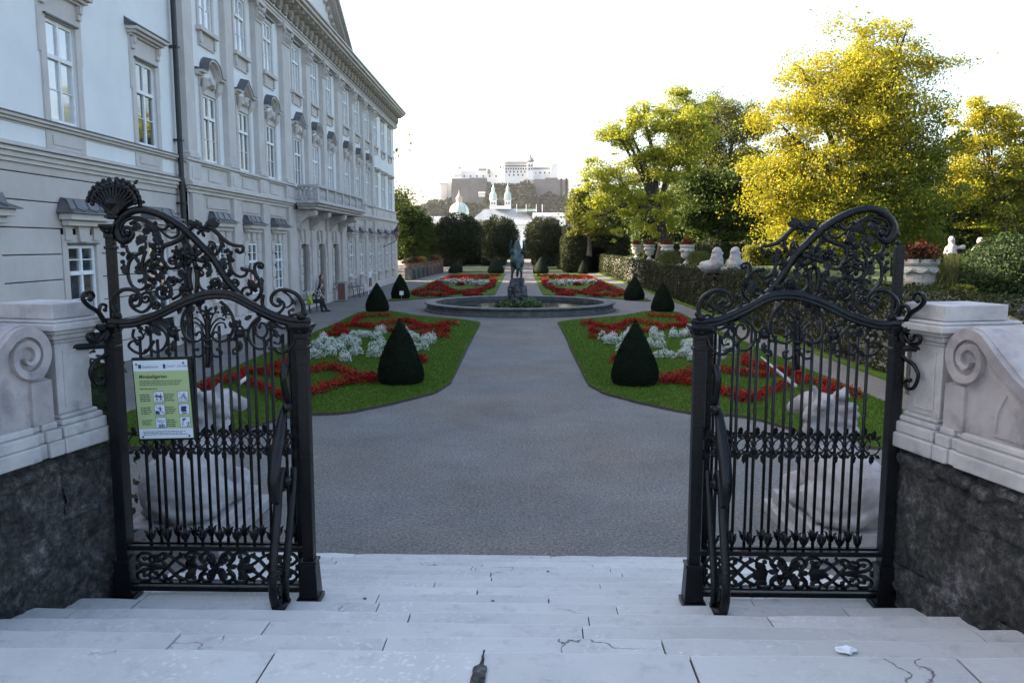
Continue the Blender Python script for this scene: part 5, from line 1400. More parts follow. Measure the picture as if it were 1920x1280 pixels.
# ================================================================ GARDEN OBJECTS
def cone_points(n, R0, H, base_z=0.05):
    """surface samples of a clipped yew cone: rounded shoulder low down, pointed top"""
    t = rng.uniform(0, 1, n * 3); 
    prof = lambda q: R0 * np.where(q < .16, .86 + .14 * np.sqrt(np.clip(1 - ((.16 - q) / .16) ** 2, 0, 1)), (1 - ((q - .16) / .84) ** 1.42))
    keep = rng.uniform(0, 1, n * 3) < np.clip(prof(t) / R0, .06, 1); t = t[keep][:n]
    a = rng.uniform(0, 2 * math.pi, len(t)); r = prof(t) + rng.normal(0, .012, len(t)) * R0 + .02 * R0 * np.sin(5 * a + 9 * t)
    nrm = np.stack([np.cos(a), np.sin(a), np.full(len(t), .45)], 1)
    return np.stack([r * np.cos(a), r * np.sin(a), base_z + t * H], 1), nrm, prof
def topiary(x, y, R0, H, n, label, group):
    root = thing('topiary_cone', (x, y, 0.05), label, 'topiary', group)
    P, nr, prof = cone_points(n, R0, H)
    c = MB(); qs = np.linspace(0, .985, 16)
    c.lathe([(float(prof(np.array([q]))[0]) * .955 + .004, .05 + q * H * .985) for q in qs], (x, y, 0), 22)
    c.build('inner_mass', 'yew', root, smooth=True)
    P = P + np.array([x, y, 0])
    put('foliage', quads_mesh('foliage', P, rng.uniform(.022, .05, len(P)) * (1 if y < 30 else 1.5), 'yew', .1, .45, nr, .35), root)
G = 'clipped yew cones'
topiary(2.72, 18.5, .54, 1.50, 16000, 'tall dark yew cone on the right lawn nearest the gates', G)
topiary(-2.80, 18.6, .53, 1.52, 16000, 'tall dark yew cone on the left lawn nearest the gates', G)
topiary(7.02, 38.9, .55, 1.42, 7000, 'dark yew cone at the far corner of the near right lawn', G)
topiary(-6.95, 38.9, .56, 1.40, 7000, 'dark yew cone at the far corner of the near left lawn', G)
topiary(6.85, 47.4, .60, 1.42, 6000, 'dark yew cone right of the fountain on the far lawn corner', G)
topiary(-7.2, 48.3, .56, 1.50, 6000, 'dark yew cone left of the fountain beside a small white notice', G)
topiary(7.1, 88.5, .6, 1.5, 3000, 'small distant yew cone at the right end of the right far lawn', G)
topiary(2.45, 89.5, .9, 1.9, 3000, 'distant yew cone right of the central path before the trees', G)
topiary(-2.6, 90, .95, 2.0, 3000, 'distant yew cone left of the central path before the trees', G)
topiary(-7.3, 91.5, .8, 1.3, 3000, 'squat distant yew cone at the left trunk of the clipped trees', G)
sl = thing('plant_notice', (-7.05, 47.72, 0), 'small white notice stuck in the grass by the left yew cone', 'sign')
MB().tube([(-7.05, 47.7, 0), (-7.05, 47.7, .35)], .012, 6).build('stake', 'steel', sl); MB().box(-7.16, -6.92, 47.66, 47.68, .28, .52).build('card', 'white_wood', sl)

# ---------------------------------------------------------------- bedding flowers
def px1(x, y): return onz(380 + x / 3.692, 480 + y / 3.692, .2)
ribA = [[(1300, 400), (1200, 402), (1110, 410), (1055, 435), (1060, 460), (1150, 470), (1260, 455), (1350, 440), (1420, 436), (1490, 460), (1560, 475), (1640, 465), (1690, 450), (1760, 456)],
        [(1060, 465), (1180, 478), (1250, 492), (1330, 500), (1400, 495), (1480, 486), (1560, 478)],
        [(1640, 470), (1690, 482), (1690, 505), (1600, 512), (1520, 522), (1580, 540), (1700, 540)],
        [(1060, 465), (1000, 470), (930, 480), (940, 500), (1010, 510), (990, 527), (900, 527), (830, 527)],
        [(640, 680), (610, 695), (640, 715), (560, 738), (460, 748)],
        [(240, 800), (300, 780), (400, 775), (500, 795), (620, 785), (740, 770), (890, 750), (980, 775), (1080, 805), (1200, 818)],
        [(240, 830), (350, 855), (450, 895), (560, 942), (640, 952), (720, 925), (840, 890), (960, 855), (1080, 838), (1200, 832)],
        [(240, 820), (100, 855), (0, 885), (-150, 930)], [(20, 905), (90, 920), (120, 950), (70, 985), (0, 1000)], [(1500, 700), (1540, 705)]]
ribF = [[(280, 490), (220, 468), (300, 442), (370, 402), (430, 377), (480, 357), (600, 352), (700, 352), (800, 352)], [(300, 442), (400, 452), (480, 466), (400, 486), (300, 476)], [(330, 420), (420, 425), (400, 440), (480, 452)],
        [(480, 470), (560, 462), (640, 452), (720, 432), (740, 407), (760, 372)], [(560, 484), (650, 484), (600, 468), (680, 456)], [(500, 366), (620, 368), (720, 366)], [(515, 412), (545, 412)], [(690, 402), (640, 386), (560, 380), (480, 384)]]
def px2(x, y): return onz(720 + x / 3.692, 420 + y / 3.692, .2)
def ribbon_plants(lines, fn, sx, width, sp):
    out = []
    for ln in lines:
        P = catmull([fn(*p) for p in ln], 8)
        acc = 0
        for a, b in zip(P[:-1], P[1:]):
            d = (b - a).length; nsteps = max(1, int(d / sp))
            nv = Vector((-(b - a).y, (b - a).x, 0)); nv = nv.normalized() if nv.length > 1e-6 else Vector((1, 0, 0))
            for k in range(nsteps):
                p = a + (b - a) * ((k + rnd.random()) / nsteps)
                for wv in np.arange(-width / 2, width / 2 + .01, sp * 1.05):
                    q = p + nv * (wv + rnd.uniform(-.04, .04)); out.append((sx * abs(q.x) if q.x < 0 else -sx * q.x, q.y))
    return out
def flower_cloud(pts, rad, h, per, zb=.05):
    pts = np.array(pts); n = len(pts)
    c = np.repeat(pts, per, axis=0); m = len(c)
    u = rng.normal(size=(m, 3)); u /= np.linalg.norm(u, axis=1, keepdims=True); rr = rng.uniform(.55, 1, (m, 1)) ** .6
    hh = np.repeat(rng.uniform(.7, 1.2, n), per)
    return np.stack([c[:, 0] + u[:, 0] * rr[:, 0] * rad, c[:, 1] + u[:, 1] * rr[:, 0] * rad, zb + h * hh * (.1 + .9 * np.abs(u[:, 2]) * rr[:, 0])], 1)
white_px = [(735, 615), (780, 612), (830, 568), (860, 660), (910, 628), (960, 572), (1030, 590), (1060, 530), (1130, 532), (1050, 655), (985, 692), (1220, 550), (1255, 512), (1235, 602), (1200, 668), (1430, 540), (1480, 562), (1550, 578), (1480, 625), (790, 672), (880, 580), (1000, 618), (1570, 560), (1385, 525), (700, 640)]
for sx, nm in ((-1, 'left'), (1, 'right')):
    pts = ribbon_plants(ribA, px1, sx, .06, .075)
    r = tag(put('red_flowers', quads_mesh('red_flowers', flower_cloud(pts, .115, .25, 34), .052, 'petal_red', .9, .8)), 'red begonia ribbons curling over the near %s lawn' % nm, 'flowers', kind='stuff')
    put('flower_leaves', quads_mesh('flower_leaves', flower_cloud(pts, .11, .14, 6), .06, 'leaf_begonia', .5, .7), r)['kind'] = 'stuff'
    wp = []
    for x, y in white_px:
        q = px1(x, y)
        for k in range(3): wp.append((sx * abs(q.x) + rnd.gauss(0, .11), q.y + rnd.gauss(0, .12)))
    r = tag(put('white_flowers', quads_mesh('white_flowers', flower_cloud(wp, .18, .33, 150), .036, 'petal_white', .6, .85)), 'clumps of white bedding flowers on the near %s lawn' % nm, 'flowers', kind='stuff')
    put('flower_leaves', quads_mesh('flower_leaves', flower_cloud(wp, .19, .23, 60), .055, 'leaf_white_bed', .5, .5), r)['kind'] = 'stuff'
    pts = ribbon_plants(ribF, px2, sx, .3, .25)
    r = tag(put('red_flowers', quads_mesh('red_flowers', flower_cloud(pts, .2, .27, 22), .1, 'petal_red', .9, .8)), 'dense red begonia beds on the far %s lawn' % nm, 'flowers', kind='stuff')
    put('flower_leaves', quads_mesh('flower_leaves', flower_cloud(pts, .25, .22, 7), .13, 'leaf_begonia', .5, .7), r)['kind'] = 'stuff'
    pts = ribbon_plants([[(400, 398), (470, 394), (560, 402), (500, 408)], [(560, 396), (640, 400), (700, 410), (640, 414)]], px2, sx, .7, .3)
    r = tag(put('white_flowers', quads_mesh('white_flowers', flower_cloud(pts, .25, .34, 26), .1, 'petal_white', .6, .85)), 'pale flower band across the far %s lawn' % nm, 'flowers', kind='stuff')
    put('flower_leaves', quads_mesh('flower_leaves', flower_cloud(pts, .25, .3, 26), .13, 'leaf_white_bed', .5, .6), r)['kind'] = 'stuff'

# ---------------------------------------------------------------- right terrace: ivy-covered retaining wall, hedges, urns, statues
def slab_leaves(x0, x1, y0, y1, z0, z1, dens, size, faces='xXyYt', rough=.06):
    out = []; nr = []
    def face(n, f, nn):
        if n > 0: out.append(f(n)); nr.append(np.tile(np.array(nn, float), (n, 1)))
    U = rng.uniform
    if 'x' in faces: face(int(dens * (y1 - y0) * (z1 - z0)), lambda n: np.stack([np.full(n, x0), U(y0, y1, n), U(z0, z1, n)], 1), (-1, 0, .2))
    if 'X' in faces: face(int(dens * (y1 - y0) * (z1 - z0)), lambda n: np.stack([np.full(n, x1), U(y0, y1, n), U(z0, z1, n)], 1), (1, 0, .2))
    if 'y' in faces: face(int(dens * (x1 - x0) * (z1 - z0)), lambda n: np.stack([U(x0, x1, n), np.full(n, y0), U(z0, z1, n)], 1), (0, -1, .2))
    if 'Y' in faces: face(int(dens * (x1 - x0) * (z1 - z0)), lambda n: np.stack([U(x0, x1, n), np.full(n, y1), U(z0, z1, n)], 1), (0, 1, .2))
    if 't' in faces: face(int(dens * (x1 - x0) * (y1 - y0)), lambda n: np.stack([U(x0, x1, n), U(y0, y1, n), np.full(n, z1)], 1), (0, 0, 1))
    P = np.concatenate(out); n = len(P)
    lump = .5 * rough * (np.sin(P[:, 1:2] * 3.1 + P[:, 2:3] * 4.3) + np.sin(P[:, 0:1] * 2.7 + P[:, 1:2] * 5.9))
    N = np.concatenate(nr)
    return P + rng.normal(0, rough, (n, 3)) + N * lump, N
def hedge(name, x0, x1, y0, y1, z0, z1, label, m, dens=170, size=.12, faces='xyt', rough=.05, group=None, core='yew'):
    root = thing(name, ((x0 + x1) / 2, (y0 + y1) / 2, z0), label, 'hedge', group)
    MB().box(x0 + .07, x1 - .07, y0 + .07, y1 - .07, z0, z1 - .07).build('inner_mass', core, root)
    P, N = slab_leaves(x0, x1, y0, y1, z0, z1, dens, size, faces, rough)
    put('foliage', quads_mesh('foliage', P, rng.uniform(.6, 1.2, len(P)) * size, m, .2, .65, N, .3), root)
    return root
TZ = 1.95
terr = tag(MB().box(10.1, 120, 12, 190, .01, TZ - .02).build('terrace', 'soil'), kind='structure')
tag(MB().add([(10.1, 12, TZ), (120, 12, TZ), (120, 190, TZ), (10.1, 190, TZ)], [(0, 1, 2, 3)]).build('terrace_lawn', 'dark_grass'), kind='structure')  # dark grass colour holds the shade under the trees
rw = thing('retaining_wall', (9.9, 50, 0), 'low stone retaining wall below the urns on the right terrace', 'wall')
w2 = random.Random(77); zc = 0.0
core = MB().box(9.62, 10.25, 14.0, 92, 0, 1.98).build('wall_core', 'old_stone', rw)
for j in range(34): bevel(MB().box(9.5, 10.3, 14 + j * 2.3, 14 + j * 2.3 + 2.28, 1.98, 2.07).build('coping_stone', 'old_stone' if j > 11 else 'rubble', rw), .02)
h = thing('espalier_hedge', (9.5, 60, 0), 'brownish clipped hedge growing against the right retaining wall', 'hedge')
P, N = slab_leaves(9.36, 9.6, 20, 60, .02, 1.98, 300, .1, 'xyt', .06)
put('dry_foliage', quads_mesh('dry_foliage', P, rng.uniform(.05, .11, len(P)), 'leaf_dry_hedge', .2, .5, N, .3), h)
P, N = slab_leaves(9.30, 9.62, 20, 92, .02, 2.06, 150, .1, 'xyt', .08)
put('foliage', quads_mesh('foliage', P, rng.uniform(.07, .15, len(P)), 'leaf_hedge', .2, .6, N, .3), h)
tw = MB()
for k in range(120):
    y = rnd.uniform(22, 58); tw.tube(catmull([(9.38, y, 0), (9.34, y + rnd.uniform(-.2, .2), .7), (9.36, y + rnd.uniform(-.4, .4), 1.4), (9.40, y + rnd.uniform(-.6, .6), 2.0)], 3), [.02] * 4 + [.014] * 3 + [.008] * 3, 5)
tw.build('twigs', 'bark', h)['kind'] = 'stuff'
tag(MB().box(8.95, 9.5, 14, 92, .004, .06).build('grass_strip', 'lawn'), kind='structure')
mat('petal_dark', (0.10, 0.018, 0.010), 0.7, (0.035, 0.012, 0.008), island=1, trans=0.2, spec=0.1)
def urn(x, y, z, s, label, flower='petal_rust', leafy='leaf_begonia', fl_label=None, big=1.0, thin=1.0):
    root = thing('stone_urn', (x, y, z), label, 'urn', 'stone urns on the terrace wall')
    prof = [(.26, 0), (.26, .08), (.2, .1), (.13, .17), (.12, .24), (.2, .30), (.36, .36), (.40, .45), (.41, .62), (.40, .68), (.46, .70), (.49, .76), (.45, .83), (.43, .86), (.47, .90), (.50, .95), (.50, 1.06), (.44, 1.06), (.42, .98)]
    b = MB().lathe([(r_ * s * thin, q * s) for r_, q in prof], (x, y, z), 24).build('urn_body', 'old_stone', root, smooth=False)
    g = MB()
    for k in range(8):
        a = k * math.pi / 4; g.tube(catmull([(x + .475 * s * thin * math.cos(a + t * .785), y + .475 * s * thin * math.sin(a + t * .785), z + (.80 - .10 * math.sin(t * math.pi)) * s) for t in (0, .25, .5, .75, 1)], 2), .035 * s, 6)
    g.build('garland', 'old_stone', b)
    pl = thing('urn_flowers', (x, y, z + s), fl_label, 'flowers', 'flowers planted in the urns')
    n = 900; u = rng.normal(size=(n, 3)); u /= np.linalg.norm(u, axis=1, keepdims=True)
    P = u * rng.uniform(.3, 1, (n, 1)) * np.array([.42 * thin, .42 * thin, .42]) * s * big; P[:, 2] = np.abs(P[:, 2]) + s * 1.02; P += np.array([x, y, z])
    put('blossom', quads_mesh('blossom', P, .085 * s, flower, .4, .7), pl)
    put('leaves', quads_mesh('leaves', P[:500] * 1.0 + np.array([0, 0, -.03]), .11 * s, leafy, .4, .5), pl)
P, N = slab_leaves(9.35, 10.6, 14, 36, 1.5, 2.12, 170, .1, 'xyt', .09)
put('creeper', quads_mesh('creeper', P, rng.uniform(.06, .13, len(P)), 'leaf_hedge', .3, .6, N, .3), h)
def at(px, py, z): return onz(px, py, z)
u0 = ony(1720, 558, 22.0)
urn(u0.x, 22.0, u0.z, 1.0, flower='petal_dark', big=1.35, label='large weathered garlanded urn just beyond the right marble pier', fl_label='dark red bushy plant in the large near urn')
MB_ = thing('urn_pedestal', (u0.x, 22, 1), 'mossy stone block under the large near urn', 'pedestal'); bevel(MB().box(u0.x - .45, u0.x + .45, 21.55, 22.45, TZ - .6, u0.z).build('block', 'old_stone', MB_), .03)
for k, (px, y, lab) in enumerate(((1277, 47.5, 'tallest-looking urn of the four beyond the sphinxes, orange-red flowers'), (1235, 54, 'second urn beyond the sphinxes, with red flowers'), (1205, 61.5, 'third urn beyond the sphinxes, empty-looking and shaded'), (1178, 68.5, 'farthest small urn on the terrace wall'))):
    x = (px - 973) / F * y * 1.0
    urn(9.75 + .004 * y, y, 2.14, 1.08, lab, thin=.8, fl_label=('orange-red', 'red', 'dark', 'low red')[k] + ' flowers in the ' + ('nearest', 'second', 'third', 'farthest')[k] + ' of the four distant urns')
# two crouching sphinxes seen from behind, on the wall
for k, (px, y, lab) in enumerate(((1343, 37.6, 'white crouching stone sphinx with long hair, left of the pair on the wall'), (1377, 36.6, 'white crouching stone sphinx, right of the pair on the wall'))):
    q = ony(px, 507, y); x, z = q.x, 2.07
    root = thing('sphinx_statue', (x, y, z), lab, 'statue', 'stone sphinxes on the terrace wall')
    d = -1 if k == 0 else 1
    caps = [((x, y, z + .26), .30, (x + d * .5, y + .3, z + .2), .26), ((x, y, z + .35), .34, (x, y, z + .72), .25), ((x, y, z + .72), .2, (x, y - .02, z + .92), .21), ((x - .1, y + .1, z + .12), .1, (x - d * .55, y + .1, z + .1), .09), ((x + .15, y + .3, z + .12), .1, (x - d * .45, y + .4, z + .1), .08)]
    put('sphinx_body', capsules_mesh('sphinx_body', caps, .045, 'pale_stone', 3, [((x + .12 * math.sin(j * 2), y - .12, z + .45 + .09 * j), (.2, .12, .1)) for j in range(6)], .09), root)
    bevel(MB().box(x - .55, x + .55, y - .3, y + .6, z - .1, z + .04).build('plinth', 'rubble', root), .02)
# dwarf statues behind a hedge
for k, (px, y, lab) in enumerate(((1783, 36, 'white stone dwarf with arm stretched out above the hedge'), (1836, 36, 'white stone dwarf with hands on hips above the hedge'))):
    q = ony(px, 480, y); x = q.x; z = q.z - .15; s = 1.0
    root = thing('dwarf_statue', (x, y, z - .9), lab, 'statue', 'stone dwarf statues')
    c = [((x - .12, y, z - .1), .12, (x - .11, y, z + .25), .16), ((x + .12, y, z - .1), .12, (x + .11, y, z + .25), .16), ((x, y, z + .3), .22, (x, y, z + .52), .2), ((x, y, z + .58), .1, (x, y, z + .66), .1), ((x, y, z + .72), .13, (x, y, z + .80), .13)]
    if k == 0: c += [((x + .18, y, z + .52), .09, (x + .34, y, z + .52), .07), ((x + .34, y, z + .52), .07, (x + .48, y - .05, z + .55), .11), ((x - .2, y, z + .5), .09, (x - .26, y, z + .25), .08), ((x - .02, y, z + .88), .15, (x - .02, y, z + .92), .12)]
    else: c += [((x + .18, y, z + .52), .09, (x + .33, y, z + .36), .07), ((x + .33, y, z + .36), .07, (x + .2, y - .05, z + .26), .06), ((x - .18, y, z + .52), .09, (x - .33, y, z + .36), .07), ((x - .33, y, z + .36), .07, (x - .2, y - .05, z + .26), .06), ((x, y, z + .82), .15, (x, y, z + .86), .13)]
    put('dwarf_body', capsules_mesh('dwarf_body', c, .03, 'pale_stone', 2), root)
    bevel(MB().box(x - .35, x + .35, y - .35, y + .35, TZ, z - .14).build('plinth', 'pale_stone', root), .02)
hedge('box_hedge', 15.5, 24, 33.6, 34.6, TZ, 2.84, 'clipped dark green hedge in front of the dwarf statues', 'leaf_hedge', 120, .13, 'yt')
hedge('box_hedge', 14.6, 21.5, 51.0, 52.2, TZ, 3.15, 'sunlit yellow-green clipped hedge behind the sphinxes', 'leaf_olive', 200, .15, 'xyt')
hedge('box_hedge', 11.4, 14.2, 56, 57, TZ, 3.0, 'dark clipped hedge block left of the sunlit hedge', 'leaf_hedge', 150, .15, 'xyt')
hedge('box_hedge', 11.2, 30, 72, 73.2, TZ, 3.4, 'long clipped hedge across the terrace in front of the tree trunks', 'leaf_hedge', 90, .2, 'xyt')
bp = ony(1885, 520, 21.0)
def bush(name, c, rad, n, size, m, label, cat='bush'):
    root = thing(name, (c[0], c[1], c[2] - rad[2]), label, cat)
    MB().blob(c, .9, 3, .03, rad).build('inner_mass', 'yew', root, smooth=True)
    u = rng.normal(size=(n, 3)); u /= np.linalg.norm(u, axis=1, keepdims=True)
    P = u * np.array(rad) * (1 + .05 * np.sin(u[:, :1] * 9 + u[:, 1:2] * 7 + u[:, 2:3] * 8)) + rng.normal(0, .03, (n, 3)) + np.array(c)
    put('foliage', quads_mesh('foliage', P, rng.uniform(.6, 1.2, n) * size, m, .2, .55, u, .3), root)
bush('round_bush', (bp.x, 21.0, 2.55), (1.0, 1.0, .95), 9000, .085, 'leaf_box', 'large rounded dark green box bush at the right edge of the picture')
q = ony(1805, 545, 20.5); bush('low_shrub', (q.x, 20.5, 2.0), (.35, .3, .25), 1500, .06, 'leaf_olive', 'low pale green shrub in front of the round box bush')
q = ony(1330, 480, 49); bush('round_bush', (q.x + .3, 50, 2.7), (1.0, 1.0, .95), 3500, .14, 'leaf_hedge', 'rounded dark bush between the urns and the sphinxes')
for k, (px, y, hh, lab) in enumerate(((1790, 23.5, 1.0, 'tall tufted ornamental grass beside the near urn'), (1255, 51, .9, 'yellowish grass tuft between the nearest two distant urns'), (1310, 46.5, .9, 'yellow-green grass tuft right of the nearest distant urn'))):
    x = ony(px, 520, y).x
    root = thing('ornamental_grass', (x, y, TZ), lab, 'grass', 'ornamental grasses')
    n = 2600; bx_ = x + rng.normal(0, .42 if k == 0 else .22, n); by_ = y + rng.normal(0, .25, n); hgt = rng.uniform(.5, 1.1, n) * hh; a = rng.uniform(0, 6.28, n); ln = rng.normal(0, .16, (n, 2))
    B0 = np.stack([bx_ - .012 * np.cos(a), by_ - .012 * np.sin(a), np.full(n, TZ)], 1); B1 = np.stack([bx_ + .012 * np.cos(a), by_ + .012 * np.sin(a), np.full(n, TZ)], 1)
    T_ = np.stack([bx_ + ln[:, 0], by_ + ln[:, 1], TZ + hgt], 1)
    put('blades', raw_quads('blades', np.stack([B0, B1, T_ + .003, T_ - .003], 1).reshape(-1, 3), 'grass_tall'), root)['kind'] = 'stuff'
# rough stone edge of the near terrace, right of the marble pier
ed_ = thing('terrace_edge_wall', (14, 17, 1), 'dark lichen-covered stone terrace edge behind the right marble pier', 'wall')
for j in range(14):
    x = 8.6 + j * .82
    bevel(MB().box(x, x + .8, 17.0, 17.6, 1.7, 2.06 + rnd.uniform(-.03, .03)).build('edge_stone', 'rubble', ed_), .04)
MB().box(8.6, 20, 17.05, 17.55, 0, 1.7).build('edge_wall_core', 'rubble', ed_)
P, N = slab_leaves(8.6, 20, 16.75, 17.0, .5, 2.1, 140, .1, 'yt', .12)
put('creeper', quads_mesh('creeper', P, rng.uniform(.05, .12, len(P)), 'leaf_dry_hedge', .2, .6, N, .3), ed_)
hedge('ivy_hedge', 2.95, 3.0, 0, 0, 0, 0, '', 'leaf_hedge') if False else None
hedge('boundary_hedge', -8.0, -3.45, 5.6, 6.9, 0, 2.35, 'dark green hedge filling the corner behind the left marble pier', 'leaf_hedge', 160, .08, 'yXt')

# ---------------------------------------------------------------- benches, bin, notice stand, lantern, people
def bench(x, y, label):
    root = thing('garden_bench', (x, y, 0), label, 'bench', 'benches along the palace wall')
    for k in range(4): MB().box(x - .02 + k * .11, x + .07 + k * .11, y - .8, y + .8, .42, .45).build('seat_slat', 'lead_wood', root)
    for k in range(3): MB().hexa([(x - .10 - k * .03, y - .8, .55 + k * .13), (x - .07 - k * .03, y - .8, .55 + k * .13), (x - .07 - k * .03, y + .8, .55 + k * .13), (x - .10 - k * .03, y + .8, .55 + k * .13)],
                                 [(x - .12 - k * .03, y - .8, .65 + k * .13), (x - .09 - k * .03, y - .8, .65 + k * .13), (x - .09 - k * .03, y + .8, .65 + k * .13), (x - .12 - k * .03, y + .8, .65 + k * .13)]).build('back_slat', 'lead_wood', root)
    for yy in (y - .65, y + .65):
        MB().tube([(x + .36, yy, 0), (x + .33, yy, .41)], .025, 6).build('leg', 'downpipe_metal', root)
        MB().tube([(x - .02, yy, 0), (x - .06, yy, .42), (x - .17, yy, .95)], .025, 6).build('leg', 'downpipe_metal', root)
        MB().tube(catmull([(x - .1, yy, .66), (x + .2, yy, .66), (x + .36, yy, .62), (x + .35, yy, .42)], 3), .018, 6).build('armrest', 'downpipe_metal', root)
bench(-10.35, 38.6, 'grey slatted bench with a seated person and green bag by the palace door')
bench(-10.35, 50.6, 'pale slatted bench farther along the palace wall, beyond the bin')
bn = thing('litter_bin', (-10.3, 46.4, 0), 'tall grey litter bin with rust-red side by the palace wall', 'bin'); bevel(MB().box(-10.55, -10.05, 46.15, 46.65, .03, 1.12).build('bin_body', 'steel', bn), .02); MB().box(-10.5, -10.1, 46.13, 46.148, .1, 1.05).build('bin_panel', 'rust_red', bn)
MB().box(-10.6, -10.0, 46.1, 46.7, 1.122, 1.16).build('bin_lid', 'steel', bn)
sd = thing('notice_stand', (-10.0, 53.4, 0), 'white framed notice stand on legs by the palace wall', 'sign'); q = MB()
for yy in (52.9, 53.9): q.tube([(-10.0, yy, 0), (-10.0, yy, 1.5)], .03, 6)
q.build('stand_frame', 'white_wood', sd); MB().box(-10.05, -9.95, 52.93, 53.87, .5, 1.05).build('stand_board', 'terracotta', sd); MB().box(-10.05, -9.95, 52.93, 53.87, 1.1, 1.45).build('stand_header', 'white_wood', sd)
ln = thing('wall_lantern', (-10.7, 64, 3.6), 'black bracket lantern on the far end of the palace wall', 'lantern')
lz = 4.25; lx = -9.75
MB().tube(catmull([(-10.85, 64, 3.1), (-10.3, 64, 3.35), (-9.95, 64, 3.5), (lx, 64, 3.75)], 4), .03, 6).build('bracket_arm', 'downpipe_metal', ln)
MB().lathe([(.10, 0), (.24, .55), (.24, .58)], (lx, 64, 3.75), 6).build('lantern_glass', 'glass', ln); MB().lathe([(.32, .58), (.30, .64), (.12, .8), (.05, .92), (.02, 1.0)], (lx, 64, 3.75), 6).build('lantern_roof', 'downpipe_metal', ln)
def person_mesh(root, c_body, c_legs, c_skin, hairs, top, legs):
    put('body', capsules_mesh('body', c_skin, .022, 'skin', 2), root)
    put('top', capsules_mesh('top', c_body, .022, top, 2), root); put('trousers', capsules_mesh('trousers', c_legs, .022, legs, 2), root); put('hair', capsules_mesh('hair', hairs, .022, 'hair', 2), root)
x, y = -10.12, 39.0
p = thing('person', (x, y, .45), 'seated person in patterned top and black trousers leaning forward on the bench', 'person')
sk = [((x + .30, y + .05, 1.12), .055, (x + .36, y + .05, 1.2), .055), ((x + .40, y + .06, 1.26), .095, (x + .44, y + .06, 1.30), .085), ((x + .5, y + .2, .72), .035, (x + .58, y + .18, .68), .03), ((x + .5, y - .1, .72), .035, (x + .58, y - .08, .68), .03),
      ((x + .05, y, .6), .1, (x + .28, y + .05, 1.05), .1), ((x + .27, y + .24, 1.0), .04, (x + .5, y + .2, .72), .033), ((x + .27, y - .16, 1.0), .04, (x + .5, y - .1, .72), .033), ((x + .51, y + .06, 1.25), .016, (x + .54, y + .06, 1.22), .014)]
bd = [((x + .0, y, .58), .15, (x + .12, y + .02, .8), .16), ((x + .12, y + .02, .8), .16, (x + .25, y + .04, 1.02), .15), ((x + .25, y - .14, 1.02), .075, (x + .36, y - .2, .82), .06), ((x + .36, y - .2, .82), .055, (x + .46, y - .12, .74), .045), ((x + .25, y + .22, 1.02), .075, (x + .36, y + .28, .82), .06), ((x + .36, y + .28, .82), .055, (x + .46, y + .21, .74), .045)]
lg = [((x, y - .1, .52), .12, (x + .42, y - .12, .54), .085), ((x + .42, y - .12, .54), .085, (x + .45, y - .12, .1), .055), ((x, y + .12, .52), .12, (x + .42, y + .16, .54), .085), ((x + .42, y + .16, .54), .085, (x + .6, y + .18, .1), .055), ((x + .45, y - .12, .05), .05, (x + .62, y - .13, .04), .04), ((x + .6, y + .18, .05), .05, (x + .78, y + .19, .04), .04)]
person_mesh(p, bd, lg, sk, [((x + .37, y + .06, 1.30), .1, (x + .33, y + .06, 1.22), .085), ((x + .33, y + .05, 1.2), .07, (x + .25, y + .04, 1.08), .05)], 'patterned_cloth', 'black_cloth')
bgx, bgy = -10.1, 38.3
bg = thing('shoulder_bag', (bgx, bgy, .45), 'bright yellow-green shoulder bag standing on the bench', 'bag')
bevel(MB().hexa([(bgx - .1, bgy - .24, .455), (bgx + .12, bgy - .24, .455), (bgx + .12, bgy + .24, .455), (bgx - .1, bgy + .24, .455)], [(bgx - .03, bgy - .2, .84), (bgx + .04, bgy - .2, .84), (bgx + .04, bgy + .2, .84), (bgx - .03, bgy + .2, .84)]).build('bag_body', 'green_bag', bg), .03)
MB().tube(catmull([(bgx, bgy - .14, .82), (bgx + .02, bgy - .1, .98), (bgx + .02, bgy + .1, .98), (bgx, bgy + .14, .82)], 4), .014, 6).build('bag_handle', 'green_bag', bg)
x, y = -10.45, 42.1
p = thing('person', (x, y, 0), 'standing person in dark clothes beside the palace doorway', 'person')
sk = [((x, y, 1.38), .06, (x + .01, y, 1.5), .055), ((x + .02, y, 1.58), .1, (x + .03, y, 1.63), .09), ((x + .1, y - .22, .85), .035, (x + .13, y - .2, .78), .03), ((x + .1, y + .22, .85), .035, (x + .13, y + .2, .78), .03), ((x, y, 1.0), .1, (x, y, 1.35), .1), ((x + .02, y - .2, 1.1), .04, (x + .1, y - .22, .85), .035), ((x + .02, y + .2, 1.1), .04, (x + .1, y + .22, .85), .035), ((x, y - .18, 1.35), .05, (x + .02, y - .2, 1.1), .04), ((x, y + .18, 1.35), .05, (x + .02, y + .2, 1.1), .04), ((x + .125, y, 1.58), .018, (x + .135, y, 1.55), .016)]
bd = [((x, y, .9), .15, (x, y, 1.15), .15), ((x, y, 1.15), .15, (x, y, 1.34), .13), ((x, y - .16, 1.35), .075, (x + .02, y - .21, 1.1), .062), ((x + .02, y - .21, 1.1), .06, (x + .09, y - .22, .88), .048), ((x, y + .16, 1.35), .075, (x + .02, y + .21, 1.1), .062), ((x + .02, y + .21, 1.1), .06, (x + .09, y + .22, .88), .048)]
lg = [((x, y - .09, .88), .12, (x + .02, y - .1, .48), .085), ((x + .02, y - .1, .48), .08, (x - .02, y - .1, .1), .055), ((x, y + .09, .88), .12, (x + .02, y + .1, .48), .085), ((x + .02, y + .1, .48), .08, (x - .01, y + .1, .1), .055), ((x, y - .1, .05), .05, (x + .16, y - .11, .04), .04), ((x, y + .1, .05), .05, (x + .16, y + .11, .04), .04)]
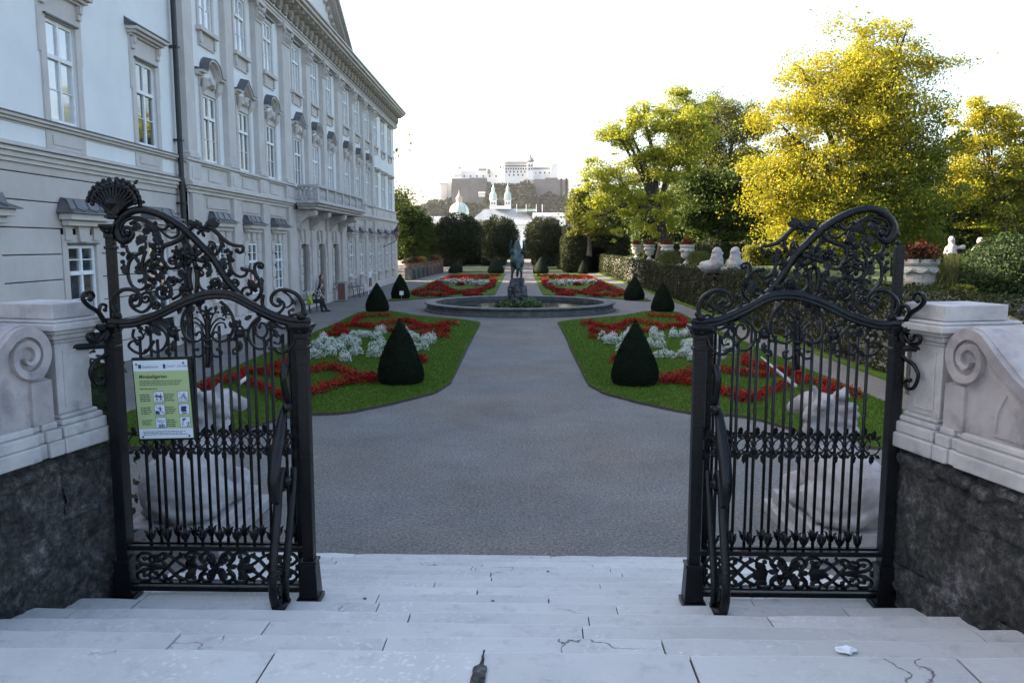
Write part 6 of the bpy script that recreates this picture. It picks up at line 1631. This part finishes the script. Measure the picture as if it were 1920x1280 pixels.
person_mesh(p, bd, lg, sk, [((x - .01, y, 1.63), .105, (x - .03, y, 1.58), .095), ((x - .04, y, 1.55), .08, (x - .06, y, 1.42), .05)], 'grey_cloth', 'black_cloth')
# stone posts with plant tubs running on beyond the palace corner
for k in range(9):
    y = 73.5 + k * 2.6; x = -10.2 + .12 * k
    ord_ = ('nearest the palace corner', 'second', 'third', 'fourth', 'fifth', 'sixth', 'seventh', 'eighth', 'ninth')[k]
    pt = thing('planter_post', (x, y, 0), 'stone post with a planted tub beyond the palace corner, %s%s' % (ord_, '' if k == 0 else ' from the palace'), 'planter', 'planter posts beyond the palace')
    bevel(MB().box(x - .3, x + .3, y - .3, y + .3, 0, 1.15).build('post', 'wet_stone' if k < 5 else 'terracotta', pt), .03)
    MB().lathe([(.22, 1.15), (.3, 1.2), (.4, 1.55), (.44, 1.6), (.4, 1.62)], (x, y, 0), 14).build('tub', 'terracotta', pt)
    if k < 8: MB().box(x - .12, x + .12, y + .3, y + 2.3, 0, .95).build('rail_wall', 'door_wood', pt)
    n = 700; u = rng.normal(size=(n, 3)); u /= np.linalg.norm(u, axis=1, keepdims=True); P = u * rng.uniform(.5, 1, (n, 1)) * np.array([.6, .6, .55]); P[:, 2] = np.abs(P[:, 2]) + 1.55; P += np.array([x, y, 0])
    put('plant', quads_mesh('plant', P, .12, ('leaf_dry_hedge', 'leaf_hedge', 'petal_rust', 'leaf_olive')[k % 4], .3, .6), pt)
# ================================================================ TREES
def tree(name, base, y, lobes, n, size, m, label, cat='tree', group=None, trunk_r=.3, trunk_h=None, clusters=60, cl_r=.26, depth=.8, limbs=True, fork=None, shell=.0, zbase=0.0, upb=.35, green=None):
    """lobes: (px, py, radius px) in the photograph at distance y; the crown is their union with real depth"""
    bx, bz = base[0], zbase
    root = thing(name, (bx, y, bz), label, cat, group)
    L = []
    for px, py, rp in lobes:
        c = ony(px, py, y); r = rp * mpp(y); L.append((np.array([c.x, y, c.z]), r))
    wts = np.array([r ** 2 for _, r in L]); wts = wts / wts.sum()
    C = []; CRr = []
    for (c, r), wt in zip(L, wts):
        k = max(2, int(round(clusters * wt)))
        u = rng.normal(size=(k, 3)); u /= np.linalg.norm(u, axis=1, keepdims=True)
        rad = rng.uniform(shell, 1, (k, 1)) ** .45 * (r * .86)
        q = c + u * rad * np.array([1, depth, 1]); C.append(q); CRr.append(np.full(k, r) * rng.uniform(.45, 1.5, k) * cl_r)
    C = np.concatenate(C); CRr = np.concatenate(CRr)
    wn_ = CRr ** 2; wn_ = wn_ / wn_.sum(); cnt = rng.multinomial(n, wn_)
    idx = np.repeat(np.arange(len(C)), cnt); u = rng.normal(size=(len(idx), 3)); ul = np.linalg.norm(u, axis=1, keepdims=True)
    tail = (rng.uniform(size=(len(idx), 1)) < .2) * rng.uniform(.3, 1.1, (len(idx), 1)); u = u / ul * (np.minimum(ul, 1.7) * .6 + tail)
    ax = rng.normal(size=(len(C), 3)) * .28 + np.array([1.15, 1.1, .72]); P = C[idx] + u * CRr[idx][:, None] * ax[idx]
    if green:                                  # mostly shade put into the colour, plus greener leaf, low on the sunless side
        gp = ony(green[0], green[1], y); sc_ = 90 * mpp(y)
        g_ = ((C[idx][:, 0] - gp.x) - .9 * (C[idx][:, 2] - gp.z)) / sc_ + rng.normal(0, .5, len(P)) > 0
        put('green_shade_crown', quads_mesh('green_shade_crown', P[g_], rng.uniform(.65, 1.25, int(g_.sum())) * size, 'leaf_green_shade', upb, .62), root); P = P[~g_]
    put('crown', quads_mesh('crown', P, rng.uniform(.65, 1.25, len(P)) * size, m, upb, .62), root)
    top = max(c[2] + r for c, r in L); cx = float(np.average([c[0] for c, _ in L], weights=wts)); cz = float(np.average([c[2] for c, _ in L], weights=wts))
    th = trunk_h if trunk_h else bz + (cz - bz) * .55
    tr = MB(); k = rnd.uniform(-.3, .3)
    fk = Vector((fork if fork else bx + (cx - bx) * .35, y, th))
    tr.tube(catmull([(bx, y, bz), (bx + k * .3, y, bz + (th - bz) * .45), fk], 4), [trunk_r * (1.35 - .12 * min(i, 3) - .035 * i) for i in range(9)], 9)
    tr.build('trunk', 'bark', root, smooth=True)
    if limbs:
        lm = MB(); order = rng.permutation(len(C))[:min(len(C), 46)]
        mains = []
        for j in range(7):
            c = C[order[j]]; e = Vector(c) * .8 + fk * .2
            mid = fk + (e - fk) * .45 + Vector((rnd.uniform(-.4, .4), rnd.uniform(-.3, .3), (e - fk).length * .12))
            pts = catmull([fk - Vector((0, 0, .3)), mid, e, Vector(c)], 5); mains.append(pts)
            nn = len(pts); lm.tube(pts, [trunk_r * (.55 - .48 * i / (nn - 1)) for i in range(nn)], 6)
        for j in order[7:]:
            c = Vector(C[j]); best = min((p for mm in mains for p in mm[2:-2]), key=lambda p: (p - c).length)
            mid = best + (c - best) * .5 + Vector((rnd.uniform(-.25, .25), rnd.uniform(-.2, .2), (c - best).length * .12))
            pts = catmull([best, mid, c], 4); nn = len(pts); lm.tube(pts, [trunk_r * (.16 - .13 * i / (nn - 1)) for i in range(nn)], 5)
        lm.build('limbs', 'bark', root, smooth=True)
    return root
GT = 'trees on the terrace side'
def gx(px, y): return ony(px, 460, y).x
# the big golden tree
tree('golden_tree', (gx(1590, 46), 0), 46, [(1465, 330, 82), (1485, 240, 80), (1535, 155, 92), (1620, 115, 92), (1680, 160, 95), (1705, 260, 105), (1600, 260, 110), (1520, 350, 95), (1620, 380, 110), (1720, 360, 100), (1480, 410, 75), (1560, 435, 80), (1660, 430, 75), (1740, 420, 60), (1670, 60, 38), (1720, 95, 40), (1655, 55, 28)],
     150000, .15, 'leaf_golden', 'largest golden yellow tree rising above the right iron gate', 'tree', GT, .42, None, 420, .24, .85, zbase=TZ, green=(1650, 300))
# lighter tree with visible limbs
tree('pagoda_tree', (gx(1243, 66), 0), 66, [(1150, 260, 42), (1180, 240, 40), (1220, 230, 45), (1270, 215, 55), (1310, 225, 45), (1122, 325, 42), (1100, 345, 24), (1170, 330, 48), (1230, 310, 55), (1290, 290, 55), (1140, 385, 42), (1190, 390, 45), (1250, 380, 50), (1105, 395, 30), (1160, 430, 30), (1210, 430, 34)],
     60000, .18, 'leaf_lime', 'lime green spreading tree with dark twisting limbs, left of the golden tree', 'tree', GT, .5, 6.2, 210, .22, .8, zbase=TZ)
tree('yellow_tree', (gx(1105, 92), 0), 92, [(1085, 380, 26), (1100, 410, 32), (1075, 420, 22), (1120, 380, 26), (1095, 360, 20), (1120, 430, 26)], 12000, .3, 'leaf_olive', 'small sunlit yellowish tree just right of the fortress view', 'tree', GT, .3, None, 60, .3, zbase=TZ)
tree('willow_tree', (gx(1345, 84), 0), 84, [(1290, 220, 45), (1335, 225, 56), (1385, 232, 52), (1410, 290, 52), (1420, 230, 40), (1350, 290, 55), (1310, 280, 45), (1390, 350, 45)], 48000, .2, 'leaf_olive', 'tall thin-leaved olive tree behind the lime green tree', 'tree', GT, .5, None, 150, .28, zbase=TZ)
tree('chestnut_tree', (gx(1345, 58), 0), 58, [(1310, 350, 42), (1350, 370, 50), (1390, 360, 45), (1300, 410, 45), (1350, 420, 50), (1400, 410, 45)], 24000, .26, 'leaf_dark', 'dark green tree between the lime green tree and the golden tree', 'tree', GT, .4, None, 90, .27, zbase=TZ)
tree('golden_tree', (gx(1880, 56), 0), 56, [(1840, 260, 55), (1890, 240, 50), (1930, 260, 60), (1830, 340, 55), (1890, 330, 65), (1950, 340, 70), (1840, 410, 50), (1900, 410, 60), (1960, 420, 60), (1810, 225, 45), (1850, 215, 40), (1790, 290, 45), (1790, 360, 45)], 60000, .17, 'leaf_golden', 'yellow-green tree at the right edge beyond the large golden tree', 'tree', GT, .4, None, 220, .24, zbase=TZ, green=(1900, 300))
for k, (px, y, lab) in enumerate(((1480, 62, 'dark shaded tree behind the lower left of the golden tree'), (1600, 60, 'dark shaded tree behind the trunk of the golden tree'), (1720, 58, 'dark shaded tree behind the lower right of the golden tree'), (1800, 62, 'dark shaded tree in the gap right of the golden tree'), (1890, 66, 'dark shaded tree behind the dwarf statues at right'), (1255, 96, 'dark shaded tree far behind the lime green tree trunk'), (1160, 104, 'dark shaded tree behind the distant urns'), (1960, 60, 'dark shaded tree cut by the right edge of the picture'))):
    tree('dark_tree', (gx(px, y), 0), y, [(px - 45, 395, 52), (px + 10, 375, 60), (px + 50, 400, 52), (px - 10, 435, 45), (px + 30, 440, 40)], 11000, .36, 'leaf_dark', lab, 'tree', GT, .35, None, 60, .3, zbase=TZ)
# clipped trees along the avenue
GC = 'clipped avenue trees'
def clipped(px, y, w_px, top, bot, n, lab, m='leaf_clipped'):
    x = ony(px, 460, y).x; wd = w_px * mpp(y) / 2; z1 = ony(px, top, y).z; z0 = ony(px, bot, y).z
    root = thing('clipped_tree', (x, y, 0), lab, 'tree', GC)
    c = np.array([x, y, (z0 + z1) / 2]); rad = np.array([wd, wd, (z1 - z0) / 2]) * .93
    u = rng.normal(size=(n, 3)); u /= np.linalg.norm(u, axis=1, keepdims=True)
    sq = np.sign(u) * np.abs(u) ** .72; sq *= 1 / np.maximum(np.linalg.norm(sq, axis=1, keepdims=True) ** .55, .2)
    lump = 1 + .055 * np.sin(u[:, :1] * 7 + u[:, 2:3] * 9 + px) + .045 * np.sin(u[:, 1:2] * 11 + u[:, 2:3] * 6)
    P = c + sq * rad * lump * (1 - np.abs(rng.normal(0, .13, (n, 1)))) + rng.normal(0, .10, (n, 3))
    put('crown', quads_mesh('crown', P, rng.uniform(.6, 1.3, n) * .22, m, .3, .6), root)
    MB().blob(tuple(c), .72, 2, .06, tuple(rad)).build('inner_crown', 'yew', root, smooth=True)
    MB().tube([(x, y, 0), (x + .1, y, z0 * .5), (x, y, z0 + 1.2)], [.42, .3, .26], 9).build('trunk', 'bark', root, smooth=True)
clipped(861, 97, 96, 396, 492, 12000, 'large rounded clipped tree left of the fountain statue')
clipped(937, 112, 78, 400, 492, 10000, 'clipped tree between the large left one and the central path')
clipped(1020, 108, 76, 401, 494, 10000, 'clipped tree right of the central path')
clipped(905, 140, 60, 410, 480, 4000, 'farther clipped tree in the left avenue row'); clipped(958, 165, 34, 425, 488, 3500, 'farthest clipped tree left of the path end'); clipped(1045, 150, 60, 420, 490, 4000, 'farther clipped tree in the right avenue row'); clipped(1008, 170, 40, 425, 488, 3500, 'farthest clipped tree right of the path end')
# trees left, beyond the palace
for k, (px, y, lobes, lab, m) in enumerate(((770, 92, [(765, 400, 26), (785, 410, 24), (770, 440, 30), (795, 440, 24), (760, 470, 24)], 'dark tree directly beyond the palace corner', 'leaf_dark'),
                                           (800, 108, [(790, 430, 24), (808, 440, 22), (800, 465, 22), (820, 460, 16)], 'low dark tree between the palace corner and the clipped trees', 'leaf_dark'),
                                           (720, 96, [(700, 380, 40), (740, 390, 40), (720, 430, 40)], 'tree hidden mostly behind the palace end', 'leaf_olive'))):
    tree('park_tree', (gx(px, y), 0), y, lobes, 9000, .3, m, lab, 'tree', 'trees beyond the palace', .3, None, 50, .32)
for k, (x, y, lab) in enumerate(((-18, 79, 'added unseen shade tree close against the palace end wall'), (-19, 88, 'added unseen shade tree nearest behind the palace end wall'), (-21, 99, 'second added unseen shade tree behind the palace end wall'), (-25, 111, 'third added unseen shade tree behind the palace end wall'), (-28, 124, 'farthest added unseen shade tree behind the palace end wall'))):  # added out of view behind the palace to shade the far garden
    px = 973 + x * F / y
    tree('park_tree', (x, 0), y, [(px - 75, 380, 70), (px - 25, 370, 70), (px - 50, 310, 75), (px - 50, 250, 60), (px - 40, 425, 45)], 16000, .5, 'leaf_olive', lab, 'tree', 'trees beyond the palace', .35, None, 60, .34)
hedge('terrace_wood_edge', 12, 70, 80, 84, TZ, 6.2, 'tall dark hedge closing the terrace behind the tree trunks', 'leaf_dark', 40, .4, 'xyt', .25)
# leafy tunnel at the right end of the side path
tn = thing('hedge_tunnel', (9, 96, 0), 'dark arched hedge tunnel swallowing the right side path', 'hedge')
V = []; prof = [(5.6, 0), (5.6, 3.4), (6.6, 4.1), (8.2, 4.5), (10.2, 4.5), (12, 4.1), (12.8, 3.3), (12.8, 0), (10.4, 0), (10.4, 1.9), (9.9, 2.75), (9.1, 3.1), (8.3, 2.75), (7.8, 1.9), (7.8, 0)]
MB().extrude_y(prof, 92.5, 112).build('inner_mass', 'yew', tn)
P, N = slab_leaves(5.6, 12.8, 92.3, 112, 0, 4.2, 130, .2, 'xyt', .14)
keep = ~((P[:, 1] < 93) & (np.hypot((P[:, 0] - 9.1) / 1.25, (P[:, 2] - 1.6) / 1.5) < 1)) & ~((P[:, 1] < 93) & (np.abs(P[:, 0] - 9.1) < 1.25) & (P[:, 2] < 1.6))
put('foliage', quads_mesh('foliage', P[keep], .22, 'leaf_hedge', .2, .6, N[keep], .3), tn)
MB().box(7.7, 10.5, 111.0, 111.5, 0, 3.2).build('tunnel_end', 'yew', tn)
hedge('avenue_hedge', -8.6, -2.3, 128, 130, 0, 2.6, 'dark hedge across the left avenue lawn behind the clipped trees', 'leaf_clipped', 50, .3, 'xXyt')
hedge('avenue_hedge', 2.3, 8.8, 126, 128, 0, 2.6, 'dark hedge across the right avenue lawn behind the clipped trees', 'leaf_clipped', 50, .3, 'xXyt')
hedge('avenue_hedge', -11.5, -8.6, 118, 150, 0, 3.2, 'dark hedge closing the view behind the clipped trees at left', 'leaf_clipped', 40, .3, 'xXyt')
hedge('avenue_hedge', 2.4, 5.4, 118, 150, 0, 3.4, 'dark hedge closing the view behind the clipped trees right of the path', 'leaf_clipped', 40, .3, 'xXyt')
hedge('avenue_hedge', -5.6, -2.4, 122, 150, 0, 3.4, 'dark hedge closing the view behind the clipped trees left of the path', 'leaf_clipped', 40, .3, 'xXyt')

hedge('far_hedge', -90, -1.7, 182, 186, 0, 7.5, 'tall dark hedge far behind the avenue, left of the path end', 'leaf_clipped', 14, .6, 'Xyt', .3)
hedge('far_hedge', 1.9, 40, 182, 186, 0, 7.0, 'tall dark hedge far behind the avenue, right of the path end', 'leaf_clipped', 14, .6, 'xyt', .3)
hedge('far_hedge', -1.6, 1.8, 186.5, 188, 0, 2.0, 'low dark hedge across the far end of the central path', 'leaf_clipped', 30, .4, 'yt', .1)
# ================================================================ TOWN, HILL AND FORTRESS
def W_(px, py, y): p = ony(px, py, y); return p.x, p.z
def fbox(mb, px0, py0, px1, py1, y, dep, zb=None):
    x0, z1 = W_(px0, py0, y); x1, z0 = W_(px1, py1, y)
    return mb.box(min(x0, x1), max(x0, x1), y, y + dep, z0 if zb is None else zb, z1)
HY = 1250.0
prof_px = [(640, 440), (700, 425), (755, 402), (790, 388), (815, 376), (840, 374), (880, 378), (910, 376), (918, 350), (940, 345), (965, 346), (985, 340), (1000, 342), (1006, 368), (1030, 358), (1050, 366), (1066, 378), (1085, 388), (1110, 400), (1180, 425), (1300, 445)]
hx_ = [W_(px, py, HY)[0] for px, py in prof_px]; hz_ = [W_(px, py, HY)[1] for px, py in prof_px]
nx, ny = 90, 30
XS = np.linspace(hx_[0], hx_[-1], nx); YS = np.linspace(960, 1650, ny)
V = []
def hill_z(x, y):
    top = np.interp(x, hx_, hz_)
    f = np.clip(1 - ((y - 1300) / (340 if y < 1300 else 360)) ** 2, 0, 1)
    f = f if y < 1245 else max(f, .96 if y < 1420 else f)
    return float(top * f ** .75 * (1 if y > 1245 else min(1, (.45 + .55 * ((y - 960) / 285)) * 1.0)))
for yv in YS:
    for xv in XS: V.append((xv, yv, hill_z(xv, yv) + rnd.uniform(-2, 2) - 1))
tag(MB().add(V, [(j * nx + i, j * nx + i + 1, (j + 1) * nx + i + 1, (j + 1) * nx + i) for j in range(ny - 1) for i in range(nx - 1)]).build('castle_hill', 'hill_rock', smooth=True), kind='structure')
n = 26000
X = rng.uniform(hx_[0], hx_[-1], n); Y = rng.uniform(970, 1248, n)
Z = np.array([hill_z(a, b) for a, b in zip(X, Y)])
lump = 5 * np.sin(X * .11) * np.sin(Y * .13 + X * .05)
P = np.stack([X, Y, Z + rng.uniform(-3, 3, n) + np.abs(lump) * .5], 1)
tag(put('hillside_wood', quads_mesh('hillside_wood', P, rng.uniform(3.5, 7, n), 'hill_leaf', .6, .8)), 'hazy wooded slope below the fortress', 'wood', kind='stuff')
fort = thing('fortress', (W_(960, 330, HY)[0], HY, 90), 'white hilltop fortress with towers and long walls far behind the garden', 'castle')
def fp_(name, m, boxes, dep=30, y=HY):
    mb = MB()
    for b_ in boxes:
        x0, z1 = W_(b_[0], b_[1], y); x1, z0 = W_(b_[2], b_[3], y); low = b_[3] > 331
        mb.box(x0, x1, y, y + dep, z0 - (34 if low else 0), z1)
    return mb.build(name, m, fort)
fp_('lower_wall', 'fort_white', [(860, 320, 940, 340)], 20, HY + 4); fp_('curtain_wall', 'fort_white', [(938, 318, 1004, 346)], 22, HY - 6)
main = fp_('main_keep', 'fort_white', [(936, 305, 990, 345)], 34, HY - 2); fp_('keep_wing', 'fort_white', [(946, 308, 989, 336)], 30, HY - 8)
fp_('keep_roof', 'fort_roof', [(947, 303, 988, 308)], 26, HY - 4); fp_('bell_tower', 'fort_white', [(989, 304, 999.5, 336)], 14, HY - 12)
fp_('right_range', 'fort_white', [(999, 318, 1038, 333)], 24, HY); fp_('right_range_roof', 'fort_roof', [(999, 314, 1034, 318.5)], 20, HY + 2); fp_('round_tower', 'fort_white', [(1033, 308, 1045, 340)], 18, HY - 4); fp_('upper_storey', 'fort_white', [(952, 303.5, 986, 305)], 10, HY)
fp_('left_turret', 'fort_white', [(858, 316, 866, 336)], 12, HY); fp_('left_range_roof', 'fort_roof', [(897, 316, 912, 320)], 16, HY + 4); fp_('turret_roof', 'fort_roof', [(859, 314, 865, 316.2)], 10, HY)
fp_('slender_tower', 'fort_white', [(911, 309, 913, 320)], 5, HY + 4); fp_('dark_turret', 'fort_roof', [(914, 317, 919, 325)], 8, HY - 2); fp_('sloping_outwork', 'fort_white', [(849, 330, 866, 340), (853, 325, 862, 331)], 14, HY - 3)
fp_('great_bastion', 'fort_grey', [(847, 335, 880, 372), (880.2, 333.5, 912, 372)], 40, HY - 45); fp_('bastion_shoulder', 'fort_grey', [(912, 341, 920, 372)], 30, HY - 38); fp_('right_bastion', 'fort_grey', [(1001, 336, 1022, 362), (1022.2, 333.5, 1046, 362), (1046.2, 336.5, 1066, 362)], 40, HY - 30); fp_('bastion_merlon', 'fort_grey', [(1051, 334, 1054, 337), (1060, 333.5, 1064, 337)], 8, HY - 30)
x, z = W_(829.5, 347, HY); rb_ = 11.5 * mpp(HY); MB().lathe([(rb_, -50), (rb_, 0)], (x, HY - 10, z), 20).build('lower_round_bastion', 'fort_white', fort); MB().lathe([(rb_ * 1.05, .05), (rb_ * 1.05, .8), (rb_ * .5, 2.2)], (x, HY - 10, z), 20).build('bastion_roof', 'fort_roof', fort); fp_('gatehouse', 'fort_white', [(837, 338, 846, 366)], 18, HY - 10)
x, z = W_(994, 304, HY); MB().lathe([(6, 0), (6.5, 2), (3, 6), (1.2, 9), (.3, 13)], (x, HY - 5, z), 10).build('tower_cap', 'fort_roof', fort)
x, z = W_(1039, 308, HY); MB().lathe([(6.2, 0), (6.2, 2.5)], (x, HY + 5, z), 12).build('tower_parapet', 'fort_white', fort)
wm = MB().box(-1, 1, -.3, .3, -1.3, 1.3).mesh('fort_window', 'dark_room')
for r_, (yy, x0, x1, nn, dy) in enumerate(((312, 949, 986, 11, 8.2), (317.5, 949, 986, 9, 8.2), (323, 950, 984, 6, 8.2), (329, 955, 980, 4, 8.2), (322, 940, 944, 2, 2.2), (314, 939, 944, 2, 2.2), (324, 1004, 1030, 4, .2), (312, 992, 997, 2, 12.2), (318, 992, 997, 2, 12.2), (330, 870, 930, 6, -3.8))):
    for k in range(nn):
        x, z = W_(x0 + (x1 - x0) * k / max(1, nn - 1), yy, HY); put('fort_window', wm, fort, (x, HY - dy - .2, z))
hs_ = thing('hillside_house', (W_(905, 365, HY - 90)[0], HY - 90, 60), 'small white house on the wooded slope below the fortress', 'house'); mb = MB(); fbox(mb, 897, 363, 909, 369, HY - 110, 12); mb.build('house_wall', 'fort_white', hs_)
x0, z0 = W_(896.5, 363, HY - 110); x1, _ = W_(909.5, 363, HY - 110); MB().extrude_x([(HY - 111, z0), (HY - 97, z0), (HY - 104, z0 + 3)], x0, x1).build('house_roof', 'fort_roof', hs_)
# cathedral dome and towers
CY = 860.0
cd = thing('dome_church', (W_(861, 400, CY)[0], CY, 0), 'pale green domed church with lantern, left of the twin towers', 'church')
x, z = W_(861, 398, CY); r_ = 17.6 * mpp(CY)
MB().box(x - 12, x + 12, CY - 12, CY + 12, 0, z - 6).build('drum_base', 'fort_white', cd)
MB().lathe([(r_ * 1.02, -8), (r_ * 1.02, 0), (r_ * 1.06, .3)] + [(r_ * math.cos(t * math.pi / 18), .4 + r_ * 1.02 * math.sin(t * math.pi / 18)) for t in range(0, 9)], (x, CY, z), 24).build('dome', 'copper_green', cd)
zl = z + r_ * .98
MB().lathe([(3.2, 0), (3.2, 4.2), (3.8, 4.4), (3.0, 6), (1.2, 8.5), (.5, 11), (.15, 14)], (x, CY, zl), 12).build('lantern_turret', 'gold_stone', cd)
cs_ = MB()
for k in range(8):
    a = k * math.pi / 4; cs_.tube([(x + (r_ + .1) * math.cos(a) * math.cos(t * .17), CY + (r_ + .1) * math.sin(a) * math.cos(t * .17), z + .4 + r_ * 1.03 * math.sin(t * .17)) for t in range(9)], .3, 5)
cs_.build('dome_rib', 'town_roof', cd)
tw_ = thing('twin_tower_church', (W_(938, 400, CY)[0], CY, 0), 'church with two green-capped towers below the fortress', 'church')
for px, tp in ((925, 382), (952, 382)):
    x, z = W_(px, 377, CY); q = 6.0 * mpp(CY)
    t = MB().box(x - q, x + q, CY - q, CY + q, 0, z + 1).build('tower', 'fort_white', tw_)
    MB().lathe([(q * 1.2, 1.0), (q * 1.25, 2), (q * 1.1, 4), (q * 1.08, 6.5), (q * .75, 9), (q * .5, 10), (q * .5, 12.5), (q * .6, 13), (q * .25, 15), (.2, 19)], (x, CY, z), 12).build('tower_cap', 'copper_green', t)
    for dz in (-2.5,):
        for dx in (-q * .4, q * .4): put('tower_window', wm, t, (x + dx, CY - q - .2, z + dz), None, (.5, 1, .8))
mb = MB(); fbox(mb, 918, 386, 958, 420, CY + 8, 16, 0); mb.build('nave', 'fort_white', tw_)
# long pale roofs in front
th_ = thing('town_hall_roof', (W_(945, 400, 700)[0], 700, 0), 'long building with pale blue-grey roofs in front of the twin towers', 'building')
def roof(px0, px1, pyt, pyb, y, dep, name, m, inset=0):
    x0, zt = W_(px0, pyt, y); x1, zb = W_(px1, pyb, y); i = inset
    return MB().hexa([(x0, y, zb), (x1, y, zb), (x1, y + dep, zb), (x0, y + dep, zb)], [(x0 + i, y + dep * .4, zt), (x1 - i, y + dep * .4, zt), (x1 - i, y + dep * .6, zt), (x0 + i, y + dep * .6, zt)]).build(name, m, th_)
roof(882, 1004, 391, 414, 700, 24, 'main_roof', 'town_roof', 12); mb = MB(); fbox(mb, 884, 414, 1002, 460, 702, 20, 0); mb.build('hall_wall', 'pale_stone', th_)
roof(928, 956, 385, 392, 705, 14, 'roof_dormer', 'town_roof', 2); mb = MB(); fbox(mb, 970, 392, 1006, 396, 697, 10); mb.build('roof_terrace', 'copper_green', th_)
for px in (968, 986, 1005, 1016): mb = MB(); fbox(mb, px, 383, px + 1.4, 398, 696, 1.5); mb.build('chimney', 'fort_white', th_)
for k, (p0, p1, t0, t1, yy, lab) in enumerate(((960, 1000, 412, 440, 480, 'white town house with pale roof at the end of the garden axis'), (1000, 1060, 398, 420, 620, 'white house with small turret right of the long roofs'), (800, 860, 405, 430, 560, 'pale town house glimpsed left of the clipped trees'))):
    t = thing('town_house', (W_((p0 + p1) / 2, 440, yy)[0], yy, 0), lab, 'house', 'town houses behind the garden')
    mb = MB(); fbox(mb, p0, t0 + 8, p1, 460, yy, 14, 0); mb.build('house_wall', 'fort_white', t)
    x0, za = W_(p0 - 1, t0 + 8, yy); x1, zb = W_(p1 + 1, t0, yy); MB().extrude_x([(yy - 1, za), (yy + 15, za), (yy + 7, zb)], x0, x1).build('house_roof', 'town_roof', t)
# hazy air
hzx = MB().box(-700, 700, -30, 1700, -1.5, 175).mesh('haze', None)
hm = bpy.data.materials.new('haze_air'); hm.use_nodes = True; hn = hm.node_tree.nodes; hn.remove(hn['Principled BSDF'])
pv = hn.new('ShaderNodeVolumePrincipled'); pv.inputs['Color'].default_value = (.93, .95, 1, 1); pv.inputs['Density'].default_value = .00005; pv.inputs['Anisotropy'].default_value = .1
hm.node_tree.links.new(pv.outputs[0], hn['Material Output'].inputs['Volume'])
hzx.materials.append(hm); tag(put('haze', hzx), 'thin pale haze in the air over the garden and town', 'haze', kind='stuff')
